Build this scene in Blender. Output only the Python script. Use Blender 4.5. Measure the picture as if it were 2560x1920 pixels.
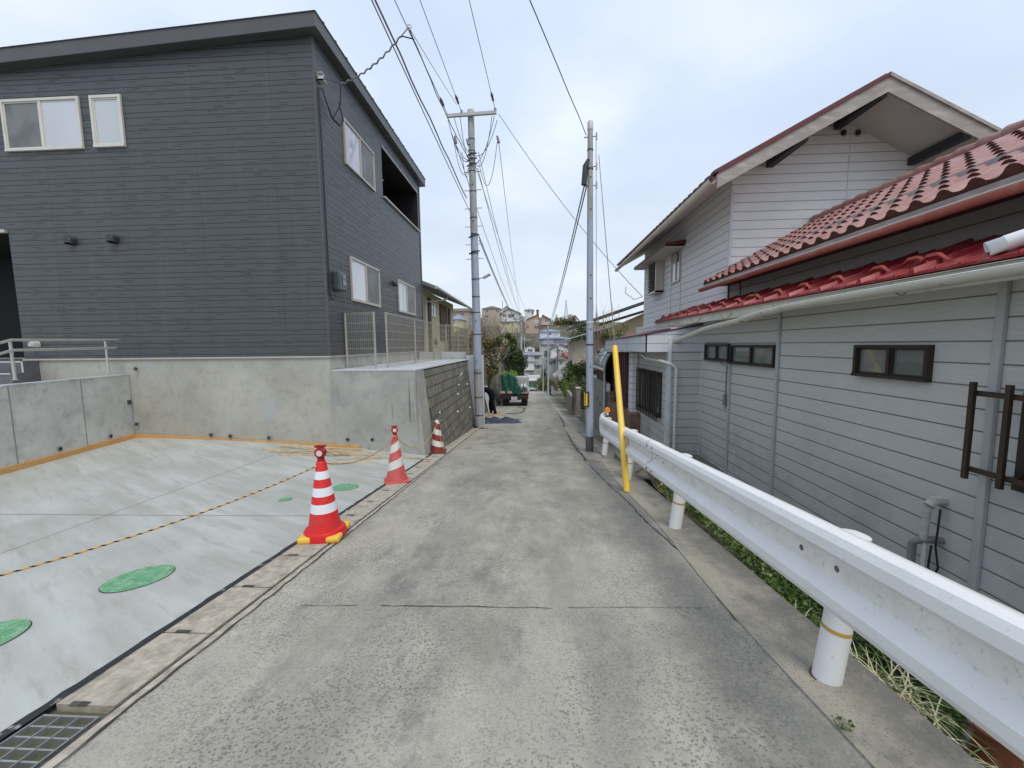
import bpy, bmesh, math, random
from mathutils import Vector, Matrix
R = math.radians
random.seed(7)
for o in list(bpy.data.objects): bpy.data.objects.remove(o)
scene = bpy.context.scene
C = scene.collection
V = Vector
# ------------------------------------------------------------------ camera
# The camera stands at the origin, 1.35 m above the lane; +Y runs down the lane, Z is up.
FOC, PITCH, ROLL, YAW = 999.33, R(-5.53), R(-.665), R(3.14)
_f = V((0, math.cos(PITCH), math.sin(PITCH))); _u = V((0, -math.sin(PITCH), math.cos(PITCH))); _r = V((1, 0, 0))
_a = math.cos(ROLL)*_r + math.sin(ROLL)*_u; _b = -math.sin(ROLL)*_r + math.cos(ROLL)*_u
_Y = Matrix.Rotation(YAW, 3, 'Z')
CA, CB, CC = _Y @ _a, _Y @ _b, _Y @ _f
cam_d = bpy.data.cameras.new('camera'); cam = bpy.data.objects.new('camera', cam_d); C.objects.link(cam)
m = Matrix.Identity(4)
for i in range(3): m[i][0], m[i][1], m[i][2] = CA[i], CB[i], -CC[i]
cam.matrix_world = m
cam_d.sensor_width = 36; cam_d.lens = 36*FOC/2560; cam_d.clip_start = .05; cam_d.clip_end = 6000
scene.camera = cam
# survey helpers: the sight line through a point of the photograph met with a real plane of the place
def ray(x, y): return (x-1280)/FOC*CA - (y-960)/FOC*CB + CC
def aX(x, y, X): r = ray(x, y); return r*(X/r.x)
def aY(x, y, Y): r = ray(x, y); return r*(Y/r.y)
def aZ(x, y, Z): r = ray(x, y); return r*(Z/r.z)
# ------------------------------------------------------------------ world, sun, exposure
SUN_EL, SUN_ROT = R(58), R(150)
w = bpy.data.worlds.new('World'); scene.world = w; w.use_nodes = True
nt = w.node_tree; nt.nodes.clear()
def wn(t, **k):
    n = nt.nodes.new(t)
    for a, v in k.items(): setattr(n, a, v)
    return n
out = wn('ShaderNodeOutputWorld'); bg = wn('ShaderNodeBackground'); sky = wn('ShaderNodeTexSky')
sky.sky_type = 'NISHITA'; sky.sun_disc = False; sky.sun_elevation = SUN_EL; sky.sun_rotation = SUN_ROT
tc = wn('ShaderNodeTexCoord'); sep = wn('ShaderNodeSeparateXYZ'); nt.links.new(tc.outputs['Generated'], sep.inputs[0])
def wmath(op, a, b):
    n = wn('ShaderNodeMath', operation=op)
    for i, v in enumerate((a, b)):
        if isinstance(v, (int, float)): n.inputs[i].default_value = v
        else: nt.links.new(v, n.inputs[i])
    return n.outputs[0]
zz = wmath('ADD', wmath('MAXIMUM', sep.outputs[2], 0.0), .22)
cx = wmath('DIVIDE', sep.outputs[0], zz); cy = wmath('DIVIDE', sep.outputs[1], zz)
cmb = wn('ShaderNodeCombineXYZ'); nt.links.new(cx, cmb.inputs[0]); nt.links.new(cy, cmb.inputs[1])
n1 = wn('ShaderNodeTexNoise'); n1.inputs['Scale'].default_value = 1.1; n1.inputs['Detail'].default_value = 5; n1.inputs['Roughness'].default_value = .45
nt.links.new(cmb.outputs[0], n1.inputs['Vector'])
rp = wn('ShaderNodeValToRGB'); nt.links.new(n1.outputs[0], rp.inputs[0])
CR = rp.color_ramp.elements
CR[0].position = .36; CR[0].color = (5.5, 6.4, 8.0, 1)
CR[1].position = .62; CR[1].color = (7.6, 8.3, 9.3, 1)
e = CR.new(.5); e.color = (6.1, 7.1, 8.7, 1)
# paler, warmer cloud towards the horizon
hz = wn('ShaderNodeMapRange'); nt.links.new(sep.outputs[2], hz.inputs[0]); hz.inputs[1].default_value = 0; hz.inputs[2].default_value = .42; hz.inputs[3].default_value = .85; hz.inputs[4].default_value = 0
mh = wn('ShaderNodeMix', data_type='RGBA'); nt.links.new(hz.outputs[0], mh.inputs[0]); nt.links.new(rp.outputs[0], mh.inputs[6]); mh.inputs[7].default_value = (6.9, 7.5, 7.8, 1)
mx = wn('ShaderNodeMix', data_type='RGBA'); mx.inputs[0].default_value = .93
nt.links.new(sky.outputs[0], mx.inputs[6]); nt.links.new(mh.outputs[2], mx.inputs[7])
nt.links.new(mx.outputs[2], bg.inputs[0]); bg.inputs[1].default_value = .1
nt.links.new(bg.outputs[0], out.inputs[0])
sd = bpy.data.lights.new('sun', 'SUN'); sd.energy = 1.5; sd.angle = R(28); sd.color = (1, .93, .82)
so = bpy.data.objects.new('sun', sd); C.objects.link(so)
so.rotation_euler = (R(90)-SUN_EL, 0, math.pi-SUN_ROT)
scene.view_settings.view_transform = 'Standard'; scene.view_settings.look = 'None'
scene.view_settings.exposure = 0.3; scene.view_settings.gamma = 1
scene.render.engine = 'CYCLES'
# ------------------------------------------------------------------ materials
class NT:
    def __init__(s, name):
        s.m = bpy.data.materials.new(name); s.m.use_nodes = True; s.t = s.m.node_tree; s.b = s.t.nodes['Principled BSDF']
        g = s.t.nodes.new('ShaderNodeNewGeometry'); s.pos = g.outputs['Position']; s.nrm = g.outputs['Normal']
        sp = s.t.nodes.new('ShaderNodeSeparateXYZ'); s.l(s.pos, sp.inputs[0]); s.x, s.y, s.z = sp.outputs
    def l(s, a, b): s.t.links.new(a, b)
    def put(s, sock, v):
        if isinstance(v, (int, float)): sock.default_value = v
        elif isinstance(v, (tuple, list)): sock.default_value = tuple(v) + ((1,) if len(v) == 3 and len(sock.default_value) == 4 else ())
        else: s.l(v, sock)
    def math(s, op, a, b=0.0, c=0.0):
        n = s.t.nodes.new('ShaderNodeMath'); n.operation = op
        s.put(n.inputs[0], a); s.put(n.inputs[1], b)
        if op in ('MULTIPLY_ADD', 'COMPARE', 'SMOOTH_MIN', 'WRAP'): s.put(n.inputs[2], c)
        return n.outputs[0]
    def vec(s, x, y, z):
        n = s.t.nodes.new('ShaderNodeCombineXYZ'); s.put(n.inputs[0], x); s.put(n.inputs[1], y); s.put(n.inputs[2], z); return n.outputs[0]
    def scl(s, k):
        n = s.t.nodes.new('ShaderNodeVectorMath'); n.operation = 'MULTIPLY'; s.l(s.pos, n.inputs[0]); n.inputs[1].default_value = k; return n.outputs[0]
    def noise(s, sc, det=4, rough=.55, v=None, col=False):
        n = s.t.nodes.new('ShaderNodeTexNoise'); s.l(v or s.pos, n.inputs['Vector'])
        n.inputs['Scale'].default_value = sc; n.inputs['Detail'].default_value = det; n.inputs['Roughness'].default_value = rough
        return n.outputs[1 if col else 0]
    def voro(s, sc, v=None, feat='F1', o=0):
        n = s.t.nodes.new('ShaderNodeTexVoronoi'); n.feature = feat; s.l(v or s.pos, n.inputs['Vector']); n.inputs['Scale'].default_value = sc; return n.outputs[o]
    def wnoise(s, v):
        n = s.t.nodes.new('ShaderNodeTexWhiteNoise'); n.noise_dimensions = '3D'; s.l(v, n.inputs[0]); return n.outputs[0]
    def mr(s, v, a, b, c=0.0, d=1.0):
        n = s.t.nodes.new('ShaderNodeMapRange'); s.put(n.inputs[0], v)
        for i, q in enumerate((a, b, c, d)): n.inputs[1+i].default_value = q
        return n.outputs[0]
    def mix(s, f, a, b, mode='MIX'):
        n = s.t.nodes.new('ShaderNodeMix'); n.data_type = 'RGBA'; n.blend_type = mode
        s.put(n.inputs[0], f); s.put(n.inputs[6], a); s.put(n.inputs[7], b); return n.outputs[2]
    def bump(s, h, st=.3, dist=.01):
        n = s.t.nodes.new('ShaderNodeBump'); n.inputs['Strength'].default_value = st; n.inputs['Distance'].default_value = dist; s.l(h, n.inputs['Height']); s.l(n.outputs[0], s.b.inputs['Normal'])
    def fin(s, col, rough=.7, metal=0, spec=None):
        s.put(s.b.inputs['Base Color'], col); s.put(s.b.inputs['Roughness'], rough); s.put(s.b.inputs['Metallic'], metal)
        if spec is not None: s.b.inputs['Specular IOR Level'].default_value = spec
        return s.m
def M(name, col, rough=.65, metal=0, var=.12, sc=4, col2=None, lo=.45, hi=.7, sc2=6, st=(1, 1, 1), bump=0, bsc=60, spec=None, bd=.01):
    n = NT(name); c = V(col)
    o = n.mix(n.mr(n.noise(sc, 5, v=n.scl(st)), .3, .7), tuple(c*(1-var)), tuple(c*(1+var)))
    if col2: o = n.mix(n.mr(n.noise(sc2, 6, .6, v=n.scl(st)), lo, hi), o, col2)
    if bump: n.bump(n.noise(bsc, 4), bump, bd)
    return n.fin(o, rough, metal, spec)
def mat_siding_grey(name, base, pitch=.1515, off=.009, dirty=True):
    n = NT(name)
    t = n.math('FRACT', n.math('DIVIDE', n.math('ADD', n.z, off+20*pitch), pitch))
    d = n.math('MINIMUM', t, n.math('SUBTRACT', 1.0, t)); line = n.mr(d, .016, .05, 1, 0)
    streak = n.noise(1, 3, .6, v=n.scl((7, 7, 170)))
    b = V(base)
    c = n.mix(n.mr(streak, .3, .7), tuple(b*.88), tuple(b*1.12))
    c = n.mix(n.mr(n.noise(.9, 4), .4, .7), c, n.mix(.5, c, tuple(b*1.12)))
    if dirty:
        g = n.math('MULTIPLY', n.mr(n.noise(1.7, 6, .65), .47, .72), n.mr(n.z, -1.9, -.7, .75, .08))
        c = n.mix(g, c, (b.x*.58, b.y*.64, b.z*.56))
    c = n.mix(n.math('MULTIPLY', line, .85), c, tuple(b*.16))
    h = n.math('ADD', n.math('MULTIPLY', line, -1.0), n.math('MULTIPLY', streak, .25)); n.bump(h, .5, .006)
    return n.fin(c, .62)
def mat_siding_dark(name):
    n = NT(name); p = .2275
    u = n.math('ADD', n.x, n.y)
    q = n.math('DIVIDE', n.math('ADD', n.z, 10.0), p); t = n.math('FRACT', q); row = n.math('FLOOR', q)
    def ln(c, wd=.036): return n.mr(n.math('ABSOLUTE', n.math('SUBTRACT', t, c)), wd*.5, wd, 1, 0)
    full = n.math('MAXIMUM', ln(.06), ln(.46))
    tot = full
    tone = 0.0
    for k, c0 in enumerate((.2, .33, .6, .73, .87)):
        ph = n.wnoise(n.vec(row, k*3.7, 1.3)); uu = n.math('ADD', n.math('DIVIDE', u, .62), n.math('MULTIPLY', ph, 9.0))
        cell = n.math('FLOOR', uu); fr = n.math('FRACT', uu); h = n.wnoise(n.vec(cell, row, k*1.9))
        on = n.math('MULTIPLY', n.math('LESS_THAN', fr, .3), n.math('GREATER_THAN', h, .6))
        tot = n.math('MAXIMUM', tot, n.math('MULTIPLY', n.math('MULTIPLY', on, ln(c0, .03)), .9))
    cell = n.math('FLOOR', n.math('DIVIDE', n.math('ADD', u, n.math('MULTIPLY', n.wnoise(n.vec(row, 5.1, n.math('FLOOR', n.math('MULTIPLY', t, 3.0)))), 7.0)), .45))
    sh = n.wnoise(n.vec(cell, row, n.math('FLOOR', n.math('MULTIPLY', t, 3.0))))
    c = n.mix(sh, (.046, .052, .058), (.054, .06, .066))
    c = n.mix(n.mr(n.noise(1.3, 5), .35, .7), c, (.057, .063, .07))
    c = n.mix(n.mr(n.noise(220, 2), .4, .8), c, (.09, .095, .1))
    # board joints every 3.03 m
    jt = n.math('FRACT', n.math('DIVIDE', n.math('ADD', u, 41.15), 1.515)); jl = n.mr(n.math('MINIMUM', jt, n.math('SUBTRACT', 1.0, jt)), .0018, .004, .6, 0)
    tot = n.math('MAXIMUM', tot, jl)
    c = n.mix(n.math('MULTIPLY', n.mr(n.noise(1, 4, .6, v=n.scl((5, 5, .25))), .5, .75), .35), c, (.1, .105, .11))
    c = n.mix(tot, c, (.014, .015, .017))
    n.bump(n.math('MULTIPLY', tot, -1.0), .6, .008)
    return n.fin(c, .42, 0, .6)
def mat_concrete(name, base, stain=(.2, .2, .19), white=(.5, .55, .58), sx=1.0, wl=.62, bumpy=.15, drips=False, form=False):
    n = NT(name); b = V(base)
    c = n.mix(n.mr(n.noise(2.2*sx, 6, .62), .35, .68), tuple(b*.82), tuple(b*1.1))
    c = n.mix(n.math('MULTIPLY', n.mr(n.noise(5, 7, .7), .5, .72), .5), c, stain)
    wv = n.noise(1, 6, .65, v=n.scl((1.6, 1.6, .9)))
    c = n.mix(n.mr(wv, wl, wl+.14, 0, .75), c, white)
    c = n.mix(n.mr(n.noise(140, 3), .5, .8, 0, .35), c, tuple(b*.7))
    if drips:
        d = n.noise(1, 3, .5, v=n.scl((7.5, 7.5, .35)))
        msk = n.math('MULTIPLY', n.mr(d, .60, .66), n.mr(n.noise(1, 2, v=n.scl((3, 3, 1.1))), .45, .55))
        c = n.mix(n.math('MULTIPLY', msk, .75), c, (.09, .09, .08))
    if form:
        f = n.math('FRACT', n.math('DIVIDE', n.math('ADD', n.y, 20.9), 1.1)); c = n.mix(n.mr(n.math('MINIMUM', f, n.math('SUBTRACT', 1.0, f)), .006, .012, .7, 0), c, (.12, .12, .12))
    n.bump(n.noise(70, 5, .6), bumpy, .006)
    return n.fin(c, .85)
def mat_asphalt(name):
    n = NT(name)
    big = n.noise(1, 5, .62, v=n.scl((1.1, .42, 1))); mid = n.noise(1, 7, .68, v=n.scl((3.2, 1.7, 2)))
    c = n.mix(n.mr(big, .36, .62), (.25, .238, .2), (.39, .372, .318))
    c = n.mix(n.mr(mid, .44, .68, 0, .75), c, (.5, .475, .39))
    # tyre-worn grey bands and blotchy bluish black stains
    tr = n.mr(n.math('ABSOLUTE', n.math('SUBTRACT', n.math('ABSOLUTE', n.math('ADD', n.x, .22)), .62)), .05, .4, .45, 0)
    c = n.mix(n.math('MULTIPLY', tr, n.mr(n.noise(1, 5, .7, v=n.scl((2, .6, 1))), .4, .62)), c, (.17, .165, .155))
    c = n.mix(n.mr(n.noise(1, 7, .72, v=n.scl((2.6, 1.4, 1))), .55, .7, 0, .75), c, (.15, .148, .145))
    ed = n.math('ADD', n.math('ABSOLUTE', n.math('SUBTRACT', n.x, .93)), n.math('MULTIPLY', n.math('SUBTRACT', n.noise(1.9, 6, .75), .5), 1.1))
    c = n.mix(n.mr(ed, .1, .34, .38, 0), c, (.13, .13, .13))
    # exposed aggregate: separate dark and pale pebbles in the worn matrix
    vd = n.voro(88); vc = n.t.nodes.new('ShaderNodeSeparateColor'); n.l(n.voro(88, o=1), vc.inputs[0])
    inside = n.mr(vd, .40, .62, 1, 0)
    wear = n.mr(n.noise(1.6, 4, .6), .38, .6, .25, 1)
    dk = n.math('MULTIPLY', n.math('MULTIPLY', inside, n.math('GREATER_THAN', vc.outputs[0], .46)), wear)
    c = n.mix(n.math('MULTIPLY', dk, .7), c, n.mix(vc.outputs[2], (.07, .07, .07), (.2, .19, .17)))
    lt = n.math('MULTIPLY', inside, n.math('LESS_THAN', vc.outputs[1], .14))
    c = n.mix(n.math('MULTIPLY', lt, .3), c, (.5, .48, .43))
    c = n.mix(n.mr(n.noise(240, 3, .7), .5, .72, 0, .55), c, (.12, .115, .1))
    n.bump(n.math('ADD', n.math('MULTIPLY', inside, .7), n.noise(150, 3, .7)), .4, .004)
    return n.fin(c, .9)
def mat_kerb(name):
    n = NT(name)
    f = n.mr(n.math('ADD', n.x, n.math('MULTIPLY', n.math('SUBTRACT', n.noise(2.2, 6, .75), .5), .9)), 1.22, 1.5)
    c = n.mix(f, (.36, .335, .275), (.19, .185, .165))
    c = n.mix(n.mr(n.noise(1, 7, .72, v=n.scl((4, 2, 3))), .5, .68, 0, .7), c, (.13, .13, .12))
    c = n.mix(n.mr(n.noise(7, 7, .75), .52, .7, 0, .6), c, (.42, .37, .3))
    vd = n.voro(95); vc = n.t.nodes.new('ShaderNodeSeparateColor'); n.l(n.voro(95, o=1), vc.inputs[0])
    c = n.mix(n.math('MULTIPLY', n.mr(vd, .25, .45, .6, 0), n.math('GREATER_THAN', vc.outputs[0], .75)), c, (.08, .078, .07))
    c = n.mix(n.mr(n.noise(180, 3, .7), .5, .75, 0, .6), c, (.14, .13, .11))
    n.bump(n.noise(80, 5, .7), .6, .006)
    return n.fin(c, .92)
def mat_pad(name):
    n = NT(name)
    # drying marks brushed at a slant across the fresh slab
    rx = n.math('ADD', n.math('MULTIPLY', n.x, .86), n.math('MULTIPLY', n.y, -.5)); ry = n.math('ADD', n.math('MULTIPLY', n.x, .5), n.math('MULTIPLY', n.y, .86))
    v = n.vec(n.math('MULTIPLY', rx, .5), n.math('MULTIPLY', ry, 3.4), 0)
    a = n.noise(1.25, 6, .6, v=v); b = n.noise(3.1, 6, .7, v=v)
    c = n.mix(n.mr(a, .38, .62), (.38, .385, .35), (.47, .49, .475))
    c = n.mix(n.mr(b, .52, .68, 0, .8), c, (.33, .315, .265))
    c = n.mix(n.mr(n.noise(.8, 4), .5, .7, 0, .45), c, (.29, .3, .265))
    c = n.mix(n.mr(n.noise(160, 2), .58, .75, 0, .4), c, (.6, .63, .63))
    # saw-cut joints
    def ln(d, wd): return n.mr(n.math('ABSOLUTE', d), wd*.6, wd, .75, 0)
    c = n.mix(ln(n.math('SUBTRACT', n.y, 3.93), .012), c, (.12, .125, .13))
    c = n.mix(ln(n.math('ADD', n.x, 4.62), .011), c, (.12, .125, .13))
    n.bump(n.noise(60, 5, .65, v=v), .12, .004)
    return n.fin(c, .7)
def mat_brick(name, c1, c2, mortar, bw, bh, ms=.012, axis='y', bump=.6, dark=None):
    n = NT(name); bt = n.t.nodes.new('ShaderNodeTexBrick')
    u = {'y': n.y, 'x': n.x, 'xy': n.math('ADD', n.x, n.y)}[axis]
    n.l(n.vec(u, n.z, 0), bt.inputs['Vector'])
    for k, q in (('Color1', c1), ('Color2', c2), ('Mortar', mortar)): bt.inputs[k].default_value = tuple(q)+(1,)
    bt.inputs['Scale'].default_value = 1; bt.inputs['Brick Width'].default_value = bw; bt.inputs['Row Height'].default_value = bh
    bt.inputs['Mortar Size'].default_value = ms; bt.inputs['Mortar Smooth'].default_value = .2; bt.inputs['Bias'].default_value = 0
    c = n.mix(n.mr(n.noise(9, 6, .7), .4, .7, 0, .6), bt.outputs[0], dark or tuple(V(c1)*.55))
    c = n.mix(n.mr(n.noise(40, 4, .7), .5, .75, 0, .5), c, tuple(V(c2)*1.35))
    n.bump(n.math('ADD', n.math('MULTIPLY', bt.outputs[1], -1.0), n.math('MULTIPLY', n.noise(30, 5, .7), .5)), bump, .015)
    return n.fin(c, .88)
def mat_glass(name, c1, c2, rough=.06, sc=.8, curt=False):
    n = NT(name)
    f = n.mr(n.noise(sc, 2, v=n.scl((1, 1, .6))), .42, .58)
    if curt: f = n.mr(n.noise(1, 2, v=n.scl((14, 14, .2))), .4, .6)
    n.b.inputs['Coat Weight'].default_value = .6; n.b.inputs['Coat Roughness'].default_value = .02
    return n.fin(n.mix(f, c1, c2), rough, 0, .8)
def mat_leaf(name, c1, c2, rough=.6):
    n = NT(name); f = n.mr(n.noise(2.2, 3), .35, .65); c = n.mix(f, c1, c2)
    c = n.mix(n.mr(n.noise(30, 2), .4, .7, 0, .6), c, tuple(V(c2)*1.25))
    n.b.inputs['Subsurface Weight'].default_value = 0
    return n.fin(c, rough, 0, .3)
def mat_rope(name, per):
    n = NT(name); uv = n.t.nodes.new('ShaderNodeUVMap'); sp = n.t.nodes.new('ShaderNodeSeparateXYZ'); n.l(uv.outputs[0], sp.inputs[0])
    t = n.math('FRACT', n.math('ADD', n.math('DIVIDE', sp.outputs[1], per), sp.outputs[0]))
    return n.fin(n.mix(n.math('GREATER_THAN', t, .62), (.62, .33, .05), (.02, .015, .02)), .7)
def mat_stripes(name, bands, colA, colB, twist=0, worn=0, z0=0, sc=None):
    # bands painted round a cone, measured along its own height in UV
    n = NT(name); uv = n.t.nodes.new('ShaderNodeUVMap'); sp = n.t.nodes.new('ShaderNodeSeparateXYZ'); n.l(uv.outputs[0], sp.inputs[0])
    v = sp.outputs[1]
    if twist:
        t = n.math('FRACT', n.math('ADD', n.math('MULTIPLY', v, twist[1]), n.math('MULTIPLY', sp.outputs[0], twist[0])))
        f = n.math('LESS_THAN', t, .48); f = n.math('MULTIPLY', f, n.math('GREATER_THAN', v, .12))
    else:
        f = 0.0
        for a, b in bands: f = n.math('MAXIMUM', f, n.math('MULTIPLY', n.math('GREATER_THAN', v, a), n.math('LESS_THAN', v, b)))
    if worn: f = n.math('MULTIPLY', f, n.mr(n.noise(38, 5, .7), .27, .33))
    a = n.mix(n.mr(n.noise(14, 5, .7), .4, .75), colA, tuple(V(colA)*.75+V((.05, .04, .04))*(2 if worn else 1)))
    return n.fin(n.mix(f, a, colB), .5)
MT = {}
MT['asphalt'] = mat_asphalt('worn_asphalt')
MT['pad'] = mat_pad('fresh_concrete_slab')
MT['gutter'] = M('gutter_concrete', (.4, .36, .295), .9, var=.25, sc=22, col2=(.2, .19, .16), lo=.5, hi=.75, sc2=8, bump=.4, bsc=90)
MT['kerb'] = mat_kerb('kerb_concrete')
MT['soil'] = M('soil', (.1, .085, .06), .95, var=.3, sc=9, col2=(.2, .17, .12), bump=.6, bsc=50)
MT['earth'] = M('rough_ground', (.13, .125, .08), .95, var=.35, sc=.6, col2=(.08, .1, .04), bump=.4, bsc=12)
MT['hill'] = M('hillside_scrub', (.14, .13, .085), .95, var=.4, sc=.22, col2=(.08, .095, .045), lo=.45, hi=.6, sc2=.5, bump=.6, bsc=1.4, bd=.3)
MT['crack'] = M('dark_crack', (.05, .05, .045), .95, var=.3, sc=20, col2=(.16, .15, .13), lo=.5, hi=.7, sc2=15)
MT['tar'] = M('black_joint_foam', (.022, .023, .028), .7, var=.3, sc=12, col2=(.3, .31, .31), lo=.6, hi=.68, sc2=16)
MT['conc'] = mat_concrete('retaining_concrete', (.37, .375, .345), drips=True, wl=.62)
MT['conc_l'] = mat_concrete('wing_wall_concrete', (.53, .545, .52), form=True, wl=.7)
MT['found'] = mat_concrete('foundation_render', (.42, .41, .36), white=(.4, .43, .44), wl=.52, sx=.5)
MT['ledge'] = mat_concrete('ledge_concrete', (.5, .52, .53), wl=.5)
MT['found2'] = mat_concrete('pale_foundation', (.45, .46, .43), wl=.6)
MT['dark'] = mat_siding_dark('charcoal_siding')
MT['fascia'] = M('charcoal_fascia', (.085, .086, .09), .42, var=.08, sc=1.5)
MT['rooftrim'] = M('roof_edge_trim', (.17, .168, .155), .5, var=.1)
MT['void'] = M('dark_interior', (.012, .012, .014), .8)  # near-black colour stands in for the unlit depth of recesses
MT['soffit'] = M('shaded_soffit', (.05, .052, .056), .8)
MT['alu'] = M('champagne_aluminium', (.5, .46, .42), .35, .3, var=.06)
MT['alu_w'] = M('pale_sash', (.62, .6, .54), .4, .1, var=.06)
MT['gl_sky'] = mat_glass('pale_pane', (.52, .53, .6), (.62, .63, .68), sc=.5)  # bright sky reflection put into the pane's base colour
MT['gl_frost'] = mat_glass('frosted_pane', (.42, .47, .5), (.52, .55, .58), .3)
MT['gl_dark'] = mat_glass('dim_pane', (.055, .06, .06), (.1, .105, .105), .08)
MT['gl_scr'] = mat_glass('insect_screen', (.1, .105, .11), (.16, .165, .17), .5, 3); MT['gl_scr'].node_tree.nodes['Principled BSDF'].inputs['Coat Weight'].default_value = .15
MT['gl_cur'] = mat_glass('curtained_pane', (.35, .36, .4), (.55, .56, .6), .12, curt=True)
MT['steel'] = M('galvanised_steel', (.42, .43, .43), .4, .7, var=.12, sc=8)
MT['stain'] = M('stainless_tube', (.62, .6, .56), .3, .6, var=.06)
MT['wire'] = M('fence_wire', (.42, .39, .33), .45, .3)
MT['vent'] = M('black_vent_hood', (.03, .032, .036), .35)
MT['ventl'] = M('pale_vent', (.45, .43, .4), .5)
MT['meter'] = M('meter_case', (.06, .075, .08), .3)
MT['timber'] = M('fresh_timber', (.58, .33, .12), .7, var=.14, sc=3, st=(1, 1, 12), col2=(.42, .22, .08), lo=.55, hi=.7, sc2=7)
MT['lath'] = M('pale_lath', (.56, .42, .26), .75, var=.2, sc=9, col2=(.35, .24, .14), lo=.55, hi=.7)
MT['tilefl'] = M('porch_tile', (.11, .11, .125), .5, var=.1, sc=6)
MT['grout'] = M('white_edge', (.6, .6, .6), .6)
MT['green'] = M('green_lid_paint', (.13, .34, .18), .8, var=.25, sc=30, col2=(.28, .46, .3), lo=.46, hi=.66, sc2=18, bump=1, bsc=70)
MT['greend'] = M('green_lid_tread', (.08, .3, .13), .8, var=.2, sc=30)
MT['rail'] = M('white_rail_paint', (.8, .8, .8), .5, var=.04, sc=5, col2=(.5, .49, .47), lo=.62, hi=.8, sc2=40, bump=.1, bsc=60)
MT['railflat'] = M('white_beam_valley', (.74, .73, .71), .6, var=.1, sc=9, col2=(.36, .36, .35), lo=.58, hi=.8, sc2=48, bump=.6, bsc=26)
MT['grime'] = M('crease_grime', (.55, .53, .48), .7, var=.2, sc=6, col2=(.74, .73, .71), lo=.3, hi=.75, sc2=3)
MT['post'] = M('white_post_paint', (.76, .77, .78), .4, var=.04, col2=(.35, .36, .38), lo=.7, hi=.8, sc2=30)
MT['ochre'] = M('ochre_band', (.55, .33, .06), .5, col2=(.6, .6, .58), lo=.6, hi=.65, sc2=30)
MT['bolt'] = M('bolt_grey', (.13, .13, .15), .5, .5)
MT['orange'] = M('orange_reflector', (.95, .3, .01), .25)
MT['cpole'] = M('pole_concrete', (.36, .365, .36), .75, var=.1, sc=2, st=(3, 3, .5), col2=(.24, .24, .23), lo=.5, hi=.7)
MT['ppole'] = M('blue_grey_pole_sleeve', (.34, .4, .5), .55, var=.07, sc=2, st=(6, 6, .6), col2=(.42, .44, .46), lo=.5, hi=.7)
MT['poled'] = M('pole_dark_base', (.1, .1, .105), .8, var=.2, sc=6)
MT['band'] = M('pole_band', (.05, .055, .07), .6)
MT['insul'] = M('insulator', (.2, .17, .17), .35)
MT['insulw'] = M('pale_insulator', (.5, .5, .5), .35)
MT['cable'] = M('grey_cable', (.17, .18, .2), .6)
MT['cabled'] = M('black_cable', (.015, .016, .025), .55)
MT['cablel'] = M('pale_cable', (.26, .27, .29), .6)
MT['yellow'] = M('yellow_guy_cover', (.85, .56, .06), .42, var=.08, sc=1.5, col2=(.88, .68, .22), lo=.45, hi=.7, sc2=1)
MT['gsid'] = mat_siding_grey('grey_siding', (.53, .535, .52))
MT['gsid2'] = mat_siding_grey('pale_upper_siding', (.74, .74, .76), dirty=False)
MT['batten'] = M('grey_batten', (.45, .455, .46), .55, var=.06)
MT['wtrim'] = M('corner_trim', (.6, .62, .63), .5)
MT['brown'] = M('bronze_frame', (.038, .03, .024), .4, .2, var=.15)
MT['brown2'] = M('bronze_lattice', (.055, .032, .024), .4, .2, var=.2)
MT['gl_br'] = mat_glass('smoked_pane', (.12, .135, .13), (.17, .19, .18), .18, 2.5)
MT['red'] = M('red_metal_roof', (.24, .018, .024), .42, .05, var=.3, sc=3, col2=(.4, .13, .12), lo=.52, hi=.75, sc2=5)
MT['redl'] = M('red_snow_guard', (.4, .075, .06), .55, var=.1)
MT['redd'] = M('maroon_trim', (.12, .012, .016), .45, var=.2)
MT['pink'] = M('faded_red_gutter', (.42, .14, .115), .45, var=.12, sc=2, col2=(.5, .26, .22), lo=.5, hi=.7)
def mat_tile():
    n = NT('faded_red_tile'); c = n.mix(n.mr(n.noise(3, 5, .65), .35, .7), (.26, .1, .085), (.36, .2, .18))
    c = n.mix(n.mr(n.noise(14, 5, .7), .5, .75, 0, .4), c, (.5, .38, .36)); c = n.mix(n.mr(n.noise(30, 4, .7), .58, .7, 0, .3), c, (.2, .08, .07))
    return n.fin(c, .45, 0, .5)
MT['tile'] = mat_tile()
MT['tilend'] = M('tile_butt', (.09, .035, .03), .8, var=.3, sc=20)
MT['gutt'] = M('old_cream_gutter', (.6, .58, .5), .45, var=.08, sc=3, col2=(.2, .18, .12), lo=.62, hi=.74, sc2=7)
MT['guttrust'] = M('gutter_debris', (.13, .07, .04), .95, var=.4, sc=14, col2=(.45, .4, .33))
MT['fwood'] = M('weathered_bargeboard', (.34, .3, .28), .85, var=.12, sc=2, st=(1, 1, 3), col2=(.5, .47, .45), lo=.5, hi=.75, sc2=4)
MT['soffitw'] = M('cream_soffit', (.55, .53, .5), .75, var=.06, sc=2)
MT['beam'] = M('dark_roof_beam', (.022, .025, .032), .6)
MT['pvc'] = M('pale_downpipe', (.6, .61, .58), .42, var=.06)
MT['pvcw'] = M('white_pvc', (.72, .74, .76), .35, var=.04)
MT['pvcg'] = M('grey_pvc', (.22, .22, .22), .5, var=.15)
MT['lagged'] = M('lagged_pipe', (.5, .49, .45), .8, var=.2, sc=1, st=(4, 4, 60), col2=(.25, .2, .15), lo=.6, hi=.7, sc2=9)
MT['brickr'] = mat_brick('entrance_brick', (.23, .13, .085), (.34, .22, .15), (.1, .07, .055), .21, .06, .006, 'xy')
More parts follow.
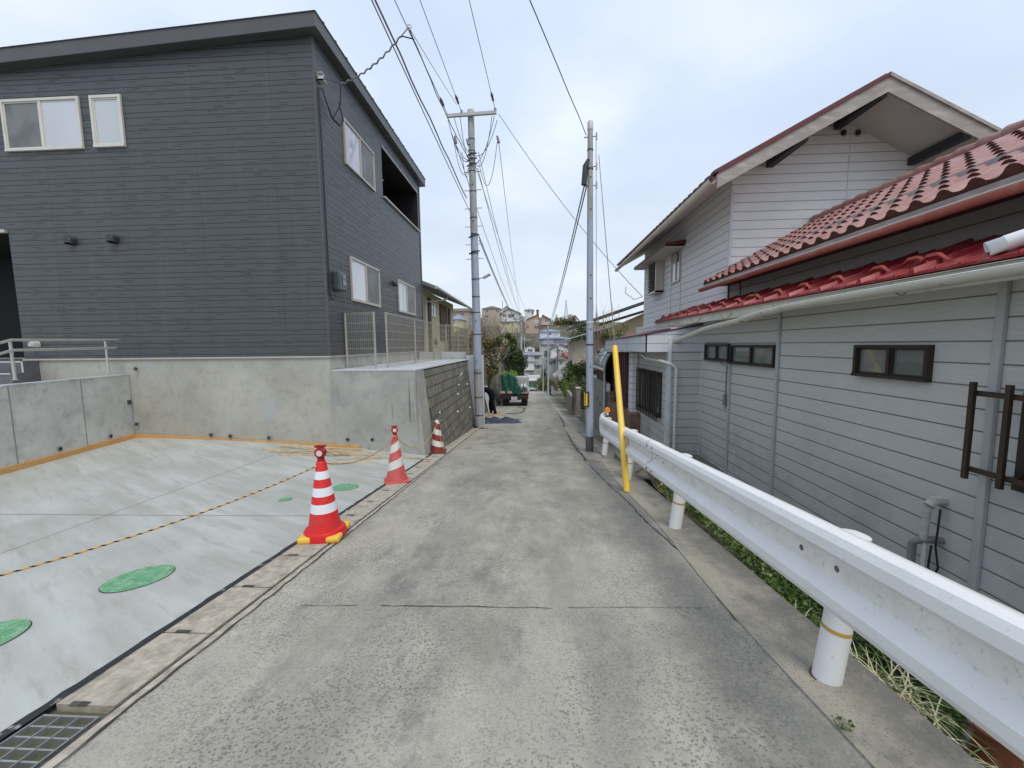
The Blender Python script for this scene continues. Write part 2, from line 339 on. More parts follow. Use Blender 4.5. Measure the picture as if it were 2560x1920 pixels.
MT['blockw'] = mat_brick('battered_block', (.14, .135, .11), (.26, .235, .19), (.06, .058, .05), .31, .215, .016, 'y', .9, (.09, .088, .072))
MT['cblock'] = mat_brick('old_cement_block', (.3, .3, .27), (.34, .335, .3), (.2, .2, .18), .4, .2, .008, 'xy', .4, (.12, .125, .1))
MT['pinkbl'] = mat_brick('pinkish_gate_block', (.3, .25, .225), (.34, .28, .25), (.2, .17, .16), .4, .2, .008, 'xy', .4)
MT['purple'] = M('maroon_fluted_panel', (.085, .025, .035), .5, var=.2)
MT['acryl'] = mat_glass('clouded_acrylic', (.5, .53, .55), (.4, .42, .44), .3)
MT['cream'] = M('cream_render', (.62, .55, .36), .8, var=.06, sc=1)
MT['dkwood'] = M('dark_wood_panel', (.09, .045, .03), .7, var=.35, sc=6, st=(6, 6, .6))
MT['beige'] = M('beige_render', (.45, .35, .23), .85, var=.05, sc=1)
MT['whitew'] = M('white_plaster', (.66, .69, .73), .7, var=.04)
MT['stonew'] = M('mossy_stone_wall', (.13, .13, .11), .95, var=.4, sc=4, col2=(.05, .05, .045), lo=.45, hi=.6, sc2=5, bump=1, bsc=6, bd=.08)
MT['fencep'] = M('olive_fence_panel', (.26, .26, .2), .7, var=.1)
MT['black'] = M('black_cloth', (.008, .008, .011), .95, var=.2, spec=.1)
MT['skin'] = M('skin', (.42, .26, .18), .6, var=.05)
MT['hair'] = M('black_hair', (.01, .009, .008), .6)
MT['glove'] = M('grey_glove', (.25, .25, .26), .8)
MT['navy'] = M('navy_sheet', (.02, .022, .045), .55, var=.3, sc=5, col2=(.12, .12, .15), lo=.55, hi=.7)
MT['tan'] = M('tan_board', (.3, .25, .18), .85, var=.2, sc=5)
MT['rubber'] = M('tyre_rubber', (.015, .015, .016), .8)
MT['truckd'] = M('truck_dark_chassis', (.02, .02, .022), .7)
MT['wpaint'] = M('white_vehicle_paint', (.6, .61, .6), .3, var=.05)
MT['tarp'] = M('green_tarpaulin', (.012, .075, .052), .5, var=.3, sc=3, col2=(.025, .12, .085), lo=.5, hi=.65)
MT['bedwood'] = M('truck_bed_panel', (.42, .36, .29), .6, var=.15, sc=6)
MT['tail'] = M('tail_lamp', (.12, .008, .008), .2)
MT['plate'] = M('number_plate', (.66, .68, .68), .4)
MT['pltext'] = M('plate_marks', (.12, .2, .2), .5)
MT['sheetw'] = M('white_sheet', (.55, .58, .56), .6, var=.2, sc=9, col2=(.12, .2, .16), lo=.55, hi=.6, sc2=7)
MT['gvan'] = M('green_van_panel', (.03, .2, .12), .3)
MT['whit'] = M('white_wall', (.68, .69, .68), .7, var=.04, sc=.6)
MT['rfdark'] = M('dark_far_roof', (.06, .06, .065), .7, var=.2, sc=1)
MT['rfgrey'] = M('grey_far_roof', (.22, .23, .25), .6, var=.12, sc=1)
MT['rfblue'] = M('blue_far_roof', (.2, .25, .36), .5, var=.1, sc=1)
MT['rfbrown'] = M('brown_far_roof', (.14, .1, .1), .7, var=.2, sc=1)
MT['rfred'] = M('rust_far_roof', (.26, .05, .04), .6, var=.25, sc=1)
MT['fyel'] = M('pale_yellow_wall', (.6, .55, .3), .8, var=.04, sc=.6)
MT['fpink'] = M('salmon_wall', (.5, .35, .28), .8, var=.05, sc=.6)  # salmon muted to put distance haze into the wall colour
MT['flil'] = M('lilac_wall', (.45, .43, .6), .8, var=.04, sc=.6)
MT['fgrey'] = M('pale_grey_wall', (.45, .45, .44), .8, var=.05, sc=.6)
MT['fdgrey'] = M('mid_grey_wall', (.22, .21, .22), .8, var=.05, sc=.6)
MT['ftan'] = M('tan_far_wall', (.42, .36, .3), .8, var=.05, sc=.6)  # tan muted as well, standing in for haze over the far houses
MT['fbrick'] = M('brick_far_wall', (.24, .1, .07), .8, var=.1, sc=.6)
MT['rwall'] = M('mossy_far_retaining', (.21, .2, .16), .95, var=.25, sc=.8, col2=(.12, .12, .09), bump=.4, bsc=3)
MT['rust'] = M('rusty_drum', (.22, .07, .03), .8, var=.4, sc=9, col2=(.4, .42, .45), lo=.5, hi=.55, sc2=5)
MT['lf_dark'] = mat_leaf('dark_evergreen_leaf', (.018, .034, .02), (.045, .07, .04))
MT['lf_olive'] = mat_leaf('olive_leaf', (.075, .085, .02), (.13, .15, .04))
MT['lf_brown'] = mat_leaf('russet_leaf', (.16, .1, .035), (.27, .2, .09))
MT['lf_pale'] = mat_leaf('pale_blossom', (.34, .3, .22), (.5, .45, .36))
MT['lf_bright'] = mat_leaf('bright_green_leaf', (.16, .26, .03), (.28, .38, .06))
MT['lf_mid'] = mat_leaf('mid_green_leaf', (.045, .075, .02), (.1, .15, .04))
MT['lf_hedge'] = mat_leaf('fresh_hedge_leaf', (.09, .15, .03), (.17, .24, .06))
MT['lf_grass'] = mat_leaf('weed_leaf', (.065, .12, .026), (.14, .21, .055))
MT['lf_straw'] = mat_leaf('straw_blade', (.42, .38, .24), (.6, .55, .38))
MT['lf_willow'] = mat_leaf('willow_leaf', (.16, .15, .07), (.3, .28, .14))
MT['lf_yel'] = mat_leaf('yellow_petal', (.7, .6, .05), (.8, .7, .1))
MT['lf_pinkish'] = mat_leaf('reddish_bud', (.2, .1, .09), (.34, .2, .17))
MT['bark'] = M('bark', (.1, .085, .07), .95, var=.3, sc=12)
MT['barkl'] = M('pale_bark', (.25, .2, .16), .9, var=.25, sc=12)
MT['rope'] = mat_rope('striped_rope', .055)
MT['ropey'] = M('yellow_rope', (.5, .36, .1), .7, var=.3, sc=60)
MT['cred'] = M('cone_red', (.62, .015, .015), .42, var=.08, sc=7)
MT['cyel'] = M('cone_weight_yellow', (.75, .46, .06), .5, var=.08)
MT['cblk'] = M('cone_weight_black', (.05, .048, .048), .8, var=.2)
MT['cpink'] = M('faded_cone_red', (.55, .09, .08), .55, var=.12)
MT['cdk'] = M('old_cone_red', (.26, .02, .02), .5, var=.2)
MT['lampr'] = M('red_lamp_housing', (.3, .008, .012), .3)
MT['lens'] = M('lamp_lens', (.75, .6, .6), .2)
MT['cs1'] = mat_stripes('cone_bands', ((.294, .418), (.523, .64), (.757, .866)), (.66, .015, .015), (.74, .75, .8))
MT['cs2'] = mat_stripes('faded_spiral_bands', None, (.55, .08, .08), (.6, .62, .58), (-.9, 2.6), 1)
MT['cs3'] = mat_stripes('old_spiral_bands', None, (.25, .02, .02), (.68, .67, .63), (.75, 2.7), 0)
MT['yb1'] = M('sign_yellow', (.85, .5, .03), .5); MT['yb2'] = M('sign_black', (.02, .02, .02), .5)
# ------------------------------------------------------------------ mesh helpers
ORG = {}
class MB:
    def __init__(s): s.v = []; s.f = []; s.mi = []; s.uv = {}; s.cur = 0
    def add(s, vs, fs):
        b = len(s.v); s.v += [tuple(v) for v in vs]
        for f in fs: s.f.append(tuple(b+i for i in f)); s.mi.append(s.cur)
        return b
    def m(s, i): s.cur = i; return s
    def box(s, p0, p1):
        x0, x1 = sorted((p0[0], p1[0])); y0, y1 = sorted((p0[1], p1[1])); z0, z1 = sorted((p0[2], p1[2]))
        s.add([(x0, y0, z0), (x1, y0, z0), (x1, y1, z0), (x0, y1, z0), (x0, y0, z1), (x1, y0, z1), (x1, y1, z1), (x0, y1, z1)],
              [(0, 3, 2, 1), (4, 5, 6, 7), (0, 1, 5, 4), (1, 2, 6, 5), (2, 3, 7, 6), (3, 0, 4, 7)]); return s
    def bar(s, a, b, w, h=None, up=(0, 0, 1)):
        a, b = V(a), V(b); d = (b-a).normalized(); h = w if h is None else h
        up = V(up)
        if abs(d.dot(up)) > .98: up = V((1, 0, 0))
        sd = d.cross(up).normalized()*w/2; uu = sd.cross(d).normalized()*h/2
        s.add([a-sd-uu, a+sd-uu, a+sd+uu, a-sd+uu, b-sd-uu, b+sd-uu, b+sd+uu, b-sd+uu],
              [(0, 1, 2, 3), (7, 6, 5, 4), (0, 4, 5, 1), (1, 5, 6, 2), (2, 6, 7, 3), (3, 7, 4, 0)]); return s
    def hexa(s, p): s.add(p, [(0, 3, 2, 1), (4, 5, 6, 7), (0, 1, 5, 4), (1, 2, 6, 5), (2, 3, 7, 6), (3, 0, 4, 7)]); return s
    def poly(s, ps): s.add(ps, [tuple(range(len(ps)))]); return s
    def prism(s, ps, d):
        n = len(ps); d = V(d); s.add([V(p) for p in ps]+[V(p)+d for p in ps], [tuple(range(n))[::-1], tuple(range(n, 2*n))]+[(i, (i+1) % n, n+(i+1) % n, n+i) for i in range(n)]); return s
    def tube(s, pts, r, n=8, cap=True, uvw=False):
        pts = [V(p) for p in pts]; rs = r if isinstance(r, (list, tuple)) else [r]*len(pts)
        b = len(s.v); up = V((0, 0, 1)); L = 0
        d0 = (pts[1]-pts[0]).normalized()
        if abs(d0.z) > .9: up = V((1, 0, 0))
        for i, p in enumerate(pts):
            d = (pts[min(i+1, len(pts)-1)]-pts[max(i-1, 0)]).normalized()
            a = d.cross(up)
            if a.length < 1e-4: a = d.cross(V((0, 1, 0)))
            a.normalize(); c = a.cross(d)
            up = c
            if i: L += (p-pts[i-1]).length
            for k in range(n):
                t = 2*math.pi*k/n; s.v.append(tuple(p+(a*math.cos(t)+c*math.sin(t))*rs[i]))
        for i in range(len(pts)-1):
            l0 = sum((pts[j+1]-pts[j]).length for j in range(i)) if uvw else 0; l1 = l0+((pts[i+1]-pts[i]).length if uvw else 0)
            for k in range(n):
                k2 = (k+1) % n; s.f.append((b+i*n+k, b+i*n+k2, b+(i+1)*n+k2, b+(i+1)*n+k)); s.mi.append(s.cur)
                if uvw: s.uv[len(s.f)-1] = [(k/n, l0), ((k+1)/n, l0), ((k+1)/n, l1), (k/n, l1)]
        if cap:
            s.f.append(tuple(b+k for k in range(n))[::-1]); s.mi.append(s.cur); s.f.append(tuple(b+(len(pts)-1)*n+k for k in range(n))); s.mi.append(s.cur)
        return s
    def lathe(s, prof, c=(0, 0, 0), n=24, axis='z', uvh=None):
        b = len(s.v); c = V(c)
        for r, h in prof:
            for k in range(n):
                t = 2*math.pi*k/n; x, y = r*math.cos(t), r*math.sin(t)
                q = {'z': (x, y, h), 'y': (x, h, y), 'x': (h, x, y)}[axis]; s.v.append(tuple(c+V(q)))
        for i in range(len(prof)-1):
            for k in range(n):
                k2 = (k+1) % n; s.f.append((b+i*n+k, b+i*n+k2, b+(i+1)*n+k2, b+(i+1)*n+k)); s.mi.append(s.cur)
                if uvh:
                    h0, h1 = uvh; a0 = (prof[i][1]-h0)/(h1-h0); a1 = (prof[i+1][1]-h0)/(h1-h0)
                    s.uv[len(s.f)-1] = [(k/n, a0), ((k+1)/n, a0), ((k+1)/n, a1), (k/n, a1)]
        s.f.append(tuple(b+k for k in range(n))[::-1]); s.mi.append(s.cur); s.f.append(tuple(b+(len(prof)-1)*n+k for k in range(n))); s.mi.append(s.cur)
        return s
    def build(s, name, mats, parent=None, smooth=0, bevel=0, origin=None):
        if not isinstance(mats, (list, tuple)): mats = [mats]
        mats = [MT[x] if isinstance(x, str) else x for x in mats]
        org = ORG.get(parent.name, V((0, 0, 0))) if parent else V(origin or (0, 0, 0))
        me = bpy.data.meshes.new(name); me.from_pydata([tuple(V(v)-org) for v in s.v], [], s.f)
        for x in mats: me.materials.append(x)
        me.polygons.foreach_set('material_index', s.mi)
        if s.uv:
            uvl = me.uv_layers.new(name='UVMap')
            for fi, q in s.uv.items():
                for li, uvc in zip(me.polygons[fi].loop_indices, q): uvl.data[li].uv = uvc
        if smooth:
            me.polygons.foreach_set('use_smooth', [True]*len(me.polygons)); me.set_sharp_from_angle(angle=R(smooth))
        me.update()
        o = bpy.data.objects.new(name, me); C.objects.link(o)
        if parent: o.parent = parent
        else: o.location = org
        ORG[o.name] = org
        if bevel:
            bm = bmesh.new(); bm.from_mesh(me); bmesh.ops.recalc_face_normals(bm, faces=bm.faces); bm.to_mesh(me); bm.free()
            md = o.modifiers.new('bevel', 'BEVEL'); md.width = bevel; md.segments = 2; md.limit_method = 'ANGLE'
        return o
def fixn(o):
    bm = bmesh.new(); bm.from_mesh(o.data); bmesh.ops.recalc_face_normals(bm, faces=bm.faces); bm.to_mesh(o.data); bm.free()
def tag(o, label, cat, group=None):
    o['label'] = label; o['category'] = cat
    if group: o['group'] = group
    return o
def thing(name, label, cat, loc=(0, 0, 0), group=None):
    o = bpy.data.objects.new(name, None); C.objects.link(o); o.location = loc; o.empty_display_size = .2
    ORG[o.name] = V(loc); return tag(o, label, cat, group)
def struct(o, kind='structure'): o['kind'] = kind; return o
def dup(root, label, loc, rz=0, group=None):
    r = root.copy(); C.objects.link(r); r.location = loc; r.rotation_euler = (0, 0, rz); r['label'] = label
    if group: r['group'] = group
    for ch in list(root.children):
        c = ch.copy(); C.objects.link(c); c.parent = r
        for g in ch.children: d = g.copy(); C.objects.link(d); d.parent = c
    return r
def one(mb, name, mats, label, cat, group=None, origin=None, **k):
    if origin is None:
        xs = [v[0] for v in mb.v]; ys = [v[1] for v in mb.v]; zs = [v[2] for v in mb.v]
        origin = ((min(xs)+max(xs))/2, (min(ys)+max(ys))/2, min(zs))
    return tag(mb.build(name, mats, None, origin=origin, **k), label, cat, group)
# wall-plane frames: F(u, w, d) = along, up, outward
def FY(Y): return lambda u, w, d=0: (u, Y-d, w)
def FX(X, sg): return lambda u, w, d=0: (X+sg*d, u, w)
def fbox(mb, F, u0, u1, w0, w1, d0, d1):
    a = F(u0, w0, d0); b = F(u1, w1, d1); mb.box(a, b); return mb
def window(parent, F, u0, u1, w0, w1, fr, panes, t=.04, d=.035, mull=None, label=None, sill=True, glassd=.008):
    """frame bars round the opening, one pane mesh per light"""
    mb = MB()
    fbox(mb, F, u0, u1, w1-t, w1, 0, d); fbox(mb, F, u0, u1, w0, w0+t, 0, d+.01); fbox(mb, F, u0, u0+t, w0+t, w1-t, 0, d); fbox(mb, F, u1-t, u1, w0+t, w1-t, 0, d)
    n = len(panes); cuts = [u0+t+(u1-u0-2*t)*k/n for k in range(n+1)]
    if mull: cuts = mull
    for c in cuts[1:-1]: fbox(mb, F, c-t*.55, c+t*.55, w0+t, w1-t, .002, d*.8)
    wo = mb.build('window', fr, parent)
    if label: wo['label'] = label
    for k, pm in enumerate(panes):
        a, b = cuts[k]+(t*.55 if k else 0), cuts[k+1]-(t*.55 if k < n-1 else 0)
        q = MB(); fbox(q, F, a, b, w0+t, w1-t, .001, glassd+.004*(k % 2)); q.build('pane', pm, wo)
        s2 = .55*t; q = MB()
        for (p0, p1, q0, q1) in ((a, b, w0+t, w0+t+s2), (a, b, w1-t-s2, w1-t), (a, a+s2, w0+t+s2, w1-t-s2), (b-s2, b, w0+t+s2, w1-t-s2)): fbox(q, F, p0, p1, q0, q1, .002, d*.55-.006*(k % 2))
        q.build('sash', fr, wo)
    return wo
# ------------------------------------------------------------------ ground
def RZ(y):
    P = [(-80, 3.0), (-12, -.09), (12, -2.61), (38, -4.95), (72, -8.3), (82, -9.2), (96, -9.6), (118, -6.5), (140, -1.5), (165, 3.5), (190, 9.5), (215, 14), (250, 17), (400, 18), (3000, 18)]
    for (a, za), (b, zb) in zip(P, P[1:]):
        if y <= b: return za+(zb-za)*(y-a)/(b-a)
    return P[-1][1]
ys = [-80, -30, -12, -6, -3, 0, 2, 4, 5, 6, 6.4, 7, 7.33, 8, 9, 10, 12, 15, 20, 25, 30, 38, 48, 60, 72, 82, 90, 96, 105, 118, 130, 140, 152, 165, 178, 190, 202, 215, 232, 250, 400, 1200, 3000]
xs = [-3000, -600, -200, -90, -50, -25, -12, -8.3, -4, -2.2, -2.1, 0, 1.56, 1.585, 3, 6, 12, 25, 50, 90, 200, 600, 3000]
def GZ(x, y):
    z = RZ(y)-.03
    if x > 1.57 and y < 12:
        lo = -2.24
        z = lo if y < 6.4 else lo+(z-lo)*min(1, (y-6.4)/5.6)
    if x < -2.15 and y < 8: z = -2.6
    if y > 90 and abs(x) > 8: z += 1.6*math.sin(x*.05+1)+(0 if x > 0 else min(2.5, -x*.03))
    if x > 9 and y > 150: z = min(z, 10.5 if x > 20 else 11.5)
    return z
mb = MB(); mb.add([(x, y, GZ(x, y)) for y in ys for x in xs], [(j*len(xs)+i, j*len(xs)+i+1, (j+1)*len(xs)+i+1, (j+1)*len(xs)+i) for j in range(len(ys)-1) for i in range(len(xs)-1)])
for fi, f in enumerate(mb.f):
    if mb.v[f[0]][1] >= 82: mb.mi[fi] = 1
struct(mb.build('ground', ['earth', 'hill'], smooth=40))
def strip(name, x0, x1, y0, y1, dz, mat, th=.0, step=1.0, jag=0, parent=None, fx=None, bz=None):
    mb = MB(); n = max(2, int((y1-y0)/step)+1); top = []
    rng = random.Random(3)
    for i in range(n):
        y = y0+(y1-y0)*i/(n-1); a, b = (fx(y) if fx else (x0, x1)); z = (bz or RZ)(y)+dz
        top.append(((a+rng.uniform(-jag, jag), y, z), (b+rng.uniform(-jag, jag), y, z)))
    vs = [p for t in top for p in t]; mb.add(vs, [(2*i, 2*i+1, 2*i+3, 2*i+2) for i in range(n-1)])
    if th:
        for sgn in (0, 1):
            b = mb.add([t[sgn] for t in top]+[(t[sgn][0], t[sgn][1], t[sgn][2]-th) for t in top], [(i, i+1, n+i+1, n+i) for i in range(n-1)])
        mb.add([top[0][0], top[0][1], (top[0][1][0], y0, top[0][1][2]-th), (top[0][0][0], y0, top[0][0][2]-th)], [(0, 1, 2, 3)])
    return mb.build(name, mat, parent)
road = struct(strip('road', -1.72, 1.2, -12, 84, 0, 'asphalt', step=1.0, fx=lambda y: (-1.72-(0 if y < 14 else min(.7, (y-14)*.12)), 1.56 if y > 7 else 1.2+.02*math.sin(y*3))))
# crack lines across the lane
def ribbon(name, pts, w, mat, parent=None, dz=.004, z=RZ, seed=1):
    rng = random.Random(seed); mb = MB(); vs = []
    P = []
    for (a, b) in zip(pts, pts[1:]):
        n = max(2, int((V(b)-V(a)).length/.07))
        for i in range(n): P.append(V(a).lerp(V(b), i/n))
    P.append(V(pts[-1]))
    for i, p in enumerate(P):
        d = (P[min(i+1, len(P)-1)]-P[max(i-1, 0)]).normalized(); nn = V((-d.y, d.x)); ww = w*rng.uniform(.35, 1.0); j = nn*rng.uniform(-1, 1)*w*.6
        for sg in (-1, 1): q = p+j+nn*sg*ww*.5; vs.append((q.x, q.y, z(q.y)+dz))
    mb.add(vs, [(2*i, 2*i+1, 2*i+3, 2*i+2) for i in range(len(P)-1)])
    return mb.build(name, mat, parent)
ribbon('crack', [(-.95, 2.27), (-.4, 2.285), (.1, 2.29)], .009, 'crack', road, seed=2)
ribbon('crack', [(.2, 2.3), (.6, 2.32), (1.0, 2.33)], .006, 'crack', road, seed=12)
ribbon('crack', [(-1.45, 2.25), (-1.1, 2.27)], .006, 'crack', road, seed=13)
ribbon('crack', [(1.18, 1.1), (1.2, 1.6), (1.15, 2.3), (1.2, 2.9), (1.12, 3.7), (1.08, 4.5), (1.0, 5.6), (.95, 6.8)], .018, 'crack', road, .006, seed=4)
ribbon('crack', [(.95, 7.1), (.9, 9), (.98, 12), (1.1, 16), (1.15, 24)], .05, 'crack', road, .006, seed=5)
ribbon('crack', [(-1.705, .2), (-1.705, 3), (-1.73, 7), (-1.8, 12)], .014, 'crack', road, .009, seed=6)
# left drain: cover blocks, slit and edging
drain = struct(strip('drain_kerb', -1.755, -1.71, -4, 13, .004, 'gutter', step=.5))
strip('slit', -1.778, -1.755, -4, 13, -.004, 'crack', parent=drain)
y = -3.05
while y < 12.7:
    if not (.93 < y < 1.4):
        mb = MB(); a, b = y+.006, y+.494
        z0, z1 = RZ(a)+.006, RZ(b)+.006
        mb.hexa([(-2.04, a, z0-.08), (-1.778, a, z0-.08), (-1.778, b, z1-.08), (-2.04, b, z1-.08), (-2.04, a, z0), (-1.778, a, z0), (-1.778, b, z1), (-2.04, b, z1)])
        for ex in (a, b-.02):
            if ex == a: mb.m(1).hexa([(-1.98, a-.008, z0+.001), (-1.9, a-.008, z0+.001), (-1.9, a+.014, z0), (-1.98, a+.014, z0), (-1.98, a-.008, z0+.003), (-1.9, a-.008, z0+.003), (-1.895, a+.014, z0+.003), (-1.975, a+.014, z0+.003)]).m(0)
        mb.build('cover_block', ['gutter', 'crack'], drain)
    y += .5
struct(strip('joint_filler', -2.09, -2.042, -4, 8.0, .006, 'tar', step=.06, jag=.006))
# fresh slab of the parking space, warped between the lane edge and the level wing wall
mb = MB(); nx, ny = 14, 26
def PZ(x, y):
    t = max(0, min(1, (x+8.2)/6.11)); e = RZ(y)+.004
    lo = -1.79-.0*y
    return lo+(e-lo)*t**1.8
vs = [(-8.3+6.21*i/nx, -4+11.66*j/ny, PZ(-8.3+6.21*i/nx, -4+11.66*j/ny)) for j in range(ny+1) for i in range(nx+1)]
mb.add(vs, [(j*(nx+1)+i, j*(nx+1)+i+1, (j+1)*(nx+1)+i+1, (j+1)*(nx+1)+i) for j in range(ny) for i in range(nx)])
struct(mb.build('parking_pad', 'pad', smooth=60))
# right kerb strip and lower retaining face over the grass
KX = lambda y: (1.19, 1.53+.025*min(1, max(0, (y-1)/1)) if y > 1 else 1.53)
struct(strip('kerb', 1.19, 1.56, -6, 7.0, .01, 'kerb', th=.75, step=.25, fx=lambda y: (1.17+.02*math.sin(2*y), 1.555)))
struct(strip('pavement', 1.56, 2.35, 6.2, 13, .012, 'kerb', th=.4, step=.5, fx=lambda y: (1.50 if y < 7.2 else .96, 1.6+min(.8, max(0, y-6.3)*.8))))
mb = MB(); mb.box((1.52, 5.95, -2.6), (3.02, 7.5, -2.03)); struct(mb.build('pavement', 'kerb'))
struct(strip('side_path', 1.1, 2.1, 13, 60, .012, 'kerb', step=1, fx=lambda y: (1.12, 1.75)))
ribbon('crack', [(1.3, 7.3), (1.32, 12)], .02, 'crack', bpy.data.objects['pavement'], .02)
# steel grating over the catch pit
g = thing('drain_grating', 'galvanised steel grating over the drain at the bottom left corner of the lane', 'grating', (-1.93, 1.17, RZ(1.17)))
mb = MB(); mb.box((-2.05, .3, RZ(.9)-.35), (-1.77, 1.42, RZ(1.42)-.3)); mb.build('pit', 'void', g)
GW = -2.035, -1.785
for (a, b) in ((.33, .86), (.875, 1.405)):
    mb = MB(); fz = lambda yy: RZ(yy)-.002
    for k in range(4):
        x = GW[0]+.005+(GW[1]-GW[0]-.01)*k/3; mb.bar((x, a, fz(a)-.012), (x, b, fz(b)-.012), .006 if k in (1, 2) else .008, .03)
    for yy in (a, b): mb.bar((GW[0], yy, fz(yy)-.015), (GW[1], yy, fz(yy)-.015), .008, .034)
    mb.build('frame', 'steel', g)
    n = 11; mb = MB()
    for k in range(1, n): yy = a+(b-a)*k/n; mb.bar((GW[0], yy, fz(yy)-.022), (GW[1], yy, fz(yy)-.022), .007, .04)
    mb.build('bearing_bar', 'steel', g)
# green painted manhole lids flush in the slab
def lid(px, py, r, label):
    # centre on slab by stepping along the sight line
    rr = ray(px, py); t = .5
    while t < 30:
        p = rr*t
        if p.z < PZ(p.x, p.y): break
        t += .004
    c = V((p.x, p.y, PZ(p.x, p.y)))
    e = .05; nx_ = V((e, 0, PZ(p.x+e, p.y)-PZ(p.x, p.y))); ny_ = V((0, e, PZ(p.x, p.y+e)-PZ(p.x, p.y))); nz = nx_.cross(ny_).normalized(); ux = nx_.normalized(); uy = nz.cross(ux)
    t_ = thing('manhole_cover', label, 'manhole cover', c, 'green manhole covers in the slab')
    def ring(prof, nm, mt, n=40):
        mb = MB(); b = []
        for (r_, h) in prof:
            for k in range(n): a = 2*math.pi*k/n; b.append(c+ux*math.cos(a)*r_+uy*math.sin(a)*r_+nz*h)
        fs = [(i*n+k, i*n+(k+1) % n, (i+1)*n+(k+1) % n, (i+1)*n+k) for i in range(len(prof)-1) for k in range(n)]+[tuple((len(prof)-1)*n+k for k in range(n))]
        mb.add(b, fs); mb.build(nm, mt, t_)
    ring([(r*1.0, .001), (r*1.0, .006), (r*.93, .0065)], 'frame', 'green'); ring([(r*.93, .001), (r*.9, .0085)], 'lid', 'green')
    ring([(r*.8, .0088), (r*.79, .0092)], 'lid_ring', 'green') if 0 else None
    mb = MB(); k_ = 0
    for ga in range(-6, 7):
        for gb_ in range(-6, 7):
            u_, v_ = ga*r*.13, gb_*r*.13
            if math.hypot(u_, v_) < r*.74:
                p_ = c+ux*u_+uy*v_+nz*.0088; e1, e2 = (ux*r*.045, uy*r*.018) if (ga+gb_) % 2 else (uy*r*.045, ux*r*.018); mb.add([p_-e1-e2, p_+e1-e2, p_+e1+e2, p_-e1+e2], [(0, 1, 2, 3)])
    mb.build('tread_pattern', 'greend', t_)
    ring([(r*1.03, .0008), (r*1.0, .003)], 'rim', 'cblk')
lid(347, 1446, .2, 'large green painted manhole lid in the middle of the fresh slab')
lid(-78, 1612, .22, 'green painted manhole lid cut off by the left edge of the picture')
lid(713, 1249, .075, 'smallest green painted lid, left of the near cone by the slab joint')
lid(862, 1218, .17, 'green painted lid just behind the near red cone')
# ------------------------------------------------------------------ dark house
Yf, XR = 7.6, -3.96
H = thing('dark_house', 'new two storey charcoal clad house with a sloping flat roof on the left', 'house', (-7, 10, -.17))
ftop = lambda x: aY(787, 20, 7.42).z+(x+3.8)*((aY(787, 20, 7.42).z-aY(0, 114, 7.42).z)/(aY(787, 20, 7.42).x-aY(0, 114, 7.42).x))
wtop = lambda x: ftop(x)-.3
XL = -15.5
mb = MB()
mb.poly([(-10.34, Yf, -.17), (XR, Yf, -.17), (XR, Yf, wtop(XR)), (XL, Yf, wtop(XL)), (XL, Yf, 2.33), (-10.34, Yf, 2.33)])
mb.build('front_wall', 'dark', H)
mb = MB(); Yb = 14.3; o0, o1, p0, p1 = 10.83, 14.1, 3.96, 5.23; zt = wtop(XR)
for (a, b, c, d) in ((Yf, o0, -.17, zt), (o0, o1, -.17, p0), (o0, o1, p1, zt), (o1, Yb, -.17, zt)): mb.poly([(XR, a, c), (XR, b, c), (XR, b, d), (XR, a, d)])
mb.poly([(XR, Yb, -.17), (XL, Yb, -.17), (XL, Yb, wtop(XL)), (XR, Yb, zt)])
mb.build('side_wall', 'dark', H)
mb = MB(); q = XR-2.2
mb.poly([(XR, o0, p0), (XR, o1, p0), (q, o1, p0), (q, o0, p0)]).poly([(XR, o0, p1), (q, o0, p1), (q, o1, p1), (XR, o1, p1)])
mb.poly([(XR, o0, p0), (q, o0, p0), (q, o0, p1), (XR, o0, p1)]).poly([(XR, o1, p0), (XR, o1, p1), (q, o1, p1), (q, o1, p0)]).poly([(q, o0, p0), (q, o1, p0), (q, o1, p1), (q, o0, p1)])
bal = mb.build('balcony', 'void', H)  # shade inside the recess put into its near-black faces
mb = MB(); mb.bar((XR-.02, o0, p0), (XR-.02, o1, p0), .16, .04).bar((XR+.005, o0, p1+.012), (XR+.005, o1, p1+.012), .03, .03).tube([(XR-.35, 11.1, 3.95), (XR-.35, 11.1, 4.5)], .02).bar((XR-.45, 11.0, 4.52), (XR-.1, 11.2, 4.52), .03, .02)
mb.build('sill', 'alu', bal)
mb = MB(); mb.box((XR-.03, Yf-.012, -.17), (XR+.012, Yf+.03, zt-.02)); mb.build('corner_trim', 'fascia', H); mb = MB(); mb.box((XR-.03, Yb-.02, -.17), (XR+.02, Yb+.03, zt)); mb.build('corner_trim', 'fascia', H)
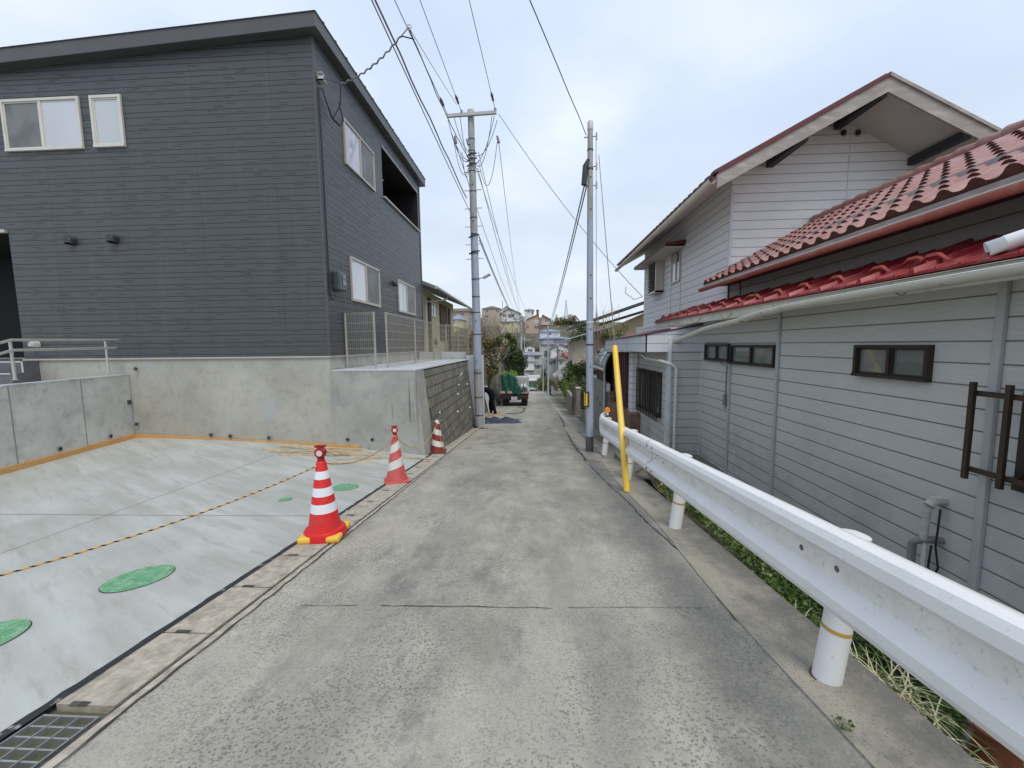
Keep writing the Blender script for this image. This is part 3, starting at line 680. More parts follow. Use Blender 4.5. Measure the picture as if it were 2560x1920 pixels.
# roof slab with deep fascia
def roofpt(x, y, dz): return (x, y, ftop(x)+dz)
x0, x1, y0, y1 = XL-.2, -3.80, 7.42, 14.62
mb = MB(); mb.hexa([roofpt(x0, y0, -.29), roofpt(x1, y0, -.29), roofpt(x1, y1, -.29), roofpt(x0, y1, -.29), roofpt(x0, y0, -.045), roofpt(x1, y0, -.045), roofpt(x1, y1, -.045), roofpt(x0, y1, -.045)])
mb.build('fascia', 'fascia', H, bevel=.006)
mb = MB(); mb.hexa([roofpt(x0, y0-.02, -.044), roofpt(x1+.02, y0-.02, -.044), roofpt(x1+.02, y1+.02, -.044), roofpt(x0, y1+.02, -.044), roofpt(x0, y0+.03, 0), roofpt(x1-.02, y0+.03, 0), roofpt(x1-.02, y1-.03, 0), roofpt(x0, y1-.03, 0)])
for k in range(15):
    yy = y0+.35+k*.46; mb.hexa([roofpt(x0, yy, -.002), roofpt(x1-.02, yy, -.002), roofpt(x1-.02, yy+.03, -.002), roofpt(x0, yy+.03, -.002), roofpt(x0, yy, .05), roofpt(x1-.02, yy, .05), roofpt(x1-.02, yy+.04, .05), roofpt(x0, yy+.04, .05)])
mb.build('roof', 'rooftrim', H)
# foundation and flashing
mb = MB(); mb.box((-10.34, Yf+.012, -1.95), (XR-.012, Yf+.3, -.19)); mb.build('foundation', 'found', H)
mb = MB(); mb.box((XR-.2, Yf+.3, -.5), (XR-.013, Yb, -.19)); mb.build('foundation', 'found2', H)
mb = MB(); mb.box((-10.36, Yf-.02, -.195), (XR+.02, Yf+.02, -.165)).box((XR-.02, Yf+.02, -.195), (XR+.02, Yb, -.165)); mb.build('flashing', 'alu', H)
F = FY(Yf)
window(H, F, -10.14, -8.55, 3.83, 4.77, 'alu_w', ['gl_scr', 'gl_sky'], t=.045)
w2 = window(H, F, -8.33, -7.71, 3.84, 4.77, 'alu_w', ['gl_frost'], t=.05)
S_ = FX(XR, 1)
window(H, S_, 8.65, 10.24, 3.86, 4.79, 'alu', ['gl_sky', 'gl_scr'])
window(H, S_, 8.65, 10.28, 1.01, 1.96, 'alu', ['gl_sky', 'gl_scr'])
window(H, S_, 11.70, 13.37, 1.02, 1.96, 'alu', ['gl_cur', 'gl_scr'])
def hood(F, u, w, mat, r=.075, nm='vent_hood'):
    mb = MB(); pts = []
    n = 14
    # arched hood open underneath
    for k in range(n+1):
        t = math.pi*k/n; pts.append((math.cos(t)*r, math.sin(t)*r))
    outl = [(-r, -r*.9)]+[(-a, b) for a, b in pts[::-1]][::-1]+[(r, -r*.9)]
    outl = [(r, -r*.9)]+pts+[(-r, -r*.9)]
    m2 = len(outl)
    vs = [F(u+a, w+b, 0) for a, b in outl]+[F(u+a, w+b, .1) for a, b in outl]+[F(u+a*.7, w+b*.8, .125) for a, b in outl]
    mb.add(vs, [(i, i+1, m2+i+1, m2+i) for i in range(m2-1)]+[(m2+i, m2+i+1, 2*m2+i+1, 2*m2+i) for i in range(m2-1)]+[tuple(range(2*m2, 3*m2))])
    o = mb.build(nm, mat, H, smooth=40)
    mb = MB(); mb.add([F(u+1.25*r*math.cos(k*math.pi/8), w+1.25*r*math.sin(k*math.pi/8), .006) for k in range(16)], [tuple(range(16))]); mb.build('flange', mat, o)
hood(F, -9.0, 2.13, 'vent'); hood(F, -8.13, 2.14, 'vent'); hood(S_, 11.34, 1.78, 'vent'); hood(F, -10.02, .13, 'ventl', .06)
# electricity meter case
mb = MB(); fbox(mb, S_, 7.86, 8.16, 1.13, 1.5, 0, .14); mt = mb.build('meter_box', 'meter', H, bevel=.025)
mb = MB(); fbox(mb, S_, 7.99, 8.13, 1.24, 1.45, .141, .15); mb.build('meter_window', 'gl_dark', mt, bevel=.01)
mb = MB(); mb.tube([(XR+.03, 7.9, 1.14), (XR+.04, 7.86, .98), (XR+.04, 7.78, .92), (XR+.03, 7.7, .98), (XR+.03, 7.67, 1.3)], .01, 6); mb.build('meter_cable', 'cabled', mt)
mb = MB(); mb.tube([(XR+.03, 7.67, 1.0), (XR+.03, 7.67, 4.78)], .016, 6).tube([(XR+.03, 7.67, 4.78), (XR+.05, 7.76, 4.8), (XR+.05, 7.95, 4.62), (XR+.06, 8.05, 4.5), (XR+.06, 8.15, 4.5)], .01, 6)
mb.build('service_conduit', 'cabled', H, smooth=50)
mb = MB(); mb.box((XR, 7.68, 4.92), (XR+.12, 7.7, 4.99)).box((XR, 7.68, 4.92), (XR+.12, 7.82, 4.935)).box((XR, 7.68, 5.04), (XR+.1, 7.8, 5.055)).box((XR, 7.68, 4.93), (XR+.012, 7.82, 5.05)); mb.build('cable_bracket', 'insulw', H)
# porch: dark recess, steps
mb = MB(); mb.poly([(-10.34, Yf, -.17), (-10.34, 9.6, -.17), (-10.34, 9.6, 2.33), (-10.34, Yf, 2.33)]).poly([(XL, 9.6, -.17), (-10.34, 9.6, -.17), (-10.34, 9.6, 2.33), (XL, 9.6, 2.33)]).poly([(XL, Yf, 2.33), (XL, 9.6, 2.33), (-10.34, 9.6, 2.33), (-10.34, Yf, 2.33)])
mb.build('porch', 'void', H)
mb = MB(); mb.box((-10.36, Yf-.05, 2.32), (-10.9, Yf+.02, 2.38)); mb.build('porch_lintel', 'alu', H)
mb = MB(); mb.box((XL, Yf-.25, -1.2), (-10.05, 9.6, -.2)).box((XL, Yf-.55, -1.2), (-9.9, Yf-.26, -.42)).m(1).box((-10.75, Yf-.258, -.42), (-10.07, Yf-.252, -.21)).m(0)
st = mb.build('porch_step', ['tilefl', 'tilefl'], H)
mb = MB(); mb.box((XL, Yf-.262, -.225), (-10.06, Yf-.25, -.2)).box((-10.075, Yf-.262, -.42), (-10.05, Yf-.25, -.2)).box((XL, Yf-.562, -.44), (-9.92, Yf-.55, -.42)).box((-10.6, Yf-.562, -.8), (-10.59, Yf-.552, -.43)); mb.build('tile_edge', 'grout', st)
# ------------------------------------------------------------------ wing wall, ledge wall, block wall
Wt = [aZ(330, 934, -.486), aZ(55, 957, -.486)]
d = (Wt[1]-Wt[0]); A0 = V((-8.14, 7.6, 0)); dd = V((.30, -1.9, 0)).normalized(); L1, L2 = 2.17, 6
W = thing('wing_wall', 'grey concrete wing wall with white capped top at the left of the parking slab', 'wall', (-7.9, 6, -1.9))
def wp(s, off, z): n = V((-dd.y, dd.x, 0))*-1; p = A0+dd*s+n*off; return (p.x, p.y, z)
# wall drops along its length past the bend
mb = MB(); prof = [(0, -.49), (L1, -.5), (L1+.3, -.57), (6.0, -1.3)]
for (s0, z0), (s1, z1) in zip(prof, prof[1:]):
    mb.hexa([wp(s0, 0, -2.1), wp(s1, 0, -2.1), wp(s1, .18, -2.1), wp(s0, .18, -2.1), wp(s0, 0, z0-.02), wp(s1, 0, z1-.02), wp(s1, .18, z1-.02), wp(s0, .18, z0-.02)])
mb.build('wall_body', 'conc_l', W)
mb = MB()
for (s0, z0), (s1, z1) in zip(prof, prof[1:]):
    mb.hexa([wp(s0, -.004, z0-.02), wp(s1, -.004, z1-.02), wp(s1, .19, z1-.02), wp(s0, .19, z0-.02), wp(s0, -.004, z0), wp(s1, -.004, z1), wp(s1, .19, z1), wp(s0, .19, z0)])
mb.build('coping', 'ledge', W)
def hole(parent, p, nrm, r=.035):
    nrm = V(nrm); a = nrm.cross(V((0, 0, 1))).normalized(); b = V((0, 0, 1)); mb = MB(); n = 18
    c = V(p)+nrm*.004
    vs = [c+(a*math.cos(2*math.pi*k/n)+b*math.sin(2*math.pi*k/n))*r*1.45 for k in range(n)]+[c+(a*math.cos(2*math.pi*k/n)+b*math.sin(2*math.pi*k/n))*r*.8+nrm*.008 for k in range(n)]
    mb.add(vs, [(k, (k+1) % n, n+(k+1) % n, n+k) for k in range(n)]); mb.m(1).add([v for v in vs[n:]], [tuple(range(n))])
    mb.build('weep_pipe', ['pvcg', 'void'], parent)
wn_ = V((-dd.y, dd.x, 0)); wn_ = wn_ if wn_.x > 0 else -wn_
for (s, z) in ((.55, -1.63), (1.5, -1.63), (3.1, -1.63)): hole(W, A0+dd*s+V((0, 0, z)), wn_)
mb = MB(); 
for (s, z) in ((.03, -1.05),): p = A0+dd*s; mb.box((p.x-.0, p.y-.07, z-.04), (p.x+.03, p.y+.0, z+.04))
mb.build('packer', 'band', W)
# level paths above the wing wall
mb = MB(); mb.box((-16, 3, -1.4), (-8.45, 7.3, -.85)); struct(mb.build('terrace', 'ledge'))
# retaining wall with flat ledge (front face flush with foundation)
RW = thing('retaining_wall', 'grey streaked concrete retaining wall with white ledge under the mesh fence', 'wall', (-3, 7.7, -2.2))
mb = MB()
mb.hexa([(XR+.0, Yf, -2.4), (-2.12, Yf, -2.4), (-2.04, 8.05, -2.4), (XR, 8.3, -2.4), (XR+.0, Yf, -.47), (-2.27, Yf, -.47), (-2.25, 8.05, -.47), (XR, 8.3, -.47)])
mb.build('wall_body', 'conc', RW)
mb = MB(); mb.hexa([(XR+.01, Yf-.006, -.468), (-2.262, Yf-.006, -.468), (-2.22, 13.5, -.468), (XR+.01, 13.5, -.468), (XR+.01, Yf-.006, -.445), (-2.262, Yf-.006, -.445), (-2.24, 13.5, -.445), (XR+.01, 13.5, -.445)])
mb.build('ledge', 'ledge', RW)
for x in (-3.69, -3.19): hole(RW, (x, Yf, -1.82), (0, -1, 0))
mb = MB(); mb.hexa([(-3.999, Yf-.004, -2.0), (XR+.03, Yf-.004, -2.0), (XR+.03, Yf+.01, -2.0), (-3.999, Yf+.01, -2.0), (-3.99, Yf-.004, -.5), (XR+.02, Yf-.004, -.5), (XR+.02, Yf+.01, -.5), (-3.99, Yf+.01, -.5)]); mb.build('seam', 'conc', RW)
BW = thing('block_wall', 'battered wall of grey brown masonry blocks beside the lane', 'wall', (-2.2, 10.5, -2.6))
mb = MB(); n = 12
for i in range(n):
    a, b = 8.05+5.35*i/n, 8.05+5.35*(i+1)/n
    mb.hexa([(-1.98, a, RZ(a)-.1), (-1.99, b, RZ(b)-.1), (-2.6, b, RZ(b)-.1), (-2.6, a, RZ(a)-.1), (-2.25, a, -.5), (-2.25, b, -.5), (-2.6, b, -.5), (-2.6, a, -.5)])
mb.build('masonry', 'blockw', BW)
mb = MB(); random.seed(5)
for i in range(8):
    y_, z_ = random.uniform(8.6, 13), random.uniform(-2.1, -.75); x_ = -2.25+.27*(-.5-z_)/2.0; mb.tube([(x_-.02, y_, z_), (x_+.03, y_, z_-.02)], .022, 8)
mb.build('drain_spigot', 'pvcw', BW)
WW = thing('white_wall', 'white plastered end wall behind the utility pole next to the block wall', 'wall', (-2.1, 13.7, -2.8))
mb = MB(); mb.hexa([(-2.0, 13.5, -3.2), (-1.72, 13.5, -3.2), (-1.72, 13.68, -3.2), (-2.0, 13.68, -3.2), (-2.3, 13.5, -.32), (-1.72, 13.5, -.32), (-1.72, 13.68, -.32), (-2.3, 13.68, -.32)]); mb.build('wall_body', 'whitew', WW)
mb = MB(); mb.box((-3.9, 13.52, -.44), (-2.32, 13.7, -.2)); mb.build('upstand', 'ledge', WW)
mb = MB(); mb.box((-6, 13.7, -3.5), (-2.45, 24, -.75)); struct(mb.build('yard', 'earth'))
# timber form strips against both walls
mb = MB(); mb.hexa([(-8.12, Yf-.03, -1.80), (-3.45, Yf-.03, -2.03), (-3.45, Yf-.002, -2.03), (-8.12, Yf-.002, -1.8), (-8.12, Yf-.03, -1.705), (-3.45, Yf-.03, -1.935), (-3.45, Yf-.002, -1.935), (-8.12, Yf-.002, -1.705)])
one(mb, 'timber_strip', 'timber', 'fresh orange timber batten along the foot of the house foundation', 'batten', 'timber battens edging the slab')
mb = MB(); q = lambda s, o, z: V(wp(s, o, z)); mb.hexa([q(.03, -.004, -1.8), q(6, -.004, -1.8), q(6, -.035, -1.8), q(.03, -.035, -1.8), q(.03, -.004, -1.7), q(6, -.004, -1.7), q(6, -.035, -1.7), q(.03, -.035, -1.7)])
one(mb, 'timber_strip', 'timber', 'fresh orange timber batten along the foot of the left wing wall', 'batten', 'timber battens edging the slab')
# small black packers on foundation
for i, (x, z, wh) in enumerate(((-7.95, -.38, 'near the house flashing'), (-8.05, -1.5, 'low in the inner corner'), (-6.5, -1.72, 'on the batten left'), (-6.1, -1.745, 'on the batten middle'), (-5.3, -1.78, 'on the batten right'))):
    mb = MB(); mb.bar((x, Yf-.045, z-.025), (x+.03, Yf-.045, z+.025), .05, .03, up=(0, 1, 0)); one(mb, 'foam_packer', 'band', 'tiny black foam packer stuck on the foundation, '+wh, 'packer', 'black foam packers')
# lath offcuts
random.seed(11)
base = aY(800, 1124, 7.15)
lab = ['pale timber lath offcut in the pile on the slab before the retaining wall']*40
for i in range(17):
    c = V((random.uniform(-4.2, -3.1), random.uniform(6.75, 7.35), 0)); a = random.gauss(0, .2)+.0; L = random.uniform(.5, 1.9)
    if i == 0: c = V((-2.9, 7.2, 0)); a = -.02; L = 1.9
    if i == 1: c = V((-3.1, 6.5, 0)); a = .22; L = .8
    if i == 2: c = V((-4.75, 7.05, 0)); a = 0; L = .7
    if i == 3: c = V((-4.3, 7.0, 0)); a = .5; L = .5
    z = PZ(c.x, c.y)+.012+.009*(i % 8); dx, dy = math.cos(a)*L/2, math.sin(a)*L/2; e1, e2 = random.uniform(-.02, .03), random.uniform(-.02, .03)
    mb = MB(); mb.bar((c.x-dx, c.y-dy, z+e1+.01), (c.x+dx, c.y+dy, z+e2-.01+(PZ(c.x+dx, c.y+dy)-PZ(c.x-dx, c.y-dy))*.3), random.choice((.015, .022, .034)), random.choice((.01, .014, .022)))
    one(mb, 'timber_offcut', 'lath', {0: 'longest timber lath of the pile, reaching right towards the faded pink cone', 1: 'single lath lying apart in front of the pile towards the camera', 2: 'short lath sticking out at the left end of the pile', 3: 'slanting lath behind the lamp of the near cone'}.get(i, 'pale timber lath in the middle of the loose pile under the retaining wall'), 'offcut', 'timber laths piled on the slab')
# stainless handrail
hr = thing('handrail', 'stainless steel double handrail standing on the left wing wall', 'handrail', (-8.6, 7.2, -.5))
pL, pR = aY(32, 949, 5.95), aY(270, 935, 7.2)
pL = V((-7.99, 5.95, -.5)); 
pL = aX(38, 950, -7.97); pR = aX(272, 933, -8.2)
tL, tR = V((pL.x, pL.y, aX(28, 850, pL.x).z)), V((pR.x, pR.y, aX(265, 850, pR.x).z))
for p, t in ((pL, tL), (pR, tR)):
    mb = MB(); mb.tube([p, t], .02, 12).tube([p, p+V((0, 0, .012))], .035, 14); mb.build('post', 'stain', hr, smooth=50)
dr = (tR-tL); e2 = tR+dr*.16
dl = V((.25, -1.0, -.28)).normalized()
for k, (dz, ex) in enumerate(((.0, .16), (-.155, .12))):
    a, b = tL+V((0.02, 0, dz)), tR+V((.02, 0, dz))
    mb = MB(); mb.tube([a+dl*1.2, a, b, b+dr*ex], .021, 12); mb.build('rail', 'stain', hr, smooth=50)
    if k:
        for q_ in (a, b): mb = MB(); mb.tube([q_, q_+V((0, 0, -.04)), q_+V((-.02, 0, -.06))], .01, 8); mb.build('bracket', 'stain', hr)
# mesh fences along the ledge
def mesh_fence(pts, z0, z1, label, dense=.05, wr=.003, loops=True):
    t = thing('mesh_fence', label, 'fence', tuple(V(pts[0]).to_3d().xy)+(z0,), 'wire mesh fences on the ledge')
    for (a, b) in zip(pts, pts[1:]):
        a, b = V(a+(0,)), V(b+(0,)); L = (b-a).length; d_ = (b-a).normalized(); mb = MB(); n = int(L/dense)
        for k in range(n+1):
            p = a+d_*(L*k/n); mb.tube([p+V((0, 0, z0+.07)), p+V((0, 0, z1))], wr, 3, cap=False)
        nh = 7
        for k in range(nh):
            z = z0+.07+(z1-z0-.07)*k/(nh-1); mb.tube([a+V((0, 0, z)), b+V((0, 0, z))], wr*1.5, 4)
        if loops: mb.tube([a+V((0, 0, z1+.03)), b+V((0, 0, z1+.03))], .006, 4).tube([a+V((.03, 0, z1+.015)), b+V((.03, 0, z1+.015))], wr*1.5, 4)
        mb.build('wire_panel', 'wire', t)
    for p in pts:
        mb = MB(); mb.tube([(p[0], p[1], z0), (p[0], p[1], z1+.03)], .024, 8).tube([(p[0], p[1], z1+.02), (p[0], p[1], z1+.04)], .03, 8); mb.build('post', 'wire', t, smooth=40)
    return t
mesh_fence([(-3.93, 8.25), (-3.25, 8.08)], -.45, .67, 'short wire mesh fence panel crossing the ledge at the house corner')
t = mesh_fence([(-3.12, 8.4), (-3.12, 10.45), (-3.12, 12.4), (-3.12, 14.2)], -.45, .69, 'long wire mesh fence running along the ledge beside the house')
t = mesh_fence([(-3.2, 14.6), (-3.1, 16.4), (-3.0, 18.3)], -.4, .75, 'far wire mesh fence in front of the cream house', .07, .005)
# ------------------------------------------------------------------ cream house behind
YH = 15.6
K = thing('cream_house', 'cream rendered house with dark brown wood panels behind the charcoal house', 'house', (-5.5, 18, -.4))
XK = -4.35
mb = MB(); mb.box((XK-5, YH, -.6), (XK, 21.8, aX(1100, 745, XK).z)); mb.build('wall', 'cream', K)
F = FX(XK, 1)
def yx(px, X): return aX(px, 860, X).y
mb = MB(); fbox(mb, F, yx(1072, XK), yx(1078, XK), -.4, 2.0, .005, .05); mb.build('wood_panel', 'dkwood', K); mb = MB(); fbox(mb, F, yx(1100.5, XK), yx(1118, XK), .25, 1.95, .005, .06); mb.build('wood_panel', 'dkwood', K); mb = MB(); fbox(mb, F, yx(1122, XK), yx(1125, XK), -.2, 1.9, .01, .07)
mb.build('wood_panel', 'dkwood', K)
window(K, F, yx(1080, XK), yx(1092, XK), aX(1090, 795, XK).z, aX(1090, 762, XK).z, 'alu_w', ['gl_dark', 'gl_cur'])
window(K, F, yx(1081, XK), yx(1094, XK), .0, .35, 'alu_w', ['gl_dark'])
ev = [aX(1055, 715, XK+.7), aX(1156, 762, XK+.7)]
ez = 2.1; Xe = XK+.75
mb = MB(); y0_, y1_ = YH-.8, 23
mb.hexa([(Xe, y0_, ez), (Xe, y1_, ez), (XK-3, y1_, ez+1.5), (XK-3, y0_, ez+1.5), (Xe, y0_, ez+.12), (Xe, y1_, ez+.12), (XK-3, y1_, ez+1.62), (XK-3, y0_, ez+1.62)]); mb.build('roof', 'rfgrey', K)
mb = MB(); mb.tube([(Xe+.05, y0_, ez+.06), (Xe+.05, y1_, ez+.02)], .06, 8); mb.build('gutter', 'pvc', K, smooth=50)
mb = MB(); mb.tube([(Xe, y0_+2.2, ez), (Xe-.1, y0_+2.2, ez-.15), (XK+.06, y0_+1.1, ez-.35), (XK+.06, y0_+1.1, -.4)], .035, 8); mb.build('downpipe', 'pvc', K, smooth=50)
# ------------------------------------------------------------------ utility poles
def pole(name, label, base, top, r0, r1, mats, bands=(), z_split=None, dark=0):
    t = thing(name, label, 'utility pole', base, 'utility poles along the lane')
    b, tp = V(base)-V((0, 0, .3)), V(top)
    def at(z): k = (z-b.z)/(tp.z-b.z); return b.lerp(tp, k), r0+(r1-r0)*k
    zs = [b.z]+([base[2]+dark] if dark else [])+([z_split] if z_split else [])+[tp.z]
    mb = MB(); 
    for i, (a, c) in enumerate(zip(zs, zs[1:])):
        mb.m(min(i, len(mats)-1)); pa, ra = at(a); pc, rc = at(c); mb.tube([pa, pc], [ra, rc], 20)
    mb.build('shaft', mats, t, smooth=50)
    mb = MB(); pa, ra = at(tp.z-.12); mb.tube([pa, tp+V((0, 0, .02)), tp+V((0, 0, .05))], [ra+.006, ra+.006, ra*.6], 16); mb.build('cap', 'insulw', t, smooth=50)
    for z in bands:
        mb = MB(); pa, ra = at(z); pc, rc = at(z+.03); mb.tube([pa, pc], [ra+.006, rc+.006], 16); mb.build('band', 'band', t, smooth=50)
    return t, at
base1 = (-1.81, 13.0, RZ(13.0)); top1 = (-1.89, 13.0, 7.2)
P1, at1 = pole('utility_pole', 'tall concrete utility pole with a crossarm left of the lane beside the block wall', base1, top1, .148, .098, ['cpole', 'ppole', 'cpole'], (-2.3, -1.7, -.9, .35, 1.05, 1.55, 2.1, 2.9, 3.5, 4.0, 4.8, 5.4, 6.0, 6.35), z_split=3.6, dark=1.95)
mb = MB(); aL, aR = aY(1117, 290, 12.85), aY(1241, 281, 12.85); mb.bar(aL, aR, .075, .09); arm = mb.build('crossarm', 'insulw', P1)
for px, py in ((1154, 282), (1238, 276)):
    p = aY(px, py, 12.85); mb = MB(); mb.lathe([(.02, -.1), (.03, -.02), (.05, 0), (.03, .03), (.045, .05), (.02, .09)], p, 10); mb.build('pin_insulator', 'insulw', arm, smooth=50)
for k, z in enumerate((1.4, 2.0, 2.75, 3.2, 3.75, 4.3, 4.85, 5.4)):
    p, r_ = at1(z); mb = MB(); mb.tube([p+V((-r_-.17, 0, 0)), p+V((-r_, 0, 0))], .012, 6).tube([p+V((r_, 0, .02)), p+V((r_+.17, 0, .02))], .012, 6)
    if z > 2.5: mb.build('step_bolt', 'steel', P1)
for z in (-2.25, -.5, .8, 2.1, 3.9, 5.0):
    p, r_ = at1(z); mb = MB(); mb.tube([p+V((.0, -r_-.02, 0)), p+V((.0, -r_+.01, 0))], .02, 8); mb.build('bolt_hole', 'band', P1)
mb = MB()
for z in (5.6, 5.75, 5.9, 3.45, 2.95):
    p, r_ = at1(z); mb.tube([p+V((-r_-.05, -.06, -.05)), p+V((0, -r_-.03, .02)), p+V((r_+.05, -.05, .04))], .022, 6)
mb.build('clamp', 'band', P1)
# jumper loops under the crossarm
mb = MB(); c0, _ = at1(5.75)
def loop(a, b, sag, r=.012, n=10): return [V(a).lerp(V(b), i/n)-V((0, 0, sag*4*(i/n)*(1-i/n))) for i in range(n+1)]
for px, py, sg in ((1120, 300, .5), (1135, 292, .35), (1150, 290, .3), (1230, 290, .75), (1236, 290, .5), (1243, 300, .35), (1128, 330, .2)):
    mb.tube(loop(aY(px, py, 12.8), c0+V((random.uniform(-.1, .1), -.12, random.uniform(-.2, .2))), sg), .011, 5)
mb.tube(loop(aY(1134, 350, 12.7), aY(1176, 400, 12.8), .7), .01, 5).tube(loop(aY(1155, 380, 12.7), aY(1174, 405, 12.8), .6), .01, 5).tube(loop(aY(1243, 355, 12.7), aY(1196, 400, 12.8), 1.0), .01, 5)
mb.build('jumper_wire', 'cable', P1, smooth=60)
for px, py, qx, qy in ((1137, 340, 1140, 358), (1167, 348, 1172, 362), (1243, 340, 1247, 357)):
    mb = MB(); mb.tube([aY(px, py, 12.7), aY(qx, qy, 12.7)], [.03, .045], 8); mb.build('strain_insulator', 'insul', P1, smooth=50)
# street lamp on the pole
p, r_ = at1(2.15); mb = MB(); mb.tube([p+V((r_, 0, 0)), aY(1212, 694, 13)], .018, 8); la = mb.build('lamp_arm', 'steel', P1)
a, b = aY(1208, 695, 13), aY(1226, 685, 13); mb = MB(); mb.bar(a, b, .16, .07); mb.build('lamp_head', 'insulw', P1, bevel=.02)
base2 = (1.142, 8.15, RZ(8.15)); P2, at2 = pole('utility_pole', 'slim blue grey steel pole with a yellow and black marker right of the lane', base2, (1.108, 8.15, 4.2), .083, .05, ['poled', 'ppole', 'cpole'], (-.02, 3.35, 3.7), z_split=2.4, dark=.33)
p, r_ = at2(.42); mb = MB(); mb.tube([p, p+V((0, 0, .035))], r_+.006, 16); mb.build('white_band', 'whit', P2)
p, r_ = at2(-1.1); mb = MB(); mb.m(1).box((p.x-r_-.035, p.y-r_-.03, p.z-.16), (p.x-.03, p.y-r_-.005, p.z+.15)).m(0).box((p.x-r_-.02, p.y-r_-.036, p.z-.13), (p.x-.06, p.y-r_-.029, p.z+.12)).box((p.x-r_-.043, p.y-r_-.03, p.z-.13), (p.x-r_-.036, p.y-.03, p.z+.13))
sg = mb.build('marker_plate', ['yb1', 'yb2'], P2)
mb = MB()
for z in (-.98, -1.1, -1.22): q_, r_ = at2(z); mb.tube([q_, q_+V((0, 0, .012))], r_+.005, 16)
mb.build('strap', 'insulw', sg)
a, b = aY(1463, 415, 8.1), aY(1460, 462, 8.1); mb = MB(); mb.tube([a+V((.06, 0, .12)), a, b], [.03, .05, .055], 10); mb.build('cable_closure', 'vent', P2, smooth=40)
mb = MB()
for z in (3.95, 3.4, 3.05): q_, r_ = at2(z); mb.tube([q_+V((-.12, 0, 0)), q_+V((.13, 0, .02))], .012, 6).tube([q_+V((.12, 0, -.05)), q_+V((.12, 0, .08))], .018, 6)
mb.build('pole_hardware', 'steel', P2)
for z in (3.2, 2.6, 1.35, .9, .3, -.45): q_, r_ = at2(z); mb = MB(); mb.tube([q_+V((0, -r_-.008, 0)), q_+V((.01, -r_+.01, .01))], .013, 8); mb.build('bolt_hole', 'band', P2)
# further poles
def far_pole(label, px, ytop, Y, r, mat, arms=()):
    b = aY(px, 900, Y); top = aY(px, ytop, Y); b = V((b.x, Y, RZ(Y)))
    t, at = pole('utility_pole', label, tuple(b), tuple(top), r, r*.75, [mat])
    for (dz, wl, wr_) in arms: mb = MB(); q_, _ = at(top.z-dz); mb.bar(q_-V((wl, .1, 0)), q_+V((wr_, -.1, 0)), .07, .08); mb.build('crossarm', 'insulw', t)
    return t, top
P3, tp3 = far_pole('distant concrete utility pole with white crossarms left of the lane before the yellow house', 1303, 786, 48, .15, 'ppole', ((.25, .9, .9), (.6, .7, .7)))
mb = MB(); mb.bar(tp3+V((-1.0, -.3, -.45)), tp3+V((-.2, -.3, -.45)), .4, .35).tube([tp3+V((.4, -.2, -.9)), tp3+V((.4, -.2, -.3))], .2, 10); mb.build('transformer', 'insulw', P3)
P4, tp4 = far_pole('slim grey utility pole at the right edge of the lane in the middle distance', 1370, 816, 38, .085, 'ppole', ())
far_pole('short bare concrete pole beyond the slim grey pole near the white van truck', 1357.5, 893, 62, .1, 'cpole')
far_pole('dark distant pole before the white gabled house', 1394, 862, 70, .13, 'poled', ((.2, .5, .5),))
far_pole('thin grey pole with one side arm beside the dark evergreen', 1311, 845, 62, .1, 'cpole', ((.3, 0, 1.1),))
# ------------------------------------------------------------------ wires
def wire(name, a, b, sag, r, mat, label, n=14, wob=0):
    a, b = V(a), V(b); rng = random.Random(label)
    pts = [a.lerp(b, i/n)-V((0, 0, sag*4*(i/n)*(1-i/n)))+V((rng.uniform(-wob, wob), 0, rng.uniform(-wob, wob))) for i in range(n+1)]
    mb = MB(); mb.tube(pts, r*.72, 5)
    return one(mb, name, mat, label, 'wire', 'overhead wires', smooth=60)
def behind(P, x0, y0=0, slope=-.08, Yend=-9):
    r_ = ray(x0, y0); t = (P.z-slope*P.y)/(r_.z-slope*r_.y) if abs(r_.z-slope*r_.y) > 1e-6 else 1
    Q = r_*t; d_ = (Q-P); k = (Yend-P.y)/d_.y; return P+d_*k
def ins(p, q, label_parent, mat='insul'):
    d_ = (q-p).normalized(); mb = MB(); mb.tube([p+d_*.35, p+d_*.45, p+d_*.5, p+d_*.6, p+d_*.68, p+d_*.75], [.015, .04, .03, .045, .03, .015], 8); return mb.build('strain_insulator', mat, label_parent, smooth=50)
for (px, py, x0, r, lb) in ((1119, 286, 990, .014, 'leftmost high wire from the crossarm, running overhead to the camera'), (1154, 280, 1052.6, .012, 'high wire from the middle insulator of the crossarm, running overhead'), (1238, 274, 1174.6, .012, 'high wire from the right end of the crossarm, running overhead')):
    P = aY(px, py, 12.85); Q = behind(P, x0); wo = wire('overhead_wire', P, Q, .12, r, 'cable', lb); ins(P, Q, wo)
P = aY(1166, 495, 12.85); Q = behind(P, 944, slope=-.1); wire('overhead_wire', P, Q, .1, .022, 'cable', 'thick wavy lower cable running overhead to the left pole', 40, .012)
P = aY(1174, 528, 12.85); Q = behind(P, 936, slope=-.1); wire('overhead_wire', P, Q, .1, .014, 'cable', 'thin lower cable just left of the thick wavy cable')
P = aY(1466, 338, 8.12); Q = behind(P, 1327, slope=-.09); wire('overhead_wire', P, Q, .03, .011, 'cable', 'single twisted wire running overhead to the top of the right pole', 30, .006)
N1 = aY(1022, 68, 7.9); P = aY(1172, 395, 12.8); wire('overhead_wire', N1, P, .15, .016, 'cable', 'service cable from the ring joint down to the left pole clamps', 20, .01)
Pa = aY(1142, 262, 12.8); wire('overhead_wire', N1, Pa, .02, .009, 'cable', 'thin wire from the ring joint to the pale insulator by the crossarm')
mb = MB(); Qh = V((XR+.3, 8.0, 5.02)); Qb = V((XR+.08, 7.74, 4.99)); mid = aY(1003, 90, 7.9)
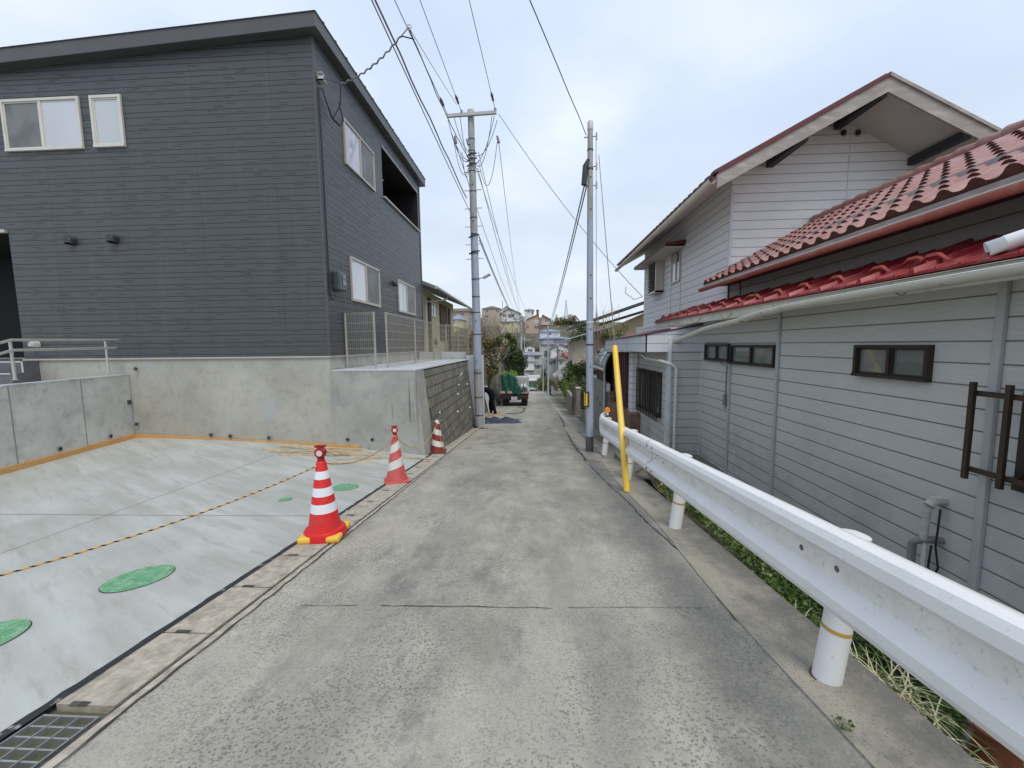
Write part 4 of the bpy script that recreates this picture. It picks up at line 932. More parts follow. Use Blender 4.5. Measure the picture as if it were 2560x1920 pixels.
mb.tube([N1, mid], .01, 5); ptz = [mid.lerp(Qh, i/40)-V((0, 0, .12*4*(i/40)*(1-i/40)))+V((0, .016*math.cos(i*1.5), .016*math.sin(i*1.5))) for i in range(41)]
mb.tube(ptz, .015, 6).m(1).tube([Qh, Qh+V((-.06, .06, -.35)), Qh+V((-.2, 0, -.62)), Qh+V((-.12, .12, -.7)), Qh+V((-.03, .1, -.6)), Qh+V((-.08, .05, -.3))], .012, 6).tube([Qh+V((-.12, .1, -.68)), Qh+V((-.2, -.05, -.6)), V((XR+.05, 7.76, 4.8))], .01, 6).tube([Qh, Qb], .004, 4)
mb.tube([mid, aY(1035, 98, 8.2)], .012, 5)
one(mb, 'service_cable', ['cable', 'cabled'], 'twisted service cable dropping from the overhead wires to the corner of the charcoal house', 'cable', 'overhead wires', smooth=60)
mb = MB(); n_ = 12; mb.tube([N1+V((math.cos(i*2*math.pi/n_)*.045, 0, math.sin(i*2*math.pi/n_)*.045)) for i in range(n_+1)], .009, 5); one(mb, 'ring_joint', 'insulw', 'small pale ring joint hanging on the overhead wires above the charcoal house roof', 'cable fitting')
for (px, py, x1_, y1_, r, lb) in ((1139, 360, 1251, 786, .014, 'far wire from the left end of the crossarm down the street'), (1172, 362, 1280, 786, .012, 'far wire from the middle of the left pole down the street'), (1247, 357, 1303, 786, .012, 'far wire from the right end of the crossarm down the street'), (1196, 380, 1299, 790, .012, 'far wire from the clamps of the left pole down the street'), (1194, 420, 1297, 792, .014, 'second far wire from the clamps of the left pole'), (1197, 590, 1300, 812, .022, 'thick far cable from halfway up the left pole'), (1198, 600, 1302, 815, .015, 'thin far cable beside the thick cable from halfway up the left pole')):
    P = aY(px, py, 13.1); Q = aY(1301 if x1_ > 1290 else x1_+40, y1_, 48)
    wire('overhead_wire', P, Q, .5, r*1.1, 'cable', lb, 18)
for k, (dx, r) in enumerate(((0, .02), (6, .02))):
    P = aY(1461+dx, 463, 8.12); wire('overhead_wire', P, tp4+V((-.05+.1*k, 0, -.25)), .35, r, 'cablel', ('left', 'right')[k]+' pale cable of the two from the black closure on the right pole', 18)
wire('overhead_wire', aY(1246, 284, 12.8), aX(1606, 742, 3.35), .25, .013, 'cable', 'wire crossing over the lane from the crossarm to the red roofed house', 18)
mb = MB(); P = aX(1606, 742, 3.35); mb.tube([P, P+V((-.3, -.2, -.1)), P+V((-.55, -.1, .12)), P+V((-.5, 0, .3))], .01, 5); one(mb, 'cable_loop', 'cablel', 'loose cable loop at the corner of the red roofed house upper wall', 'cable')
wire('overhead_wire', aY(1490, 350, 8.1), aY(1491, 560, 9.5).lerp(aY(1491, 870, 11), 1), .0, .008, 'cable', 'thin near vertical drop wire right of the right pole', 8)
# ------------------------------------------------------------------ guy wire with yellow cover
gb = V((1.175, 5.0, RZ(5.0))); gt = V((1.27, 8.12, 3.6)); gd = (gt-gb).normalized()
g = thing('guy_wire', 'leaning yellow guy wire cover standing before the guardrail by the right pole', 'guy wire', gb)
mb = MB(); Lc = 2.12; mb.tube([gb+gd*.0, gb+gd*.1, gb+gd*Lc], [.043, .043, .041], 16); mb.build('yellow_cover', 'yellow', g, smooth=50)
mb = MB(); mb.tube([gb+gd*(Lc-.1), gt], .007, 6); mb.build('stay_wire', 'cable', g)
# ------------------------------------------------------------------ guardrail
GR = thing('guardrail', 'white steel W-beam guardrail running along the right kerb', 'guardrail', (1.36, 4, RZ(4)))
XB = 1.27
def gz(y): return -0.612-.0965*y
GP = [(8.15, 1.42), (7.7, 1.335), (7.2, XB), (5.7, XB), (4.2, XB), (3.2, XB), (2.2, XB), (1.2, XB), (.2, XB), (-1.5, XB), (-4, XB)]
# W section: (outward towards the lane, height down from the top)
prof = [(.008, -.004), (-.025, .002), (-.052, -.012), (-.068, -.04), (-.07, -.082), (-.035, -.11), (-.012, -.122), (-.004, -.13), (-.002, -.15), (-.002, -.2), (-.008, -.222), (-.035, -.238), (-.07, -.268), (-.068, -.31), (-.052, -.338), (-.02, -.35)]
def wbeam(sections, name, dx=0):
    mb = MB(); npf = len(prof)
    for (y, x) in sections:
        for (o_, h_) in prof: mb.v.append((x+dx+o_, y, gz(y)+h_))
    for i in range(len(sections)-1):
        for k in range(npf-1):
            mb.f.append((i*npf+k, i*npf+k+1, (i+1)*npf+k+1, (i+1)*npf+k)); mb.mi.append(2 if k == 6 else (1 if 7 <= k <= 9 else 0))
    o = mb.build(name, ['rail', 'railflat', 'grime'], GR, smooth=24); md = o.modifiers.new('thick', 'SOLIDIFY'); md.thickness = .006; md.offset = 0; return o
wbeam([p for p in GP if p[0] >= 4.2]+[(3.95, XB)], 'beam')
wbeam([(4.28, XB-.004), (4.2, XB-.004), (3.2, XB-.004), (2.2, XB-.004), (1.2, XB-.004), (.2, XB-.004), (-4, XB-.004)], 'beam')
# flat end piece
mb = MB(); mb.hexa([(1.34, 7.95, gz(8)-.36), (1.45, 8.18, gz(8)-.36), (1.47, 8.16, gz(8)-.36), (1.36, 7.93, gz(8)-.36), (1.34, 7.95, gz(8)+.01), (1.45, 8.18, gz(8)+.01), (1.47, 8.16, gz(8)+.01), (1.36, 7.93, gz(8)+.01)])
mb.tube([(1.30, 7.6, gz(7.6)-.36), (1.30, 7.6, gz(7.6)+.0)], .02, 8); mb.build('end_wing', 'post', GR)
for k, (py_, px_) in enumerate(((1.76, 1.36), (3.71, 1.36), (5.68, 1.37), (7.74, 1.40), (-.25, 1.36))):
    zb = RZ(py_); zt_ = gz(py_)-.066
    lx = lambda z: px_-.035+(z-zb)*.115   # the posts lean away from the lane
    P_ = lambda z: (lx(z), py_, z)
    mb = MB(); mb.tube([P_(zb-.1), P_(zt_-.02), P_(zt_+.005), P_(zt_+.012)], [.056, .056, .056, .035], 28); po = mb.build('post', 'post', GR, smooth=40)
    mb = MB(); mb.tube([P_(zb+.245), P_(zb+.262)], .0575, 28, cap=False); mb.build('ochre_band', 'ochre', po)
    mb = MB(); mb.box((XB+.0, py_-.045, gz(py_)-.26), (lx(zt_)-.02, py_+.045, gz(py_)-.08)); mb.build('bracket', 'post', po)
    mb = MB(); mb.tube([(lx(zb), py_, zb+.004), (lx(zb), py_, zb+.012)], .066, 20); mb.build('base_grout', 'guttrust', po)
def bolt(y, h, x=None, r=.014):
    mb = MB(); x = XB-.005 if x is None else x; mb.lathe([(r, 0), (r, -.006), (r*.6, -.010)][::-1], (x, y, gz(y)+h), 12, 'x'); mb.build('bolt', 'bolt', GR)
for (y_, h) in ((1.88, -.175), (1.66, -.175), (5.55, -.175), (5.75, -.175)): bolt(y_, h, XB-.004)
for y_ in (4.12, 4.02):
    pass
for (y_, h, x) in ((4.22, -.055, XB-.074), (4.06, -.055, XB-.074), (4.02, -.12, XB-.02), (3.88+.02, -.175, XB-.002), (4.14, -.175, XB-.002), (4.22, -.3, XB-.074), (4.06, -.3, XB-.074)): bolt(y_, h, x, .012)
mb = MB(); mb.lathe([(.045, -.02), (.05, -.012), (.05, .012), (.045, .02)], (1.40, 7.62, gz(7.62)+.1), 24, 'y'); rf = mb.build('reflector', 'orange', GR, smooth=30)
mb = MB(); mb.tube([(1.40, 7.62, gz(7.6)), (1.40, 7.62, gz(7.6)+.06)], .02, 8); mb.build('stem', 'post', rf)
# ------------------------------------------------------------------ traffic cones
def cone(label, loc, rz, body, base, lampm, lean=0, k=1.0, weights=None, cap=True, colr='cred'):
    t = thing('traffic_cone', label, 'traffic cone', (0, 0, 0), 'traffic cones along the slab edge')
    mb = MB(); H_ = .7
    mb.lathe([(.165, .03), (.16, .06), (.148, .062), (.13, .14), (.043, .68), (.034, .7)], (0, 0, 0), 36, uvh=(.05, .7)); mb.build('cone_body', body, t, smooth=40)
    mb = MB(); mb.box((-.175, -.175, 0), (.175, .175, .032)); mb.build('base_plate', base, t, bevel=.012)
    if weights:
        mb = MB(); mb.box((-.172, -.172, .001), (.172, .172, .048)).lathe([(.178, .0), (.178, .06), (.165, .08), (.142, .086), (.138, .1)], (0, 0, .0), 32); mb.build('collar', 'cred', t, smooth=40)
        for a in range(4):
            an = R(45+90*a); c_ = V((math.cos(an), math.sin(an), 0))*.165; sx, sy = (1 if math.cos(an) > 0 else -1), (1 if math.sin(an) > 0 else -1); mb = MB(); mb.box((sx*.06, sy*.06, 0), (sx*.18, sy*.18, .056)); mb.build('weight', weights, t, bevel=.02)
    if cap:
        mb = MB(); mb.tube([(0, 0, .66), (0, 0, .73)], [.036, .03], 14); lp = mb.build('lamp_socket', lampm, t, smooth=50)
        mb = MB(); mb.lathe([(.038, -.028), (.048, -.02), (.048, .02), (.038, .028)], (0, 0, .775), 24, 'y').tube([(0, 0, .81), (0, 0, .83)], .03, 12).box((-.045, -.02, .825), (.045, .02, .84)); mb.build('lamp_housing', lampm, t, smooth=40)
        mb = MB(); mb.lathe([(.027, -.005), (.02, 0)][::-1], (0, -.031, .775), 20, 'y'); mb.build('lamp_lens', 'lens', t)
    t.location = loc; t.rotation_euler = (R(lean), 0, rz); t.scale = (k, k, k)
    return t
cone('bright red traffic cone with three white bands and yellow weights nearest the camera', (-1.885, 3.36, RZ(3.36)+.02), R(8), 'cs1', 'cred', 'lampr', weights='cyel', k=.98)
cone('faded pink traffic cone with spiral white bands, middle of the three', (-1.97, 5.47, RZ(5.5)+.01), R(25), 'cs2', 'cpink', 'lampr', k=.95, lean=-3)
cone('dark red traffic cone with a black base at the block wall, farthest of three', (-1.98, 7.95, RZ(7.95)+.01), R(10), 'cs3', 'cblk', 'cdk', cap=False, k=.97)
def zc(x, y, h): return V((x, y, RZ(y)+h))
c1, c2, c3 = zc(-1.885, 3.36, .675), zc(-1.97, 5.45, .66), zc(-1.98, 7.95, .62)
def rope(a, b, sag, r, mat, label, wrap=None, n=30):
    mb = MB(); pts = [a.lerp(b, i/n)-V((0, 0, sag*4*(i/n)*(1-i/n))) for i in range(n+1)]; mb.tube(pts, r, 8, uvw=True)
    if wrap is not None: mb.tube([wrap+V((math.cos(i*.6)*.034, math.sin(i*.6)*.034, .003*i-.02)) for i in range(12)], r, 6, uvw=True)
    return one(mb, 'rope', mat, label, 'rope', 'yellow and black ropes between cones', smooth=60)
e0 = aX(-60, 1459, -3.1)
rope(c1, V((-3.1, 1.35, -1.13)), .09, .0055, 'rope', 'yellow and black rope sagging from the near cone out of the left edge', c1)
rope(c1+V((0, .03, 0)), c2, .13, .0055, 'rope', 'yellow and black rope between the near red cone and the faded pink cone', c2)
rope(c2+V((0, .03, 0)), c3, .32, .0055, 'ropey', 'plain yellow rope between the faded pink cone and the far dark cone', c3)
mb = MB(); mb.tube([c3+V((math.cos(i*.5)*.07+.08, -.02, math.sin(i*.5)*.04+.02)) for i in range(26)], .006, 5).tube([c3, c3+V((.06, -.08, -.2)), c3+V((.12, -.1, -.45)), c3+V((.15, -.1, -.6))], .005, 5); one(mb, 'rope_coil', 'ropey', 'small yellow rope coil tied on top of the far dark cone', 'rope')
# ------------------------------------------------------------------ red roofed house on the right
RH = thing('red_roof_house', 'grey clad old house with red tiled roofs on the right side', 'house', (4, 7, -2.2))
X1 = 3.0; Y1 = 7.33; X2, YG, Y2e = 3.44, 7.4, 12.85
mb = MB(); mb.poly([(X1, -3, -2.3), (X1, -3, .42), (X1, Y1, .42), (X1, Y1, -2.3)]); mb.build('lower_wall', 'gsid', RH)
mb = MB(); mb.poly([(2.44, Y1, -2.4), (X1, Y1, -2.4), (X1, Y1, .3), (2.44, Y1, .3)]).poly([(2.44, Y1, -2.5), (2.44, Y1, .2), (2.44, 10.2, .2), (2.44, 10.2, -2.7)]); mb.build('entrance_wall', 'gsid', RH)
F1 = FX(X1, -1)
for yy, wd in ((5.07, .045), (2.744, .05), (6.25, .03)): mb = MB(); fbox(mb, F1, yy-wd/2, yy+wd/2, -2.3, .4 if yy != 6.25 else -.32, 0, .035); mb.build('batten', 'batten', RH, bevel=.008)
mb = MB(); mb.box((2.41, Y1-.03, -2.4), (2.47, Y1+.02, .1)).box((X1-.015, Y1-.015, -2.3), (X1+.01, Y1, .35)).box((2.425, Y1+.08, -2.4), (2.438, Y1+.17, .1)); mb.build('corner_post', 'wtrim', RH, bevel=.006)
def brwin(u0, u1, w0, w1, br=.027):
    window(RH, F1, u0, u1, w0, w1, 'brown', ['gl_br', 'gl_br'], t=br, d=.05)
brwin(3.17, 3.87, -.315, -.033); brwin(5.11, 6.22, -.315, -.03); brwin(6.28, 7.12, -.292, -.018)
window(RH, F1, 1.2, 2.55, -.92, -.31, 'brown', ['gl_br', 'gl_br'], t=.045, d=.06)
# slatted lattice over the near window
LT = MB(); Xl = 2.84
yl = lambda px, py: aX(px, py, Xl).y
for yy in (2.73, 2.53, 2.33, 2.13, 1.93, 1.73, 1.53):
    LT.box((Xl-.012, yy-.014, -.91), (Xl+.012, yy+.014, -.27))
lat = LT.build('lattice_slat', 'brown2', RH)
mb = MB(); mb.box((Xl+.013, 1.45, -.36), (Xl+.025, 2.76, -.325)).box((Xl+.013, 1.45, -.86), (Xl+.025, 2.76, -.825)).box((Xl+.02, 2.5, -.35), (X1, 2.53, -.335)).box((Xl+.02, 2.5, -.86), (X1, 2.53, -.83)).box((Xl+.02, 1.3, -.35), (X1, 1.33, -.335)); mb.build('lattice_rail', 'brown2', lat)
# small box with cable on the wall
mb = MB(); fbox(mb, F1, 6.27, 6.38, -.97, -.80, 0, .05); jb = mb.build('junction_box', 'pvcg', RH, bevel=.006)
mb = MB(); mb.tube([(X1-.05, 6.3, -.82), (X1-.06, 6.27, -.6), (X1-.05, 6.28, -.36), (X1-.06, 6.42, -.34), (X1-.06, 6.5, -.25)], .004, 5).tube([(X1-.055, 6.33, -.98), (X1-.05, 6.28, -1.02), (X1-.06, 6.25, -.9), (X1-.06, 6.24, -.3), (X1-.06, 6.25, -.0), (X1-.055, 7.1, .01)], .004, 5); mb.build('cable', 'cabled', jb)
# pipes coming out of the wall
mb = MB(); pz = -1.17; py_ = 3.0
mb.tube([(X1, py_-.0, pz), (X1-.07, py_, pz), (X1-.105, py_, pz-.04)], .034, 12).tube([(X1-.11, py_, pz-.05), (X1-.115, py_+.01, -1.5)], .024, 12); pp = mb.build('lagged_pipe', 'lagged', RH, smooth=50)
mb = MB(); mb.tube([(X1, 2.99, -1.47), (X1-.09, 3.0, -1.47), (X1-.14, 3.02, -1.485), (X1-.15, 3.05, -1.52), (X1-.15, 3.05, -2.1)], .026, 12); mb.build('waste_pipe', 'pvcg', RH, smooth=50)
mb = MB(); mb.tube([(X1-.11, 3.0, -1.5), (X1-.11, 3.0, -2.1)], .017, 10); mb.build('water_pipe', 'pvc', RH, smooth=50)
mb = MB(); mb.tube([(X1-.06, 2.96, -1.22), (X1-.08, 2.95, -1.5), (X1-.07, 2.93, -1.65), (X1-.1, 2.96, -1.85), (X1-.1, 2.94, -2.1)], .007, 5).tube([(X1-.09, 2.97, -1.5), (X1-.08, 2.99, -1.68), (X1-.06, 2.92, -1.8), (X1-.08, 2.93, -2.1)], .007, 5); mb.build('pipe_cable', 'cabled', RH)
# lower metal roof with ribs, fascia board and gutter
za, zb_ = .47, .77; xa, xb = 2.63, 3.44; yE = 8.95
lean = RH
mb = MB(); mb.hexa([(xa, -3, za-.03), (xb, -3, zb_-.03), (xb, yE, zb_-.03), (xa, yE, za-.03), (xa, -3, za), (xb, -3, zb_), (xb, yE, zb_), (xa, yE, za)])
def rrib(yv, w_, h_): mb.hexa([(xa-.012, yv, za-.01), (xb, yv, zb_-.005), (xb, yv+w_, zb_-.005), (xa-.012, yv+w_, za-.01), (xa-.012, yv+w_*.3, za+h_), (xb, yv+w_*.3, zb_+h_), (xb, yv+w_*.7, zb_+h_), (xa-.012, yv+w_*.7, za+h_)])
yy = -2.9
while yy < yE-.1:
    rrib(yy, .06, .028)
    if yy+.16 < yE: rrib(yy+.15, .022, .01)
    if yy+.32 < yE: rrib(yy+.3, .022, .01)
    yy += .45
mr_ = mb.build('metal_roof', 'red', RH)
yy = 2.11
k = 0
while yy < yE:
    for j in range(2 if k in (2, 7, 12) else 1):
        s = yy+j*.2
        if s > yE-.05: break
        x_ = xa+.14+.05*j; z_ = za+(x_-xa)*(zb_-za)/(xb-xa)+.02
        mb = MB(); mb.add([(x_, s-.11, z_+.0), (x_, s-.08, z_+.02), (x_, s-.03, z_+.062), (x_, s+.03, z_+.062), (x_, s+.08, z_+.02), (x_, s+.11, z_), (x_, s+.04, z_+.04), (x_, s-.04, z_+.04),
                (x_+.035, s-.11, z_+.0), (x_+.035, s-.08, z_+.02), (x_+.035, s-.03, z_+.062), (x_+.035, s+.03, z_+.062), (x_+.035, s+.08, z_+.02), (x_+.035, s+.11, z_), (x_+.035, s+.04, z_+.04), (x_+.035, s-.04, z_+.04)],
               [(0, 1, 2, 7), (7, 2, 3, 6), (6, 3, 4, 5), (15, 10, 9, 8), (14, 11, 10, 15), (13, 12, 11, 14), (1, 9, 10, 2), (2, 10, 11, 3), (3, 11, 12, 4), (0, 8, 9, 1), (4, 12, 13, 5)]); mb.build('snow_guard', 'redl', mr_)
    yy += .45
    k += 1
mb = MB(); mb.box((xa+.03, -3, za-.14), (xa+.06, yE, za-.035)); mb.build('fascia_board', 'gutt', RH)
mb = MB(); mb.box((xa+.06, -3, za-.1), (X1, Y1, za-.06)).box((xa+.0, -3, za-.034), (xa+.028, yE, za-.02)); mb.build('soffit', 'soffitw', RH)
def gutter(pts, r, mat, name='gutter', rim=None, fill=None, parent=RH):
    mb = MB(); n = 10; vs = []
    for p in pts:
        for k in range(n+1):
            t = math.pi+math.pi*k/n; vs.append((p[0]+math.cos(t)*r, p[1], p[2]+math.sin(t)*r))
    mb.add(vs, [(i*(n+1)+k, i*(n+1)+k+1, (i+1)*(n+1)+k+1, (i+1)*(n+1)+k) for i in range(len(pts)-1) for k in range(n)])
    o = mb.build(name, mat, parent, smooth=50); md = o.modifiers.new('t', 'SOLIDIFY'); md.thickness = .004
    mb = MB(); mb.tube([(p[0]-r, p[1], p[2]) for p in pts], .006, 6).tube([(p[0]+r, p[1], p[2]) for p in pts], .006, 6); mb.build('gutter_lip', rim or mat, o)
    if fill:
        mb = MB(); mb.tube([(p[0], p[1], p[2]-r*.3) for p in pts[fill:]], r*.75, 6); mb.build('debris', 'guttrust', o)
    return o
Xg = 2.56; gpts = [(Xg, -3, .40), (Xg, 2.3, .39), (Xg, 3.3, .385), (Xg, 4.2, .37), (Xg, 4.75, .335), (Xg, 5.15, .29)]
endp = [aX(1700, 845, 2.52), aX(1640, 868, 2.50), aX(1586, 893, 2.48)]
for (px, py) in ((1770, 818), (1700, 846), (1640, 870), (1588, 892)):
    q_ = aX(px, py, Xg-.01); gpts.append((q_.x, q_.y, q_.z))
gutter(gpts, .052, 'gutt', rim='whit', fill=5)
mb = MB()
for yy in (3.0, 2.25, 4.4, 1.5, 5.6, 6.6, 7.7): mb.tube([(Xg-.05, yy, .40), (Xg-.02, yy-.01, .33), (Xg+.05, yy+.02, .32), (Xg+.09, yy-.04, .40)], .005, 5)
mb.build('gutter_hook', 'guttrust', RH)
# white pipe lying on the roof
mb = MB(); a, b = aX(2470, 652, 2.68), aX(2600, 612, 2.9); a = V((2.62, 2.52, .52)); b = V((3.25, 2.05, .79))
mb.tube([a, b], .038, 18, cap=False); o = mb.build('roof_pipe', 'pvcw', RH, smooth=60); md = o.modifiers.new('t', 'SOLIDIFY'); md.thickness = .004
d_ = (b-a).normalized(); mb = MB(); mb.tube([a+d_*.07, a+d_*.16], .045, 18); mb.build('pipe_collar', 'pvcw', o, smooth=50)
# one-storey wall between the roofs and upper tiled roof
mb = MB(); mb.poly([(X2, -3, .5), (X2, YG-.02, .5), (X2, YG-.02, 1.35), (X2, -3, 1.35)]); mb.build('mid_wall', mat_siding_grey('shaded_band_siding', (.3, .29, .29), dirty=False), RH)  # shade under the tiled eave put into a darker siding colour
mb = MB(); mb.box((X2-.02, YG-.05, .5), (X2+.0, YG-.035, 1.2)); mb.build('wall_joint', 'redd', RH); mb = MB(); mb.box((X2-.012, YG-.45, .5), (X2-.001, YG-.42, 1.2)); mb.build('wall_joint', 'redd', RH)
# tiled roof: wavy courses of S tiles
ex, ez = 3.02, 1.03; rx, rz = 4.82, 2.02
sl = V((rx-ex, 0, rz-ez)); SLn = sl.length; sd_ = sl.normalized(); nn = V((-sd_.z, 0, sd_.x))
rows = 9; pitch = .212; yT0, yT1 = -.6, 7.36
mb = MB(); samp = 9; ncol = int((yT1-yT0)/pitch)
def prof_s(t): # one tile: pan then roll
    return .028*max(0, math.sin(math.pi*(t-.42)/.58)) ** .8 * 1.6 if t > .42 else -.008*math.sin(math.pi*t/.42)
for rI in range(rows):
    s0 = SLn*rI/rows-.03; s1 = SLn*(rI+1)/rows+.015
    vs = []; 
    for c in range(ncol):
        for k in range(samp+1):
            t = k/samp; yv = yT1-(c+t)*pitch; h = prof_s(t)
            for (ss, lift) in ((s0, .034), (s1, .006)):
                p = V((ex, yv, ez))+sd_*ss+nn*(h+lift); vs.append(tuple(p))
    for c in range(ncol):
        fs = []
        for k in range(samp):
            i = (c*(samp+1)+k)*2; fs.append((i, i+1, i+3, i+2))
        for f in fs: pass
    b = mb.add(vs, [((c*(samp+1)+k)*2, (c*(samp+1)+k)*2+1, (c*(samp+1)+k)*2+3, (c*(samp+1)+k)*2+2) for c in range(ncol) for k in range(samp)])
    # butt faces
    vb = []
    for c in range(ncol):
        for k in range(samp+1):
            t = k/samp; yv = yT1-(c+t)*pitch; h = prof_s(t)
            p = V((ex, yv, ez))+sd_*s0+nn*(h+.034); q_ = V((ex, yv, ez))+sd_*(s0+.012)+nn*(min(h, 0)-.002 if rI == 0 else h-.012); vb += [tuple(p), tuple(q_)]
    mb.m(1).add(vb, [((c*(samp+1)+k)*2, (c*(samp+1)+k)*2+2, (c*(samp+1)+k)*2+3, (c*(samp+1)+k)*2+1) for c in range(ncol) for k in range(samp)]).__class__; mb.m(0)
tr = mb.build('tile_roof', ['tile', 'tilend'], RH, smooth=35)
mb = MB(); mb.hexa([(ex-.0, yT0, ez-.05), (rx+.02, yT0, rz-.05), (rx+.02, yT1-.02, rz-.05), (ex, yT1-.02, ez-.05), (ex-.0, yT0, ez-.01), (rx, yT0, rz-.01), (rx, yT1-.02, rz-.01), (ex, yT1-.02, ez-.01)])
mb.add([(rx, yT0, rz), (rx+2.2, yT0, rz-1.2), (rx+2.2, yT1, rz-1.2), (rx, yT1, rz)], [(0, 1, 2, 3)]); mb.build('roof_deck', 'tilend', tr)
mb = MB(); yy = yT1
while yy > yT0: mb.tube([(rx, yy, rz+.055), (rx, yy-.02, rz+.06), (rx, yy-.25, rz+.045)], [.078, .08, .062], 12); yy -= .235
mb.build('ridge_tile', 'tile', tr, smooth=40)
mb = MB(); mb.box((ex-.02, yT0, ez-.09), (ex+.01, yT1, ez-.012)); mb.build('eave_board', 'fwood', tr)
mb = MB(); mb.poly([(ex, yT0, ez-.06), (X2+.02, yT0, ez-.03), (X2+.02, yT1, ez-.03), (ex, yT1, ez-.06)]); mb.build('eave_soffit', 'tilend', tr)
gutter([(ex-.055, yT0, ez-.1), (ex-.055, 3, ez-.085), (ex-.055, yT1+.02, ez-.075)], .05, 'pink', rim='soffitw')
# two-storey block
Zc = 2.78; ax_, az_ = 5.2, 3.80
mb = MB(); pt = (X2, YG, 0); sl2 = (3.78-2.78)/(5.31-3.44)
xs2 = 5.16; xr = 2*xs2-X2
mb.poly([(X2, YG, -2.4), (xr, YG, -2.4), (xr, YG, 2.85), (5.16, YG, 3.78), (X2, YG, 2.86)])
mb.build('gable_wall', 'gsid2', RH)
mb = MB(); mb.poly([(X2, YG, .3), (X2, Y2e, .3), (X2, Y2e, 2.86), (X2, YG, 2.86)]).poly([(X2, Y2e, -2.4), (xr, Y2e, -2.4), (xr, Y2e, 2.85), (xs2, Y2e, 3.75), (X2, Y2e, 2.85)]).poly([(xr, YG, -2.4), (xr, Y2e, -2.4), (xr, Y2e, 2.85), (xr, YG, 2.85)]); mb.build('street_wall', 'gsid2', RH)
mb = MB(); mb.box((X2-.12, YG+.2, -2.4), (X2-.003, Y2e+.35, .52)); mb.build('lower_street_wall', 'gsid2', RH)
mb = MB(); mb.box((X2-.012, YG-.012, .5), (X2+.03, YG+.03, 2.7)); mb.build('corner_trim', 'wtrim', RH); mb = MB(); mb.box((5.35-.008, YG-.008, 1.5), (5.35+.008, YG-.001, 3.6)); mb.build('board_joint', 'wtrim', RH)
for u, wv in ((5.23, 3.5), (5.465, 3.49)):
    mb = MB(); mb.lathe([(.045, 0), (.07, -.012), (.072, 0)][::-1], (u, YG-.004, wv), 20, 'y'); v_ = mb.build('vent_pipe', 'alu_w', RH); mb = MB(); mb.lathe([(.044, 0), (.0401, -.001)], (u, YG-.017, wv), 16, 'y'); mb.build('vent_mouth', 'brown', v_)
# main roof: two slopes with overhang
yF, yB = 6.5, Y2e+.75; slope = .535; apx, apz = 5.16, 3.83
exl = 2.79; ezl = apz-(apx-exl)*slope; exr = 7.9; ezr = apz-(exr-apx)*slope
th_ = .1
for sgn, (ax1, az1) in (('l', (exl, ezl)), ('r', (exr, ezr))):
    mb = MB(); mb.hexa([(ax1, yF, az1-th_), (apx, yF, apz-th_), (apx, yB, apz-th_), (ax1, yB, az1-th_), (ax1, yF, az1), (apx, yF, apz), (apx, yB, apz), (ax1, yB, az1)]) if sgn == 'l' else mb.hexa([(apx, yF, apz-th_), (ax1, yF, az1-th_), (ax1, yB, az1-th_), (apx, yB, apz-th_), (apx, yF, apz), (ax1, yF, az1), (ax1, yB, az1), (apx, yB, apz)])
    mb.build('roof_slope', 'redd', RH)
# tile layer seen edge-on at the eave
mb = MB(); yy = yF
while yy < yB-.05:
    mb.hexa([(exl-.03, yy, ezl-.0), (apx, yy, apz+.0), (apx, yy+.16, apz), (exl-.03, yy+.16, ezl), (exl-.03, yy+.02, ezl+.055), (apx, yy+.02, apz+.055), (apx, yy+.14, apz+.055), (exl-.03, yy+.14, ezl+.055)]); yy += .235
mb.build('tile_course', 'tilend', RH)
mb = MB(); 
for (xa_, za_) in ((exl, ezl), (exr, ezr)): mb.hexa([(xa_, yF+.03, za_-th_-.012), (apx, yF+.03, apz-th_-.012), (apx, yB, apz-th_-.012), (xa_, yB, za_-th_-.012), (xa_, yF+.03, za_-th_-.003), (apx, yF+.03, apz-th_-.003), (apx, yB, apz-th_-.003), (xa_, yB, za_-th_-.003)])
mb.build('soffit', 'soffitw', RH)
# barge boards
for nm, (xa_, za_) in (('l', (exl, ezl)), ('r', (exr, ezr))):
    mb = MB(); bh = .2
    mb.hexa([(xa_, yF-.035, za_-bh-.03), (apx, yF-.035, apz-bh-.03), (apx, yF-.001, apz-bh-.03), (xa_, yF-.001, za_-bh-.03), (xa_, yF-.035, za_-.02), (apx, yF-.035, apz-.02), (apx, yF-.001, apz-.02), (xa_, yF-.001, za_-.02)])
    bo = mb.build('barge_board', 'fwood', RH); fixn(bo)
    mb = MB(); mb.hexa([(xa_, yF-.06, za_-.02), (apx, yF-.06, apz-.02), (apx, yF+.1, apz-.02), (xa_, yF+.1, za_-.02), (xa_, yF-.06, za_+.03), (apx, yF-.06, apz+.03), (apx, yF+.1, apz+.03), (xa_, yF+.1, za_+.03)]); q_ = mb.build('verge_flashing', 'redd' if nm == 'l' else 'fwood', RH); fixn(q_)
for xb_ in (4.05, 5.12, 6.35):
    mb = MB(); zz_ = apz-abs(xb_-apx)*slope-th_-.09; mb.box((xb_-.055, yF+.0, zz_-.07), (xb_+.055, YG, zz_+.05)); mb.build('purlin', 'beam', RH)
gutter([(exl-.06, yF, ezl-.09), (exl-.06, yB, ezl-.14)], .055, 'gutt')
